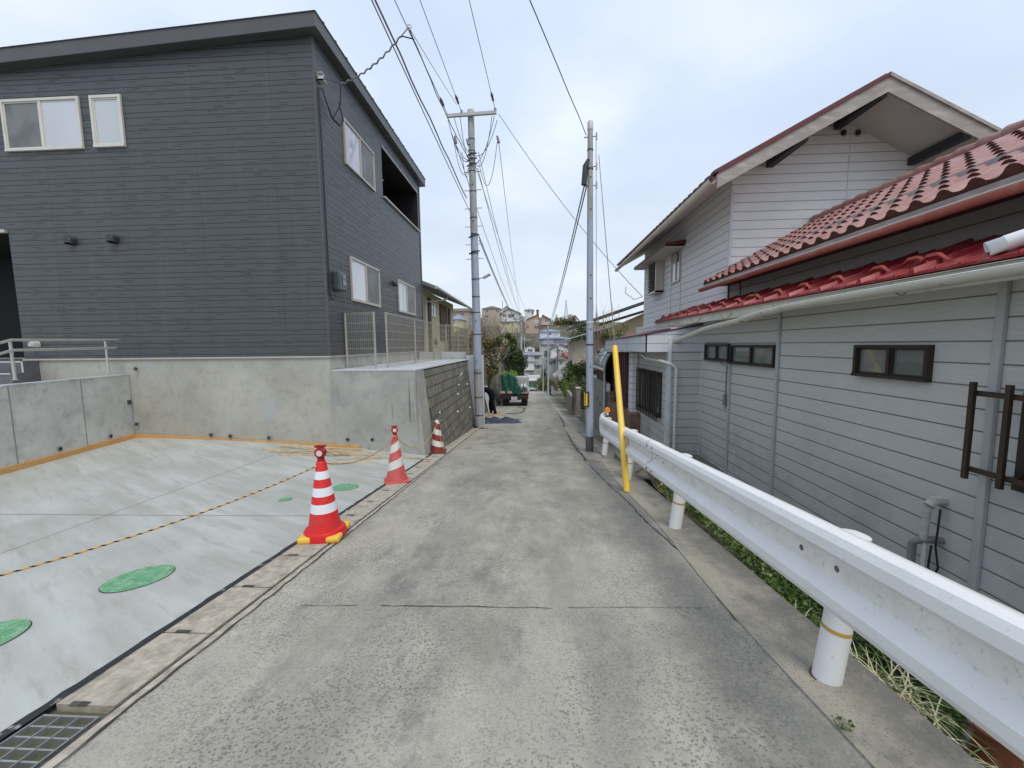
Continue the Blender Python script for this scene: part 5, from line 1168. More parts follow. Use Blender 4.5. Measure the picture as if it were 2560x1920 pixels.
# upper windows and awning on the street side
F2 = FX(X2, -1)
window(RH, F2, 9.74, 10.33, 1.46, 2.2, 'alu', ['gl_dark', 'gl_cur'], t=.03)
window(RH, F2, 10.95, 11.75, 1.4, 2.18, 'brown', ['gl_dark'], t=.03)
mb = MB()
for i in range(11): z_ = 1.41+.072*i; mb.hexa([(3.26, 10.98, z_), (3.31, 10.98, z_), (3.31, 11.72, z_), (3.26, 11.72, z_), (3.235, 10.98, z_+.04), (3.31, 10.98, z_+.05), (3.31, 11.72, z_+.05), (3.235, 11.72, z_+.04)])
lv = mb.build('louvre', 'brown', RH); mb = MB(); mb.box((3.22, 10.94, 1.36), (3.43, 10.98, 2.22)).box((3.22, 10.94, 1.36), (3.43, 11.76, 1.4)); mb.build('louvre_frame', 'alu', lv)
mb = MB(); mb.hexa([(2.98, 9.45, 2.19), (X2, 9.45, 2.24), (X2, 12.3, 2.24), (2.98, 12.3, 2.19), (2.98, 9.45, 2.25), (X2, 9.45, 2.33), (X2, 12.3, 2.33), (2.98, 12.3, 2.25)]); aw = mb.build('awning', 'redd', RH); mb = MB(); mb.box((2.99, 9.46, 2.17), (X2, 12.29, 2.185)); mb.build('awning_soffit', 'soffitw', aw)
mb = MB(); mb.box((X2-.01, 9.70, .55), (X2-.001, 9.715, 2.15)).box((X2-.01, 10.36, .55), (X2-.001, 10.375, 2.15)); mb.build('board_joint', 'batten', RH)
# entrance canopy with panelled fascia
ca = [(2.0, Y1), (2.0, 11.35)]
zL = [aY(1747, 816, Y1), aY(1613, 838, Y1)]
mb = MB()
mb.hexa([(2.0, Y1-.01, -.15), (X1, Y1-.01, -.16), (X1, Y1+.03, -.16), (2.0, Y1+.03, -.15), (2.0, Y1-.01, .155), (X1, Y1-.01, .31), (X1, Y1+.03, .31), (2.0, Y1+.03, .155)])
mb.hexa([(1.99, Y1-.01, -.15), (2.03, Y1-.01, -.15), (2.03, 11.35, -.21), (1.99, 11.35, -.21), (1.99, Y1-.01, .155), (2.03, Y1-.01, .155), (2.03, 11.35, .1), (1.99, 11.35, .1)])
mb.hexa([(1.99, 11.31, -.21), (3.3, 11.31, -.21), (3.3, 11.35, -.21), (1.99, 11.35, -.21), (1.99, 11.31, .1), (3.3, 11.31, .3), (3.3, 11.35, .3), (1.99, 11.35, .1)])
cn = mb.build('canopy_fascia', mat_siding_grey('canopy_panel', (.6, .62, .66), .155, .0, False), RH)
mb = MB(); mb.hexa([(1.96, Y1-.03, .155), (X1, Y1-.03, .315), (3.4, 11.38, .36), (1.96, 11.38, .1), (1.96, Y1-.03, .175), (X1, Y1-.03, .335), (3.4, 11.38, .38), (1.96, 11.38, .12)]); mb.build('canopy_roof', 'redd', cn)
mb = MB(); mb.poly([(2.03, Y1+.03, -.14), (X1, Y1+.03, -.14), (3.3, 11.3, -.2), (2.03, 11.3, -.2)]).m(1); mb.build('canopy_ceiling', 'soffit', cn)
mb = MB(); mb.box((1.985, 8.69, -.17), (1.99-.002, 8.7, .13)); mb.build('panel_joint', 'batten', cn)
# downpipe at the corner
mb = MB(); d0 = aY(1617, 893, 7.0); d1 = aY(1687, 912, Y1-.08)
mb.tube([(2.12, 7.9, -.22), (2.14, 7.75, -.27), (2.3, 7.4, -.31), tuple(aY(1680, 911, 7.25)), tuple(aY(1690, 918, 7.25)), tuple(aY(1691, 925, 7.25)), tuple(aY(1684, 1140, 7.25)+V((0, 0, -.25)))], .028, 12); mb.build('downpipe', 'pvc', RH, smooth=50)
# barred window, pillar, brick plinth, fluted panel, entrance recess
F3 = FX(2.44, -1)
window(RH, F3, 7.72, 9.3, -1.42, -.55, 'brown', ['gl_dark', 'gl_br'], t=.04, d=.03)
mb = MB()
for i in range(13): yy = 7.75+.125*i; mb.box((2.34, yy-.012, -1.5), (2.358, yy+.012, -.53))
bars = mb.build('window_bar', 'brown', RH); mb = MB(); mb.box((2.36, 7.7, -.62), (2.375, 9.32, -.59)).box((2.36, 7.7, -1.42), (2.375, 9.32, -1.39)).box((2.36, 7.7, -1.41), (2.44, 7.73, -1.39)); mb.build('bar_rail', 'brown', bars)
mb = MB(); mb.box((2.28, 9.45, -1.62), (2.43, 9.75, -.2)); mb.build('pillar', 'gsid2', RH, bevel=.02)
mb = MB(); mb.box((2.18, 9.2, -2.7), (2.435, 9.75, -1.6)).box((2.05, 9.75, -2.7), (2.3, 10.9, -1.55)); mb.build('brick_plinth', 'brickr', RH)
mb = MB(); 
for i in range(12): yy = 9.8+.12*i; mb.box((2.2-.015*(i % 2), yy, -1.6), (2.3, yy+.1, -.2))
for i in range(6): xx = 2.05+.04*i
mb.build('fluted_panel', 'purple', RH)
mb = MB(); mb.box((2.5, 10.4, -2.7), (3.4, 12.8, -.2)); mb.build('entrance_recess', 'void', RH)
# ------------------------------------------------------------------ beyond the red roofed house
# side gate, block wall, acrylic porch roof
CB_ = thing('porch_shelter', 'small porch with curved clouded acrylic roof and brown boards beside the entrance', 'porch', (2.0, 13.5, -2.8))
mb = MB(); n = 10; Yp0, Yp1 = 10.75, 12.8
def arc(k, y): t = k/n; x = 1.9+.5*(1-math.cos(t*math.pi/2)); z = -.66+.58*math.sin(t*math.pi*.5); return (x, y, z)
vs = [arc(k, y) for y in (Yp0, Yp1) for k in range(n+1)]; mb.add(vs, [(k, k+1, n+2+k, n+1+k) for k in range(n)]); o = mb.build('acrylic_roof', 'acryl', CB_, smooth=60); md = o.modifiers.new('t', 'SOLIDIFY'); md.thickness = .01
mb = MB()
for q_ in range(5): yy = Yp0+(Yp1-Yp0)*q_/4; mb.tube([V(arc(k, yy))+V((-.012, 0, .01)) for k in range(n+1)], .014, 5)
for k in (0, 4, 7, n): mb.tube([V(arc(k, Yp0))+V((-.012, 0, .01)), V(arc(k, Yp1))+V((-.012, 0, .01))], .012, 5)
mb.tube([(1.87, Yp0, -.69), (1.87, Yp1, -.69)], .035, 8); mb.build('roof_rib', 'steel', CB_)
mb = MB(); mb.box((2.0, Yp1-.1, -2.9), (2.8, Yp1, -.2)).box((2.03, 11.6, -1.1), (2.06, Yp1-.11, -.7)).box((2.42, 10.8, -2.9), (2.8, 12.6, -.25)); mb.build('board_wall', 'dkwood', CB_)
mb = MB(); mb.tube([(1.93, 11.3, -.72), (1.98, 11.3, -.78), (1.98, 11.3, -2.5)], .028, 8); mb.build('downpipe', 'pvc', CB_, smooth=50)
mb = MB(); mb.box((2.03, 11.2, -1.32), (2.13, 11.28, -1.1)); mb.build('letter_box', 'pvcw', CB_, bevel=.01)
mb = MB(); mb.box((1.99, 11.4, RZ(12)-.3), (2.14, 15.0, -1.08)); bwo = one(mb, 'block_fence_wall', 'cblock', 'old grey cement block wall below the acrylic porch roof', 'wall')
mb = MB()
for (yy, zz_) in ((12.5, -1.75), (12.0, -1.85)): mb.box((1.984, yy, zz_), (1.989, yy+.12, zz_+.13))
ORG['block_fence_wall'] = V(bwo.location); mb.build('vent_block', 'void', bwo)
mb = MB(); mb.box((2.05, 10.9, -2.7), (2.22, 11.15, -1.3)); one(mb, 'brick_pier', 'brickr', 'narrow brown brick pier behind the orange reflector', 'pier')
# beige house
BH = thing('beige_house', 'beige rendered house with dark broad eaves behind the right pole', 'house', (6.5, 26, -3))
bx0 = aY(1484, 800, 24).x; e0_, e1_ = aY(1440, 822, 22), aY(1612, 760, 22)
mb = MB(); wtopZ = aY(1612, 785, 24).z; mb.poly([(4.5, 24, -4), (12, 24, -4), (12, 24, 4.2), (4.5, 24, .95)]).poly([(4.5, 24, -4), (4.5, 24, .95), (4.5, 32, .95), (4.5, 32, -4)]); mb.build('wall', 'beige', BH)
A, B = aY(1448, 815, 22.8), aY(1615, 757, 22.8); B2 = A+(B-A)*1.8; up_ = V((0, 0, .14)); bk = V((0, 9, 0))
mb = MB(); mb.hexa([A, B2, B2+bk, A+bk, A+up_, B2+up_, B2+up_+bk, A+up_+bk]); mb.build('roof', 'rfdark', BH)
A2, B3 = aY(1500, 815, 23.4), aY(1615, 780, 23.4); mb = MB(); B3 = A2+(B3-A2)*1.8; mb.hexa([A2, B3, B3+V((0, .6, 0)), A2+V((0, .6, 0)), A2+V((0, 0, .15)), B3+V((0, 0, .15)), B3+V((0, .6, .15)), A2+V((0, .6, .15))]); mb.build('eave_beam', 'dkwood', BH)
# ------------------------------------------------------------------ generic far house
def fhouse(label, Y, x0, x1, yt, yb, wall, roof, rtype='gable', ya=None, depth=8, wins=(), over=.35, ax=None, base=None, extra=None, rt=.18, group='houses on the far hillside'):
    a, b = aY(x0, yb, Y), aY(x1, yt, Y); X0, X1_, Z0, Z1 = a.x, b.x, a.z, b.z; Z0 = min(Z0, RZ(Y)-.2) if base is None else base
    t = thing('house', label, 'house', ((X0+X1_)/2, Y+depth/2, Z0), group)
    mb = MB(); zr = aY((x0+x1)/2, ya, Y).z if ya else Z1+1.2
    xm = aY(ax, yt, Y).x if ax else (X0+X1_)/2
    mb.box((X0, Y, Z0), (X1_, Y+depth, Z1))
    if rtype == 'gable': mb.prism([(X0, Y, Z1), (X1_, Y, Z1), (xm, Y, zr-.1)], (0, depth, 0))
    mb.build('wall', wall, t)
    mb = MB(); o_ = over
    if rtype == 'gable':
        for (xe) in (X0-o_, X1_+o_):
            kx = (zr-Z1)/(xm-(X0 if xe < xm else X1_)); ze = Z1+(xe-(X0 if xe < xm else X1_))*kx
            mb.hexa([(xe, Y-o_, ze), (xm, Y-o_, zr), (xm, Y+depth+o_, zr), (xe, Y+depth+o_, ze), (xe, Y-o_, ze+rt), (xm, Y-o_, zr+rt), (xm, Y+depth+o_, zr+rt), (xe, Y+depth+o_, ze+rt)])
    elif rtype == 'side':
        ym = Y+depth/2; mb.prism([(X0-o_, Y-o_, Z1), (X0-o_, Y+depth+o_, Z1), (X0-o_, ym, zr)], (X1_-X0+2*o_, 0, 0)); mb.box((X0-o_, Y-o_, Z1-.12), (X1_+o_, Y+depth+o_, Z1))
    elif rtype == 'hip':
        i_ = min(depth, X1_-X0)*.42; mb.add([(X0-o_, Y-o_, Z1), (X1_+o_, Y-o_, Z1), (X1_+o_, Y+depth+o_, Z1), (X0-o_, Y+depth+o_, Z1), (X0+i_, Y+depth/2, zr), (X1_-i_, Y+depth/2, zr)], [(0, 1, 5, 4), (1, 2, 5), (2, 3, 4, 5), (3, 0, 4), (0, 3, 2, 1)]); mb.box((X0-o_, Y-o_, Z1-.12), (X1_+o_, Y+depth+o_, Z1))
    elif rtype == 'flat': mb.box((X0-o_, Y-o_, Z1), (X1_+o_, Y+depth+o_, Z1+.25))
    elif rtype == 'shed': # rises to the right or left (ya on ax side)
        zl, zr_ = (zr, Z1) if ax and ax < (x0+x1)/2 else (Z1, zr)
        mb.hexa([(X0-o_, Y-o_, zl), (X1_+o_, Y-o_, zr_), (X1_+o_, Y+depth, zr_), (X0-o_, Y+depth, zl), (X0-o_, Y-o_, zl+rt), (X1_+o_, Y-o_, zr_+rt), (X1_+o_, Y+depth, zr_+rt), (X0-o_, Y+depth, zl+rt)])
    r_ = mb.build('roof', roof, t); fixn(r_)
    for wv in wins:
        u0, v0, u1, v1 = wv[:4]; p, q_ = aY(u0, v1, Y), aY(u1, v0, Y); fm = wv[4] if len(wv) > 4 else 'gl_dark'
        e_ = .06; mb = MB(); mb.box((p.x-e_, Y-.06, p.z-e_), (q_.x+e_, Y-.002, q_.z+e_)); wo = mb.build('window', 'alu_w', t); mb = MB(); m_ = (p.x+q_.x)/2
        mb.box((p.x, Y-.08, p.z), (m_-.03, Y-.061, q_.z)).box((m_+.03, Y-.08, p.z), (q_.x, Y-.061, q_.z)); mb.build('pane', fm, wo)
    return t, X0, X1_, Z0, Z1
def balcony(t, Y, x0, y0_, x1, y1_, mat='whit', d=1.1):
    p, q_ = aY(x0, y1_, Y-d), aY(x1, y0_, Y-d); mb = MB(); mb.box((p.x, Y-d, p.z), (q_.x, Y-.003, p.z+.15)).box((p.x, Y-d, q_.z-.07), (q_.x, Y-d+.06, q_.z)); n = max(4, int((q_.x-p.x)/.3))
    for i in range(n+1): x = p.x+(q_.x-p.x)*i/n; mb.box((x-.03, Y-d, p.z), (x+.03, Y-d+.05, q_.z))
    mb.build('balcony', mat, t)
t, *_ = fhouse('pale yellow two storey house on the retaining terrace behind the evergreen', 150, 1250, 1298, 805, 830, 'fyel', 'rfgrey', 'flat', wins=((1256, 805, 1263, 811), (1266, 805, 1274, 811), (1287, 806, 1297, 811, 'gl_cur'), (1256, 817, 1274, 829, 'gl_cur'), (1287, 818, 1296, 828, 'gl_cur')), depth=8)
fhouse('white house with wide dark gable roof standing above the yellow house', 172, 1254, 1298, 782, 795, 'whit', 'rfgrey', 'gable', ya=770, ax=1272, wins=((1258, 785, 1265, 792), (1271, 785, 1286, 794)), depth=9, over=.9)
fhouse('salmon pink house with asymmetric roof and brick chimney on the hill', 158, 1313, 1348, 800, 833, 'fpink', 'rfbrown', 'gable', ya=786, ax=1347, wins=((1336, 801, 1349, 808, 'gl_cur'), (1336, 814, 1348, 821), (1318, 815, 1323, 820)), depth=9, over=.5)
t, *_ = fhouse('pale salmon house with white terrace right of the chimney', 160, 1353, 1374, 797, 812, 'fpink', 'rfgrey', 'gable', ya=787, ax=1356, wins=((1364, 798, 1372, 805),), depth=9, over=.6); balcony(t, 160, 1351, 803, 1383, 812)
mb = MB(); a = aY(1341, 790, 159); b = aY(1347, 774, 159); mb.box((a.x, 159, a.z), (b.x, 160, b.z)).box((a.x-.15, 158.9, b.z-.4), (b.x+.15, 160.1, b.z-.2)); one(mb, 'chimney_stack', 'fbrick', 'red brick chimney stack rising behind the salmon pink house', 'chimney')
fhouse('small white house with hipped roof on the crest behind the chimney', 195, 1312, 1334, 775, 793, 'whit', 'rfgrey', 'hip', ya=770, wins=((1319, 777, 1324, 781), (1329, 777, 1334, 785)), depth=7)
fhouse('tan house with long brown roof on the crest behind the bare trees', 185, 1206, 1250, 771, 800, 'ftan', 'rfbrown', 'hip', ya=763, wins=((1214, 774, 1221, 780), (1240, 774, 1247, 780), (1214, 788, 1221, 794)), depth=9)
fhouse('brick and glass A frame house on the crest left of the right pole', 185, 1423, 1442, 805, 822, 'fbrick', 'rfbrown', 'gable', ya=790, ax=1437, wins=((1427, 808, 1433, 813),), depth=7)
mb = MB(); a, b, c_ = aY(1427, 805, 184), aY(1450, 805, 184), aY(1438, 789, 184)
mb.bar(a, c_, .5, .5).bar(b, c_, .5, .5).bar(a+V((-2, 0, 0)), c_+V((-1, 0, 0)), .4, .4); mb.m(1).prism([a+V((1, 0, 0)), b-V((1, 0, 0)), (a+b)/2+V((0, 0, 1.6))], (0, .3, 0)); one(mb, 'gable_frame', ['rfbrown', 'whit'], 'triangular open gable frame with white panel over the brick crest house', 'house roof')
t, *_ = fhouse('lilac house lower storey with blue tiled skirt roof on the far slope', 118, 1349, 1418, 846, 870, 'flil', 'rfblue', 'hip', ya=838, wins=((1360, 850, 1370, 859, 'gl_cur'), (1384, 849, 1397, 859), (1405, 849, 1411, 854)), depth=9, over=.9); balcony(t, 118, 1358, 852, 1396, 861, 'whit')
fhouse('pale blue upper storey with blue hip roof on top of the lilac house', 120, 1350, 1400, 828, 846, 'whit', 'rfblue', 'hip', ya=822, wins=((1371, 832, 1378, 837), (1386, 832, 1394, 838, 'gl_cur')), depth=7, over=.5, base=-9)
fhouse('white house with grey brown gable roof below the lilac house', 98, 1378, 1424, 872, 897, 'whit', 'rfbrown', 'gable', ya=862, ax=1402, wins=((1391, 875, 1400, 882, 'gl_cur'), (1403, 875, 1417, 882, 'gl_cur')), depth=8)
fhouse('pale grey annex with dark doors under the lilac house', 108, 1352, 1378, 862, 900, 'fgrey', 'rfgrey', 'flat', wins=((1361, 876, 1368, 892), (1370, 876, 1376, 892)), depth=6)
fhouse('small cream house with dark awning slot beside the thin pole', 92, 1313, 1337, 868, 884, 'whit', 'rfdark', 'gable', ya=863, wins=((1320, 873, 1331, 878),), depth=7, over=.3)
fhouse('white house with grey sloping roof and verandah below the cream house', 88, 1312, 1354, 887, 905, 'fgrey', 'rfgrey', 'side', ya=880, wins=((1337, 890, 1348, 897),), depth=6)
fhouse('white and dark grey two tone house just beyond the parked truck', 80, 1312, 1335, 903, 932, 'whit', 'rfgrey', 'hip', ya=893, wins=((1315, 905, 1320, 917), (1316, 934, 1321, 946)), depth=8, over=.3)
fhouse('dark grey ground floor of the two tone house by the white van', 79.6, 1313, 1334.5, 929, 955, 'fdgrey', 'rfdark', 'flat', wins=((1314, 935, 1321, 950, 'gl_cur'),), depth=6, over=.02)
fhouse('pale cottage with laundry on its balcony between the poles', 86, 1335, 1353, 912, 935, 'fgrey', 'rfgrey', 'hip', ya=905, wins=((1342, 913, 1348, 922), (1343, 924, 1350, 930, 'gl_cur')), depth=6, over=.3)
fhouse('low house with brown pyramid roof below the rust roof', 78, 1394, 1422, 898, 915, 'fgrey', 'rfbrown', 'hip', ya=885, wins=((1399, 903, 1405, 910),), depth=8)
fhouse('low grey house with dark roof left of the brown pyramid roof', 84, 1372, 1396, 905, 915, 'fgrey', 'rfdark', 'hip', ya=897, wins=((1376, 907, 1380, 912),), depth=8)
fhouse('cream house with rust red lower roof behind the right hedge', 46, 1424, 1466, 893, 960, 'cream', 'rfred', 'side', ya=881, wins=((1440, 900, 1444, 912),), depth=6, over=.5)
fhouse('beige two storey house with pale blue sheet roof left of the right pole', 40, 1431, 1490, 852, 900, 'ftan', 'rfgrey', 'shed', ya=822, ax=1490, wins=((1439, 866, 1442, 876),), depth=5, over=1.0, rt=.06)
fhouse('small blue roofed house with black balcony left of the left pole', 95, 1128, 1153, 798, 815, 'fyel', 'rfblue', 'hip', ya=785, wins=((1129, 800, 1135, 808), (1138, 798, 1148, 806, 'gl_cur')), depth=7, group='houses on the far hillside')
t, *_ = fhouse('long tan house with brown roof on the crest left of the left pole', 120, 1126, 1172, 778, 800, 'ftan', 'rfbrown', 'side', ya=768, wins=((1150, 782, 1160, 788), (1132, 782, 1140, 788)), depth=8)
fhouse('faint grey roof house far on the crest between the bare trees', 230, 1256, 1276, 774, 790, 'fgrey', 'rfgrey', 'gable', ya=765, depth=8)
# retaining terraces on the far hill
for (x0, x1, yt, yb, Y, lb) in ((1240, 1316, 831, 850, 148, 'mossy grey retaining wall below the yellow house'), (1306, 1350, 833, 850, 150, 'grey brown retaining wall below the salmon house'), (1350, 1440, 838, 850, 150, 'tan earth bank wall right of the salmon house'), (1384, 1480, 820, 834, 158, 'low tan retaining wall on the crest below the mast')):
    a, b = aY(x0, yb, Y), aY(x1, yt, Y); mb = MB(); mb.hexa([(a.x, Y, a.z-8), (b.x, Y, a.z-8), (b.x, Y+3, a.z-8), (a.x, Y+3, a.z-8), (a.x, Y+1, b.z), (b.x, Y+1, b.z), (b.x, Y+3, b.z), (a.x, Y+3, b.z)]); one(mb, 'terrace_wall', 'rwall', lb, 'retaining wall', 'retaining walls on the far hillside')
# masts
def mast(px, yt, yb, Y, w0, label):
    b, t_ = aY(px, yb, Y), aY(px, yt, Y); H_ = t_.z-b.z; t = thing('radio_mast', label, 'mast', b, 'masts on the skyline'); mb = MB(); r = w0/16
    cs = [V((sx, sy, 0)) for sx, sy in ((-1, -1), (1, -1), (1, 1), (-1, 1))]
    n = 9
    lv = [(b+V((0, 0, H_*i/n)), w0*(1-.9*i/n)) for i in range(n+1)]
    for i in range(n):
        for k in range(4):
            p, q_ = lv[i][0]+cs[k]*lv[i][1]/2, lv[i+1][0]+cs[k]*lv[i+1][1]/2; mb.bar(p, q_, r, r); mb.bar(p, lv[i+1][0]+cs[(k+1) % 4]*lv[i+1][1]/2, r*.6, r*.6); mb.bar(p, lv[i][0]+cs[(k+1) % 4]*lv[i][1]/2, r*.6, r*.6)
    mb.build('lattice', 'steel', t); return t, t_
mast(1415, 750, 812, 900, 11, 'tall grey lattice radio mast on the skyline left of the right pole')
t, tt = mast(1391, 787, 812, 600, 7, 'small lattice pylon with crossarms left of the radio mast'); mb = MB(); mb.bar(tt+V((-3.5, 0, 0)), tt+V((3.5, 0, 0)), .4).bar(tt+V((-2.5, 0, -2)), tt+V((2.5, 0, -2)), .3); mb.build('crossarm', 'steel', t)
mb = MB(); p = aY(1423, 785, 180); mb.tube([(p.x, 180, 9), tuple(p)], .14, 6); one(mb, 'skyline_pole', 'cpole', 'thin plain pole on the crest beside the radio mast', 'pole')
mb = MB(); p = aY(1256, 752, 170); mb.tube([(p.x, 170, 4), tuple(p)], .16, 6); one(mb, 'skyline_pole', 'cpole', 'thin pole on the crest above the wide gable roof house', 'pole')
# ------------------------------------------------------------------ vegetation
def leaves(mb, c, rad, n, size, rng, squash=1, mats=(0,), elong=1.6, shell=.35, droop=0):
    c = V(c)
    for _ in range(n):
        while True:
            d_ = V((rng.uniform(-1, 1), rng.uniform(-1, 1), rng.uniform(-1, 1)))
            if shell < d_.length < 1: break
        p = c+V((d_.x*rad[0], d_.y*rad[1], d_.z*rad[2])); s = size*rng.uniform(.6, 1.4)
        a = V((rng.gauss(0, 1), rng.gauss(0, 1), rng.gauss(0, .7)-droop)).normalized(); b = a.cross(V((rng.gauss(0, 1), rng.gauss(0, 1), rng.gauss(0, 1)))).normalized()
        mb.m(rng.choice(mats)); mb.add([p-a*s*elong*.5, p+b*s*.4, p+a*s*elong*.5, p-b*s*.4], [(0, 1, 2, 3)])
    mb.m(0)
def branchy(mb, p, d_, L, r, depth, rng, spread=.5, up=.15, tips=None, nseg=3, kids=(2, 3)):
    pts = [V(p)]; dd_ = V(d_).normalized()
    for i in range(nseg): dd_ = (dd_+V((rng.gauss(0, .12), rng.gauss(0, .12), rng.gauss(0, .06)+up*.3))).normalized(); pts.append(pts[-1]+dd_*L/nseg)
    mb.tube(pts, [r*(1-.35*i/nseg) for i in range(nseg+1)], 5 if r > .02 else 3, cap=False)
    if depth == 0:
        if tips is not None: tips.append(pts[-1])
        return
    for _ in range(rng.randint(*kids)):
        q_ = pts[rng.randint(max(1, nseg-1), nseg)]; nd = (dd_+V((rng.gauss(0, spread), rng.gauss(0, spread), rng.gauss(0, spread*.6)+up))).normalized()
        branchy(mb, q_, nd, L*rng.uniform(.62, .82), r*.6, depth-1, rng, spread, up, tips, nseg, kids)
def tree(name, label, base, h, r, clumps, leafm, n, size, seed, bark='bark', cat='tree', group='trees and shrubs beside the lane', trunk=.08, limbs=5, droop=0, elong=1.6, shell=.3):
    rng = random.Random(seed); b = V(base); t = thing(name, label, cat, b, group); mb = MB()
    mb.tube([b-V((0, 0, .2)), b+V((.05, 0, h*.3)), b+V((.0, .05, h*.55))], [trunk, trunk*.8, trunk*.5], 8)
    for k in range(limbs):
        an = 2*math.pi*k/limbs+rng.random(); branchy(mb, b+V((0, 0, h*rng.uniform(.2, .5))), (math.cos(an), math.sin(an), 1.0), h*.28, trunk*.45, 2, rng, .5, .2)
    mb.build('trunk', bark, t, smooth=60)
    mb = MB(); mats = leafm if isinstance(leafm, list) else [leafm]
    tot = sum(c[3]*c[4]*c[5] for c in clumps)
    for (cx_, cy_, cz_, rx_, ry_, rz_) in clumps:
        # sub-clumps give gaps and light and dark masses
        for _ in range(12):
            d_ = V((rng.gauss(0, .42), rng.gauss(0, .42), rng.gauss(0, .42))); sc_ = rng.uniform(.4, .75)
            mi = rng.choices(range(len(mats)), k=2)
            leaves(mb, b+V((cx_+d_.x*rx_, cy_+d_.y*ry_, cz_+d_.z*rz_)), (rx_*sc_, ry_*sc_, rz_*sc_), int(n/(11*len(clumps))), size, rng, mats=mi, droop=droop, elong=elong, shell=shell)
    mb.build('crown', mats, t); return t
def gnd(px, Y): p = aY(px, 900, Y); return V((p.x, Y, RZ(Y)))
# left side behind the pole
b = V((-2.35, 21, -2.2)); tree('russet_shrub', 'tall russet brown leaved tree right behind the left pole', b, 2.2, 1, [(.1, 0, 1.5, .5, .5, .65), (.2, 0, 2.25, .45, .5, .4), (0, 0, .9, .45, .5, .45)], ['lf_brown', 'lf_brown', 'lf_olive', 'lf_pale'], 9000, .06, 1)
b = V((-2.1, 24, -1.6)); tree('blossom_tree', 'pale twiggy tree with cream buds between the russet tree and the evergreen', b, 2.2, 1, [(.1, 0, 1.7, .4, .5, .3)], ['lf_pale', 'lf_brown'], 900, .06, 2, bark='barkl', limbs=9)
b = V((-2.3, 32, -2.6)); tree('olive_tree', 'olive green leafy tree behind the pale twiggy tree', b, 3, 1, [(0, 0, 3.0, .6, .6, .5), (.5, 0, 2.6, .55, .6, .5), (-.2, 0, 1.9, .55, .6, .6)], ['lf_olive', 'lf_mid'], 6500, .1, 3)
b = V((-1.45, 29.5, -3.2)); tree('evergreen_tree', 'round dark evergreen tree above the parked truck', b, 2.4, 1, [(-.1, 0, 1.6, .5, .5, .55), (.05, 0, 2.5, .42, .5, .42), (.4, 0, 1.5, .42, .5, .5), (.35, 0, 2.05, .5, .5, .5), (-.35, 0, 2.1, .45, .5, .5)], ['lf_dark', 'lf_dark', 'lf_mid'], 9000, .08, 4)
b = V((-1.75, 26.5, -2.35)); tree('bright_shrub', 'bright yellow green shrub peeping over the green tarpaulin', b, .5, .5, [(.3, 0, .4, .35, .3, .25), (-.2, 0, .4, .35, .3, .22)], ['lf_bright'], 600, .08, 5, cat='shrub')
for i, (px, Y, h, lb, m_, sd2) in enumerate(((1215, 34, 6.2, 'tall bare twiggy tree reaching above the skyline right of the left pole', 'barkl', 21), (1240, 42, 7.4, 'reddish bare tree in front of the tan crest house', 'barkl', 22), (1140, 26, 3.2, 'leaning bare tree with reddish twigs left of the left pole', 'barkl', 23), (1165, 45, 7.5, 'pale bare tree behind the left pole against the sky', 'barkl', 24), (1232, 48, 6.5, 'thin bare tree before the yellow house', 'bark', 25))):
    b = gnd(px, Y)+V((0, 0, 1.2)); rng = random.Random(sd2); t = thing('bare_tree', lb, 'tree', b, 'bare trees left of the lane'); mb = MB(); tips = []
    for k in range(4): branchy(mb, b, (rng.gauss(0, .3), rng.gauss(0, .2), 1), h*.34, .085, 5, rng, .36, .25, tips, 3, (2, 3))
    mb.build('trunk', m_, t, smooth=60); mb = MB()
    for tp_ in tips:
        if rng.random() < .6: leaves(mb, tp_, (.2, .2, .2), 2, .06, rng, mats=(0, 0, 1), shell=0)
    mb.build('crown', ['lf_pinkish', 'lf_pale'], t)
b = V((-3.6, 21, -.6)); tree('red_bud_shrub', 'low shrub with reddish buds at the end of the mesh fence', b, 1.4, 1, [(0, 0, .8, .8, .6, .7)], ['lf_pinkish', 'lf_brown', 'lf_pale'], 1800, .05, 8, cat='shrub', bark='barkl')
b = V((-4.4, 30, -1)); tree('ivy_hedge', 'brown green hedge behind the far mesh fence', b, 3, 1, [(0, 0, 1.6, 1.4, .8, 1.1), (-1, 0, 1.0, 1.2, .8, 1.0)], ['lf_brown', 'lf_olive', 'lf_pinkish'], 3600, .08, 9, cat='shrub')
# right side
b = gnd(1400, 26)+V((.3, 0, 0)); b = V((2.7, 26, RZ(26))); tree('camellia_hedge', 'dense mid green hedge tree between the gate and the lane', b, 3, 1, [(0, 0, 1.9, .75, .7, .65), (.7, .5, 2.2, .7, .7, .55), (-.35, 1, 1.1, .6, .7, .65), (.3, -1, 1.0, .6, .6, .65)], ['lf_mid', 'lf_olive', 'lf_hedge'], 12000, .075, 12)
b = V((2.15, 22, RZ(22))); tree('yellow_green_bush', 'yellow green bush spilling onto the lane left of the gate', b, 1.4, 1, [(0, 0, .8, .35, .8, .7), (-.1, 1.5, .9, .4, .8, .6), (.1, 0, .3, .35, .9, .3)], ['lf_hedge', 'lf_olive'], 6000, .055, 13, cat='shrub')
b = V((3.3, 17.5, RZ(17))); tree('willow_thicket', 'tall straw coloured willow thicket behind the slim right pole', b, 3.6, 1, [(.1, 0, 2.2, .42, .5, .75), (.2, 0, 3.3, .4, .5, .5), (-.15, 0, 1.3, .4, .5, .7), (.1, 0, 2.8, .5, .5, .6)], ['lf_willow', 'lf_willow', 'lf_olive'], 9500, .05, 14, bark='barkl', droop=1.2, elong=3.2, limbs=12, trunk=.05)
rng = random.Random(31); b = V((3.3, 17.5, -.4)); t = thing('bare_bush', 'fine bare twigs rising above the willow thicket against the sky', 'bush', b); mb = MB()
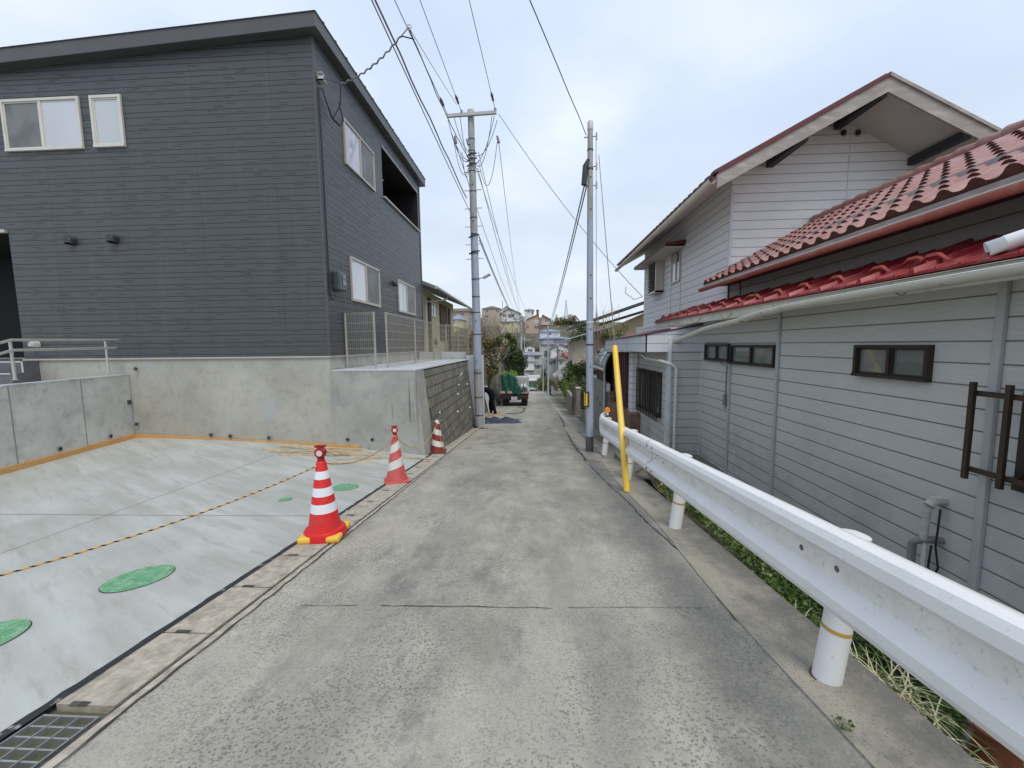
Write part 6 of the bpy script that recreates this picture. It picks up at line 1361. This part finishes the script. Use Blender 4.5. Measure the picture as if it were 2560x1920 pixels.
for k in range(16): branchy(mb, b+V((rng.uniform(-.4, .4), 0, 0)), (rng.gauss(0, .2), rng.gauss(0, .2), 1), .95, .014, 2, rng, .2, .3, None, 3, (2, 2))
mb.build('trunk', 'barkl', t)
b = V((9.5, 95, -7)); b = gnd(1440, 100)
tree('pine_tree', 'dark pine tree on the slope left of the right pole', b, 11, 1, [(0, 0, 8.5, 3.2, 2, 1.6), (1.5, 0, 10.5, 2.6, 2, 1.5), (-2.5, 0, 7.2, 2.5, 2, 1.0), (2.5, 0, 12.0, 2, 2, 1.2)], ['lf_dark', 'lf_mid'], 5200, .28, 15, group='trees on the far slope')
b = gnd(1400, 170)+V((0, 0, 2)); tree('round_tree', 'round olive tree on the crest left of the mast', b, 7, 1, [(0, 0, 3, 4, 2, 2), (5, 0, 2.6, 4, 2, 1.8), (10, 0, 2, 4, 2, 1.4)], ['lf_dark', 'lf_olive', 'lf_brown'], 2600, .4, 16, group='trees on the far slope')
for i, (px, Y, w_, z_, lb, ms) in enumerate(((1345, 132, 5, 1.5, 'dull brown scrub on the bank below the salmon house', ['lf_brown', 'lf_olive']), (1360, 70, 1.8, 1.2, 'olive bush behind the short concrete pole', ['lf_olive']), (1290, 120, 6, 2, 'olive scrub on the bank below the yellow house', ['lf_olive', 'lf_brown']), (1370, 76, 2.4, 1.1, 'brown bare scrub at the end of the lane', ['lf_brown', 'lf_pinkish']))):
    b = gnd(px, Y); tree('scrub_bush', lb, b, z_*1.6, 1, [(0, 0, z_, w_, w_*.6, z_)], ms, 1800, .16 if Y < 100 else .3, 40+i, cat='bush', group='trees on the far slope')
b = gnd(1478, 90)+V((0, 0, 6)); rng = random.Random(77); t = thing('bare_tree', 'hazy bare tree on the slope touching the right pole', 'tree', b, 'trees on the far slope'); mb = MB()
for k in range(7): branchy(mb, b, (rng.gauss(0, .5), 0, 1), 2.6, .08, 3, rng, .4, .2, None, 3, (2, 3))
mb.build('trunk', 'barkl', t)
for i, (px, Y, w_, z_, ms, lb) in enumerate((
    (1307, 140, 2.2, 2.4, ['lf_dark', 'lf_mid'], 'small dark tree beside the yellow house corner'), (1330, 112, 3.2, 1.8, ['lf_olive', 'lf_brown'], 'brownish shrubs above the small cream house'),
    (1347, 104, 1.8, 1.8, ['lf_dark', 'lf_olive'], 'dark shrub at the left foot of the lilac house'), (1424, 122, 2.4, 2.4, ['lf_mid', 'lf_dark'], 'green tree right of the lilac house'),
    (1290, 100, 3.5, 3.0, ['lf_brown', 'lf_pinkish'], 'russet thicket behind the evergreen'), (1436, 150, 4, 3, ['lf_dark', 'lf_olive'], 'dark trees below the A frame house'),
    (1376, 160, 3.5, 2.2, ['lf_olive', 'lf_dark'], 'low green trees right of the white terrace'), (1232, 130, 4, 3.2, ['lf_brown', 'lf_pinkish'], 'brown woodland patch before the tan crest house'),
    (1190, 110, 5, 3.2, ['lf_brown', 'lf_olive'], 'brown woodland patch behind the left pole'), (1145, 90, 4, 2.4, ['lf_brown', 'lf_pinkish'], 'reddish shrubs below the blue roofed house'),
    (1362, 84, 1.2, 1.2, ['lf_mid'], 'green shrub between the cottage and the grey annex'), (1318, 76, 1.0, .8, ['lf_dark'], 'dark shrub at the foot of the two tone house'))):
    b = gnd(px, Y); tree('hillside_tree', lb, b, z_*1.3, 1, [(0, 0, z_*.75, w_*.55, w_*.5, z_*.6), (w_*.5, 0, z_*.6, w_*.4, w_*.4, z_*.5)], ms, 1300, .2 if Y > 100 else .13, 80+i, group='trees on the far slope', limbs=3, trunk=.12)
# verge weeds (uncountable): leafy clumps, grass blades
rng = random.Random(50); mb = MB()
for _ in range(3400):
    yv = rng.uniform(-.5, 5.9); xv = rng.uniform(1.58, 2.98)
    if rng.random() < .35 and 3.2 < yv < 5: continue
    zv = -2.22+(.44*math.exp(-((xv-1.58)/.45)**2)+.08*math.sin(yv*2.3)+.05)
    zv = max(zv, -2.22); c_ = V((xv, yv, zv+rng.uniform(0, .06)))
    leaves(mb, c_, (.07, .07, .05), 11, .028, rng, mats=(0, 0, 0, 1, 1) if rng.random() < .96 else (2, 0), shell=0, elong=1.3)
wd = struct(mb.build('weeds', ['lf_grass', 'lf_mid', 'lf_straw']), 'stuff')
mb = MB()
for yv in [i*.25 for i in range(-4, 28)]:
    pass
nyb, nxb = 40, 8; vs = []
for j in range(nyb+1):
    for i in range(nxb+1):
        xv = 1.56+1.46*i/nxb; yv = -4+9.95*j/nyb; zv = -2.22+.42*math.exp(-((xv-1.56)/.45)**2)+.05*math.sin(yv*2.3+i)+.03*math.sin(yv*7+i*2); vs.append((xv, yv, zv))
mb.add(vs, [(j*(nxb+1)+i, j*(nxb+1)+i+1, (j+1)*(nxb+1)+i+1, (j+1)*(nxb+1)+i) for j in range(nyb) for i in range(nxb)]); struct(mb.build('verge_soil', 'soil', smooth=60))
def blades(mb, c, n, L, rng, mats=(0,), w_=.004, lean=.5, dirb=(0, 0)):
    for _ in range(n):
        p = V(c)+V((rng.gauss(0, .04), rng.gauss(0, .05), 0)); an = rng.uniform(0, 2*math.pi); d_ = V((math.cos(an)*lean+dirb[0], math.sin(an)*lean+dirb[1], 1)).normalized(); l_ = L*rng.uniform(.5, 1.3); s = V((-math.sin(an), math.cos(an), 0))*w_
        pts = [p]; k = 5
        for i in range(k): pts.append(pts[-1]+d_*l_/k); d_ = (d_+V((math.cos(an)*.35, math.sin(an)*.35, -.42))).normalized()
        mb.m(rng.choice(mats)); vs = []
        for i, q_ in enumerate(pts): f_ = 1-i/(k+.3); vs += [q_-s*f_, q_+s*f_]
        mb.add(vs, [(2*i, 2*i+1, 2*i+3, 2*i+2) for i in range(k)])
    mb.m(0)
rng = random.Random(51)
for i, (x, y_, n, L, lb) in enumerate(((1.63, 1.92, 34, .2, 'dry straw grass tuft behind the nearest guardrail post'), (1.64, 1.72, 30, .2, 'dry straw grass tuft drooping over the kerb right of the nearest post'), (1.63, 2.45, 12, .16, 'small pale grass tuft by the stone between the near posts'), (1.62, 2.15, 10, .12, 'sparse pale grass tuft just left of the nearest post'), (1.64, 1.55, 22, .16, 'straw grass tuft lying along the kerb at the bottom right'), (1.7, 1.83, 40, .24, 'largest straw grass tuft just right of the nearest post'))):
    mb = MB(); blades(mb, (x, y_, -1.68-.09*(y_-1.5)), n*2, L*1.5, rng, (0, 0, 1), .004, .6, (-.2, -.1)); one(mb, 'grass_tuft', ['lf_straw', 'lf_grass'], lb, 'grass tuft', 'dry grass tufts along the kerb')
mb = MB()
for _ in range(1400):
    xv, yv = rng.uniform(1.58, 2.2), rng.uniform(.6, 5.9); blades(mb, (xv, yv, -2.2+.42*math.exp(-((xv-1.56)/.45)**2)), 1, .12, rng, (0,), .003, .5)
struct(mb.build('verge_grass', 'lf_grass'), 'stuff')
# dandelion
mb = MB(); rng = random.Random(9); leaves(mb, (1.62, 3.05, -1.84), (.04, .04, .012), 60, .018, rng, shell=0); one(mb, 'dandelion', 'lf_yel', 'bright yellow dandelion flower at the kerb edge behind the guardrail', 'flower')
# small weeds in the joints of the lane
for i, (x, y_, lb) in enumerate(((-1.73, 3.28, 'tiny weed at the foot of the near cone'), (-1.62, 12.6, 'dry brown weed at the foot of the left pole'), (-1.78, 1.12, 'tiny weed in the drain slit beside the grating'), (1.2, 1.5, 'moss tuft in the kerb crack before the nearest post'), (1.28, 5.6, 'small weed beside the base of the yellow cover'), (1.5, 7.3, 'grass tuft at the foot of the farthest guardrail post'))):
    mb = MB(); rng = random.Random(60+i); leaves(mb, (x, y_, RZ(y_)+.02), (.04 if i != 1 else .14, .04, .02), 30, .014 if i != 1 else .04, rng, shell=0); one(mb, 'weed', 'lf_grass' if i != 1 else 'bark', lb, 'weed', 'small weeds in the joints')
# stone in the verge, rusty drum
bm = bmesh.new(); bmesh.ops.create_icosphere(bm, subdivisions=3, radius=1)
rng = random.Random(3)
for v in bm.verts: v.co *= 1+.08*math.sin(v.co.x*4+v.co.y*3); v.co.x *= .16; v.co.y *= .2; v.co.z *= .05
me = bpy.data.meshes.new('flat_stone'); bm.to_mesh(me); bm.free(); me.materials.append(MT['cblk']); o = bpy.data.objects.new('flat_stone', me); C.objects.link(o); o.location = (1.78, 2.32, -1.98); tag(o, 'flat dark stone in the weeds below the kerb beside the nearest post', 'stone')
mb = MB(); mb.box((1.6, 2.15, -2.1), (1.98, 2.6, -2.02)); one(mb, 'concrete_slab_piece', 'kerb', 'broken concrete piece under the flat dark stone', 'rubble', bevel=.02)
mb = MB(); mb.lathe([(.1, 0), (.1, .3), (.105, .31), (.105, .33), (.1, .34), (.1, .6), (.09, .6), (.09, .5)], (1.98, 1.66, -2.25), 24); one(mb, 'rusty_drum', 'rust', 'rusty metal drum behind the guardrail at the bottom right corner', 'drum', smooth=40)
# ------------------------------------------------------------------ far lane: stone wall, fence, sheets, gate
SW = MB(); n = 8
for i in range(n):
    a, b = 18.5+16*i/n, 18.5+16*(i+1)/n; SW.hexa([(-2.15, a, RZ(a)-.2), (-2.2, b, RZ(b)-.2), (-3.4, b, RZ(b)-.2), (-3.4, a, RZ(a)-.2), (-2.75, a, RZ(a)+1.15), (-2.75, b, RZ(b)+1.5), (-3.4, b, RZ(b)+1.5), (-3.4, a, RZ(a)+1.15)])
one(SW, 'stone_wall', 'stonew', 'dark mossy stone retaining wall left of the parked truck', 'wall')
mb = MB(); mb.hexa([(-2.2, 19.3, RZ(19.3)-.1), (-2.0, 19.3, RZ(19.3)-.1), (-2.0, 19.6, RZ(19.3)-.1), (-2.2, 19.6, RZ(19.3)-.1), (-2.5, 19.3, RZ(19)+1.25), (-2.3, 19.3, RZ(19)+1.25), (-2.3, 19.6, RZ(19)+1.25), (-2.5, 19.6, RZ(19)+1.25)]); one(mb, 'leaning_post', 'whitew', 'pale leaning concrete end post right of the person in black', 'post')
FP = thing('panel_fence', 'olive grey panel fence climbing on top of the stone wall', 'fence', (-2.6, 24, -2)); mb = MB()
for i in range(6):
    a, b = 19.5+2.2*i, 19.5+2.2*(i+1); za_, zb2 = RZ(a)+1.25+.02*i, RZ(b)+1.3+.04*i; mb.hexa([(-2.62, a, za_), (-2.62, b, zb2), (-2.66, b, zb2), (-2.66, a, za_), (-2.62, a, za_+.85), (-2.62, b, zb2+.85), (-2.66, b, zb2+.85), (-2.66, a, za_+.85)])
mb.build('panel', 'fencep', FP); mb = MB()
for i in range(7): a = 19.5+2.2*i; mb.box((-2.62, a-.03, RZ(a)+1.1), (-2.56, a+.03, RZ(a)+2.2+.03*i))
mb.build('fence_post', 'fencep', FP); mb = MB()
for i in range(60): a = 19.5+13.0*i/60; j = (a-19.5)/2.2; mb.box((-2.618, a, RZ(a)+1.3), (-2.61, a+.03, RZ(a)+2.1+.02*j))
mb.build('slat', 'fencep', FP)
# crumpled sheets, boards and a hose
def crumple(name, c, sx, sy, h, mat, label, cat, seed, rz=0, n=14):
    rng = random.Random(seed); mb = MB(); vs = []
    for j in range(n+1):
        for i in range(n+1):
            u, v = i/n-.5, j/n-.5; e_ = max(0, 1-4*max(u*u, v*v)); r_ = math.hypot(u, v)
            x_ = u*sx*(1+.15*math.sin(v*9+seed)); y_ = v*sy*(1+.15*math.sin(u*8+seed)); z_ = h*(e_**.6)*(.55+.45*math.sin(u*11+seed*2)*math.cos(v*9+seed))+rng.uniform(0, .02)
            xx, yy = x_*math.cos(rz)-y_*math.sin(rz), x_*math.sin(rz)+y_*math.cos(rz); vs.append((c[0]+xx, c[1]+yy, max(c[2]+z_, c[2]+.006)))
    mb.add(vs, [(j*(n+1)+i, j*(n+1)+i+1, (j+1)*(n+1)+i+1, (j+1)*(n+1)+i) for j in range(n) for i in range(n)]); return one(mb, name, mat, label, cat, smooth=45)
crumple('folded_sheet', (-1.3, 14.6, RZ(14.6)), 1.5, 1.0, .22, 'navy', 'crumpled dark navy sheet on the lane right of the left pole', 'sheet', 3)
crumple('folded_sheet', (-2.02, 13.0, RZ(13)), .35, .5, .3, 'navy', 'crumpled navy sheet bundle left of the left pole foot', 'sheet', 5)
crumple('board_pile', (-1.75, 17.0, RZ(17)), 1.1, 1.8, .12, 'tan', 'flat tan boards and sacks lying behind the navy sheet', 'boards', 7)
crumple('plastic_bag', (-1.2, 15.6, RZ(15.6)), .4, .3, .12, 'whit', 'small white plastic bag on top of the tan boards', 'bag', 9)
mb = MB(); pts = [(-1.8, 18.0), (-1.2, 18.3), (-.7, 18.8), (-.45, 20.0), (-.6, 21.2), (-.4, 22.2), (-.9, 22.6)]; mb.tube([(x, y_, RZ(y_)+.02) for x, y_ in pts], .014, 6); one(mb, 'hose', 'cabled', 'black cable lying on the lane behind the parked truck', 'cable', smooth=60)
# person in black bending forward behind the pole (skin grown on a skeleton)
def person():
    g = V((-1.86, 17.6, RZ(17.6)))
    J = {'pel': (0, 0, .92), 'spi': (-.08, 0, 1.08), 'che': (-.26, 0, 1.22), 'nek': (-.43, 0, 1.27), 'hed': (-.52, 0, 1.27), 'top': (-.64, 0, 1.22),
         'hl': (.0, -.1, .88), 'kl': (.03, -.13, .5), 'al': (.17, -.14, .09), 'fl': (.06, -.16, .04), 'hr': (.0, .1, .88), 'kr': (-.1, .12, .48), 'ar': (-.06, .13, .09), 'fr': (-.19, .14, .04),
         'sl': (-.33, -.19, 1.2), 'el': (-.4, -.24, .95), 'wl': (-.5, -.2, .74), 'sr': (-.33, .19, 1.2), 'er': (-.42, .22, .95), 'wr': (-.52, .18, .76)}
    E = [('pel', 'spi'), ('spi', 'che'), ('che', 'nek'), ('nek', 'hed'), ('hed', 'top'), ('pel', 'hl'), ('hl', 'kl'), ('kl', 'al'), ('al', 'fl'), ('pel', 'hr'), ('hr', 'kr'), ('kr', 'ar'), ('ar', 'fr'), ('che', 'sl'), ('sl', 'el'), ('el', 'wl'), ('che', 'sr'), ('sr', 'er'), ('er', 'wr')]
    rad = dict(pel=.18, spi=.175, che=.19, nek=.065, hed=.095, top=.08, hl=.13, kl=.095, al=.075, fl=.05, hr=.13, kr=.095, ar=.075, fr=.045, sl=.075, el=.055, wl=.042, sr=.075, er=.055, wr=.042)
    t = thing('person', 'person in black work clothes bending forward behind the left utility pole', 'person', g)
    def skin(names, edges, nm, mat, extra=None):
        me = bpy.data.meshes.new(nm); idx = {k: i for i, k in enumerate(names)}; src = dict(J, **(extra or {}))
        me.from_pydata([src[k] for k in names], [(idx[a], idx[b]) for a, b in edges], []); o = bpy.data.objects.new(nm, me); C.objects.link(o); o.parent = t
        md = o.modifiers.new('skin', 'SKIN'); 
        sv = me.skin_vertices[0].data if me.skin_vertices else None
        if sv is None:
            bm = bmesh.new(); bm.from_mesh(me); bm.verts.layers.skin.verify(); bm.to_mesh(me); bm.free(); sv = me.skin_vertices[0].data
        for i, k in enumerate(names): r_ = rad.get(k, .012); sv[i].radius = (r_, r_)
        sv[0].use_root = True
        o.modifiers.new('sub', 'SUBSURF').levels = 2; o.modifiers['sub'].render_levels = 2; me.materials.append(MT[mat]); return o
    skin(list(J), E, 'body', 'black')
    mb = MB(); c_ = g+V((-.58, 0, 1.245)); mb.lathe([(.03, .11), (.08, .09), (.105, .03), (.106, -.03), (.09, -.06)], c_, 16); mb.build('hair', 'hair', t, smooth=60)
    mb = MB(); mb.lathe([(.02, -.135), (.06, -.12), (.08, -.07), (.085, -.0), (.06, .05)], c_+V((-.01, 0, 0)), 14).tube([c_+V((-.085, 0, -.04)), c_+V((-.11, 0, -.055))], [.012, .009], 6); mb.build('face', 'skin', t, smooth=60)
    for s, wv in (('l', 'wl'), ('r', 'wr')):
        w_ = J[wv]; names = ['p0', 'p1']; ex = {'p0': (w_[0]-.02, w_[1], w_[2]-.03), 'p1': (w_[0]-.06, w_[1], w_[2]-.08)}; ed = [('p0', 'p1')]
        for k, (dy, L) in enumerate(((-.03, .07), (-.01, .08), (.01, .075), (.03, .06))):
            a, b = 'f%d' % k, 'g%d' % k; ex[a] = (w_[0]-.08, w_[1]+dy, w_[2]-.11); ex[b] = (w_[0]-.08+.01*k, w_[1]+dy*1.1, w_[2]-.11-L*.8); names += [a, b]; ed += [('p1', a), (a, b)]
        ex['t0'] = (w_[0]-.02, w_[1]-.04, w_[2]-.09); names.append('t0'); ed.append(('p0', 't0')); rad.update({'p0': .032, 'p1': .035}); skin(names, ed, 'hand', 'glove', ex)
    mb = MB(); 
    for (a) in ('fl', 'fr'): p = g+V(J[a]); mb.tube([p+V((.13, 0, .03)), p+V((.02, 0, .03)), p+V((-.07, 0, .0))], [.05, .05, .035], 10)
    mb.build('shoe', 'rubber', t, smooth=60)
person()
# parked truck seen from behind
def wheel(mb_t, parent, c, r=.3, w_=.2, nm='wheel'):
    mb = MB(); mb.lathe([(r*.55, -w_/2), (r*.92, -w_/2), (r, -w_*.4), (r, w_*.4), (r*.92, w_/2), (r*.55, w_/2)], c, 22, 'x'); o = mb.build(nm, 'rubber', parent, smooth=40)
    mb = MB(); mb.lathe([(r*.1, -w_*.42), (r*.54, -w_*.3), (r*.54, w_*.3), (r*.1, w_*.42)], c, 16, 'x'); mb.build('rim', 'steel', o, smooth=40)
ty = 24.0; tz = RZ(ty)-.02; TX0, TX1 = aY(1252, 1000, ty).x, aY(1321, 1000, ty).x; tcx = (TX0+TX1)/2; hw = (TX1-TX0)/2
slp = -.09
def tp_(x, y, z): return (tcx+x, ty+y, tz+z+slp*y)
TK = thing('parked_truck', 'small flatbed truck parked at the left side of the lane, seen from behind', 'truck', (tcx, ty+2, tz))
def tb(mb, x0, x1, y0, y1, z0, z1): return mb.hexa([tp_(x0, y0, z0), tp_(x1, y0, z0), tp_(x1, y1, z0), tp_(x0, y1, z0), tp_(x0, y0, z1), tp_(x1, y0, z1), tp_(x1, y1, z1), tp_(x0, y1, z1)])
mb = MB(); tb(mb, -hw, hw, .1, 2.9, .72, .8); tb(mb, -.35, .35, .2, 4.3, .4, .7); mb.build('chassis', 'truckd', TK)
mb = MB(); tb(mb, -hw, hw, 0.02, .08, .8, .96); mb.build('tailgate', 'bedwood', TK)
for sx in (-1, 1): mb = MB(); tb(mb, sx*hw-.03*(sx > 0), sx*hw+.03*(sx < 0), .1, 2.9, .8, 1.05 if sx < 0 else 1.2); mb.build('side_gate', 'bedwood', TK)
mb = MB(); tb(mb, -hw, hw, -.02, .1, .46, .74); mb.build('rear_bumper', 'truckd', TK)
for sx in (-1, 1): mb = MB(); tb(mb, sx*(hw-.1)-.16, sx*(hw-.1)+.1 if sx < 0 else sx*(hw-.1)+.02, -.035, -.018, .56, .7); mb.build('tail_lamp', 'tail', TK)
mb = MB(); tb(mb, -.19, .16, -.03, -.021, .42, .6); pl = mb.build('number_plate', 'plate', TK); mb = MB()
for i in range(5): tb(mb, -.13+.055*i, -.1+.055*i, -.034, -.031, .45, .52)
tb(mb, -.08, .05, -.034, -.031, .545, .575); mb.build('plate_marks', 'pltext', pl)
for sx in (-1, 1):
    mb = MB(); tb(mb, sx*(hw-.27)-.17, sx*(hw-.27)+.17, .3, .34, .1, .5); mb.build('mud_flap', 'rubber', TK)
    wheel(None, TK, tp_(sx*(hw-.25), .75, .3), .3, .34); wheel(None, TK, tp_(sx*(hw-.2), 3.6, .3), .3, .2)
mb = MB(); tb(mb, -hw+.03, hw-.03, 3.0, 4.6, .45, 1.25); tb(mb, -hw+.1, hw-.1, 3.02, 4.3, 1.25, 1.9); cb = mb.build('cab', 'wpaint', TK, bevel=.05)
mb = MB(); tb(mb, -hw+.25, hw-.25, 2.995, 3.01, 1.3, 1.75); mb.build('rear_window', 'gl_dark', TK)
mb = MB(); tb(mb, -hw+.05, hw-.05, 2.85, 2.93, .8, 1.75); tb(mb, -hw, -hw+.06, 2.84, 2.94, .8, 1.85); tb(mb, hw-.06, hw, 2.84, 2.94, .8, 1.85); mb.build('headboard', 'fgrey', TK)
# tarpaulin load
rng = random.Random(4); mb = MB(); n = 10; vs = []
def tl(u, v):  # load surface wrapped: u across 0..1, v profile around from the rear foot to front foot
    x0_, x1_ = -hw+.03, .12; prof_ = [(.0, .82), (.0, 1.35), (-.0, 1.95), (.05, 2.02), (1.1, 2.0), (2.0, 1.9), (2.1, .82)]
    k = v*(len(prof_)-1); i = min(int(k), len(prof_)-2); f_ = k-i; y_ = prof_[i][0]*(1-f_)+prof_[i+1][0]*f_; z_ = prof_[i][1]*(1-f_)+prof_[i+1][1]*f_
    if u > .75: z_ = .82+(z_-.82)*(1-.25*(u-.75)/.25)
    return tp_(x0_+(x1_-x0_)*u+.02*math.sin(v*17), y_+.03+.03*math.sin(u*14+v*9), z_+.02*math.sin(u*9+v*5))
nu, nv = 12, 30; vs = [tl(i/nu, j/nv) for j in range(nv+1) for i in range(nu+1)]; mb.add(vs, [(j*(nu+1)+i, j*(nu+1)+i+1, (j+1)*(nu+1)+i+1, (j+1)*(nu+1)+i) for j in range(nv) for i in range(nu)])
for i in (0, nu):
    ring = [j*(nu+1)+i for j in range(nv+1)]; mb.f.append(tuple(ring)); mb.mi.append(0)
for k in range(5):  # hanging folds at the right
    x_ = .1+.07*k; a = V(tp_(x_, -.02, 1.2-.05*k)); mb.tube([V(tp_(x_-.05, .1, 1.7-.12*k)), V(tp_(x_+.02, 0, 1.4-.1*k)), V(tp_(x_-.06+.03*k, -.03, 1.0)), V(tp_(x_-.1, -.04, .8))], [.05, .07, .08, .05], 6)
one(mb, 'tarpaulin_load', 'tarp', 'tall load wrapped in dark green tarpaulin on the left of the truck bed', 'tarpaulin', smooth=50)
def loadlump(name, x0, x1, y0, y1, z0, h, mat, label, seed):
    c_ = V(tp_((x0+x1)/2, (y0+y1)/2, z0)); return crumple(name, tuple(c_), x1-x0, y1-y0, h, mat, label, 'sheet', seed)
loadlump('sheet_bundle', .1, .85, .1, 1.2, 1.0, .5, 'sheetw', 'striped white sheets bundled on the right of the truck bed', 12)
loadlump('sheet_bundle', .2, .8, -.0, .5, .95, .35, 'navy', 'grey blue bag hanging over the tailgate of the truck', 13)
mb = MB(); tb(mb, .22, .3, -.02, .05, .75, 1.35); tb(mb, .36, .42, .0, .06, .8, 1.25); one(mb, 'tool_bar', 'steel', 'grey metal jack tools upright at the tailgate centre', 'tool')
# white and green van truck far down the lane, facing the camera
vy = 72.0; vz = RZ(vy); vx = aY(1331, 960, vy).x; hw2 = .86
VT = thing('van_truck', 'white box truck with green front facing the camera at the end of the lane', 'truck', (vx, vy+2, vz))
def vb(mb, x0, x1, y0, y1, z0, z1, in_=0): return mb.hexa([(vx+x0, vy+y0, vz+z0), (vx+x1, vy+y0, vz+z0), (vx+x1, vy+y1, vz+z0), (vx+x0, vy+y1, vz+z0), (vx+x0+in_, vy+y0+in_*1.5, vz+z1), (vx+x1-in_, vy+y0+in_*1.5, vz+z1), (vx+x1-in_, vy+y1, vz+z1), (vx+x0+in_, vy+y1, vz+z1)])
mb = MB(); vb(mb, -hw2, hw2, 0, 1.6, .35, 1.1); vb(mb, -hw2, hw2, 0, 1.6, 1.1, 2.1, .08); mb.build('cab', 'wpaint', VT, bevel=.06)
mb = MB(); vb(mb, -hw2+.1, hw2-.1, -.03, .1, 1.12, 1.85, .04); mb.build('windscreen', 'gl_dark', VT)
mb = MB(); vb(mb, -hw2+.02, hw2-.02, -.05, .1, .72, 1.1); mb.build('front_panel', 'gvan', VT)
mb = MB(); vb(mb, -hw2, hw2, -.08, .1, .3, .55); mb.build('bumper', 'wpaint', VT)
for sx in (-1, 1): mb = MB(); vb(mb, sx*.62-.14, sx*.62+.14, -.07, .0, .58, .72); mb.build('headlamp', 'lens', VT); wheel(None, VT, (vx+sx*.72, vy+.6, vz+.3), .3, .2); wheel(None, VT, (vx+sx*.72, vy+3.4, vz+.3), .3, .2)
mb = MB(); vb(mb, -hw2-.05, hw2+.5, 1.7, 5.0, .5, 2.55); mb.build('cargo_box', 'wpaint', VT)
mb = MB(); vb(mb, 1.0, 1.3, 1.66, 1.69, 1.6, 2.1); mb.build('side_window', 'gl_dark', VT)
mb = MB(); vb(mb, -.5, .5, -.1, -.08, .42, .52); mb.build('number_plate', 'plate', VT)
# gate and gate posts on the right
GT = thing('block_gate_post', 'pinkish block gate wall with a tall post right of the green bush', 'gate wall', (2.0, 17, RZ(17)))
gy = 16.8; gx0, gx1 = aY(1441, 1000, gy).x, aY(1452, 1000, gy).x
mb = MB(); mb.box((gx0, gy, RZ(gy)-.1), (gx1, gy+.35, aY(1446, 972, gy).z)); mb.build('post', 'pinkbl', GT)
mb = MB(); mb.box((gx0-.15, gy+.5, RZ(gy)-.1), (gx0-.02, gy+3.2, aY(1430, 985, gy+1.5).z)); mb.build('low_wall', 'pinkbl', GT)
mb = MB(); mb.box((gx0-.01, gy-.02, aY(1446, 972, gy).z), (gx1+.01, gy+.37, aY(1446, 972, gy).z+.04)); mb.build('cap', 'soffitw', GT)
mb = MB(); mb.tube([(gx0-.12, gy+.3, RZ(gy)+.2), (gx0-.12, gy+.3, RZ(gy)+1.1), (gx0-.05, gy+.3, RZ(gy)+1.45)], .035, 8); mb.build('hinge_bar', 'poled', GT)
mb = MB(); mb.box((gx0-.4, gy-.2, RZ(gy)-.05), (gx1, gy-.01, RZ(gy)+.06)); mb.build('step_slab', 'kerb', GT)
IG = thing('iron_gate', 'dark iron gate with a low block panel left of the slim pole', 'gate', (2.1, 15.4, RZ(15.4))); mb = MB(); q0, q1 = aY(1452, 982, 15.4), aY(1468, 1025, 15.4)
for i in range(7): x = q0.x+(1.96-q0.x)*i/6; mb.box((x-.01, 15.4, RZ(15.4)+.45), (x+.01, 15.42, q0.z))
mb.box((q0.x, 15.39, q0.z-.03), (2.2, 15.43, q0.z)).box((q0.x, 15.39, RZ(15.4)+.42), (2.0, 15.43, RZ(15.4)+.46)); mb.build('bars', 'brown', IG)
mb = MB(); mb.box((q0.x+.02, 15.35, RZ(15.4)-.1), (1.95, 15.47, RZ(15.4)+.42)); mb.build('low_panel', 'pinkbl', IG)
# leaning white sheet box above the bushes and white objects by far right poles
mb = MB(); a, b = aY(1384, 940, 42), aY(1412, 918, 42); mb.bar(a, b, .5, .35); one(mb, 'rolled_awning', 'whit', 'long white slanted awning case sticking out over the hedge', 'awning')
mb = MB(); a, b = aY(1412, 912, 40), aY(1428, 900, 40); mb.hexa([a, a+V((.35, .3, -.25)), b+V((.2, .6, -.3)), b, a+V((0, 0, .04)), a+V((.35, .3, -.21)), b+V((.2, .6, -.26)), b+V((0, 0, .04))]); one(mb, 'sheet_awning', 'rfblue', 'small pale blue sheet awning above the hedge', 'awning')
mb = MB(); a = aY(1377, 985, 45); mb.prism([(a.x, 45, a.z), (a.x+.42, 45, a.z-.1), (a.x+.42, 45, a.z+.5), (a.x+.12, 45, a.z+.95)], (0, .05, 0)); one(mb, 'white_board', 'whit', 'white triangular board leaning at the right lane edge beyond the slim pole', 'board')
mb = MB(); mb.lathe([(.2, 0), (.22, .5), (.1, .7)], (2.0, 46, RZ(46)), 10); one(mb, 'dark_bin', 'rubber', 'dark round bin beside the white triangular board', 'bin')
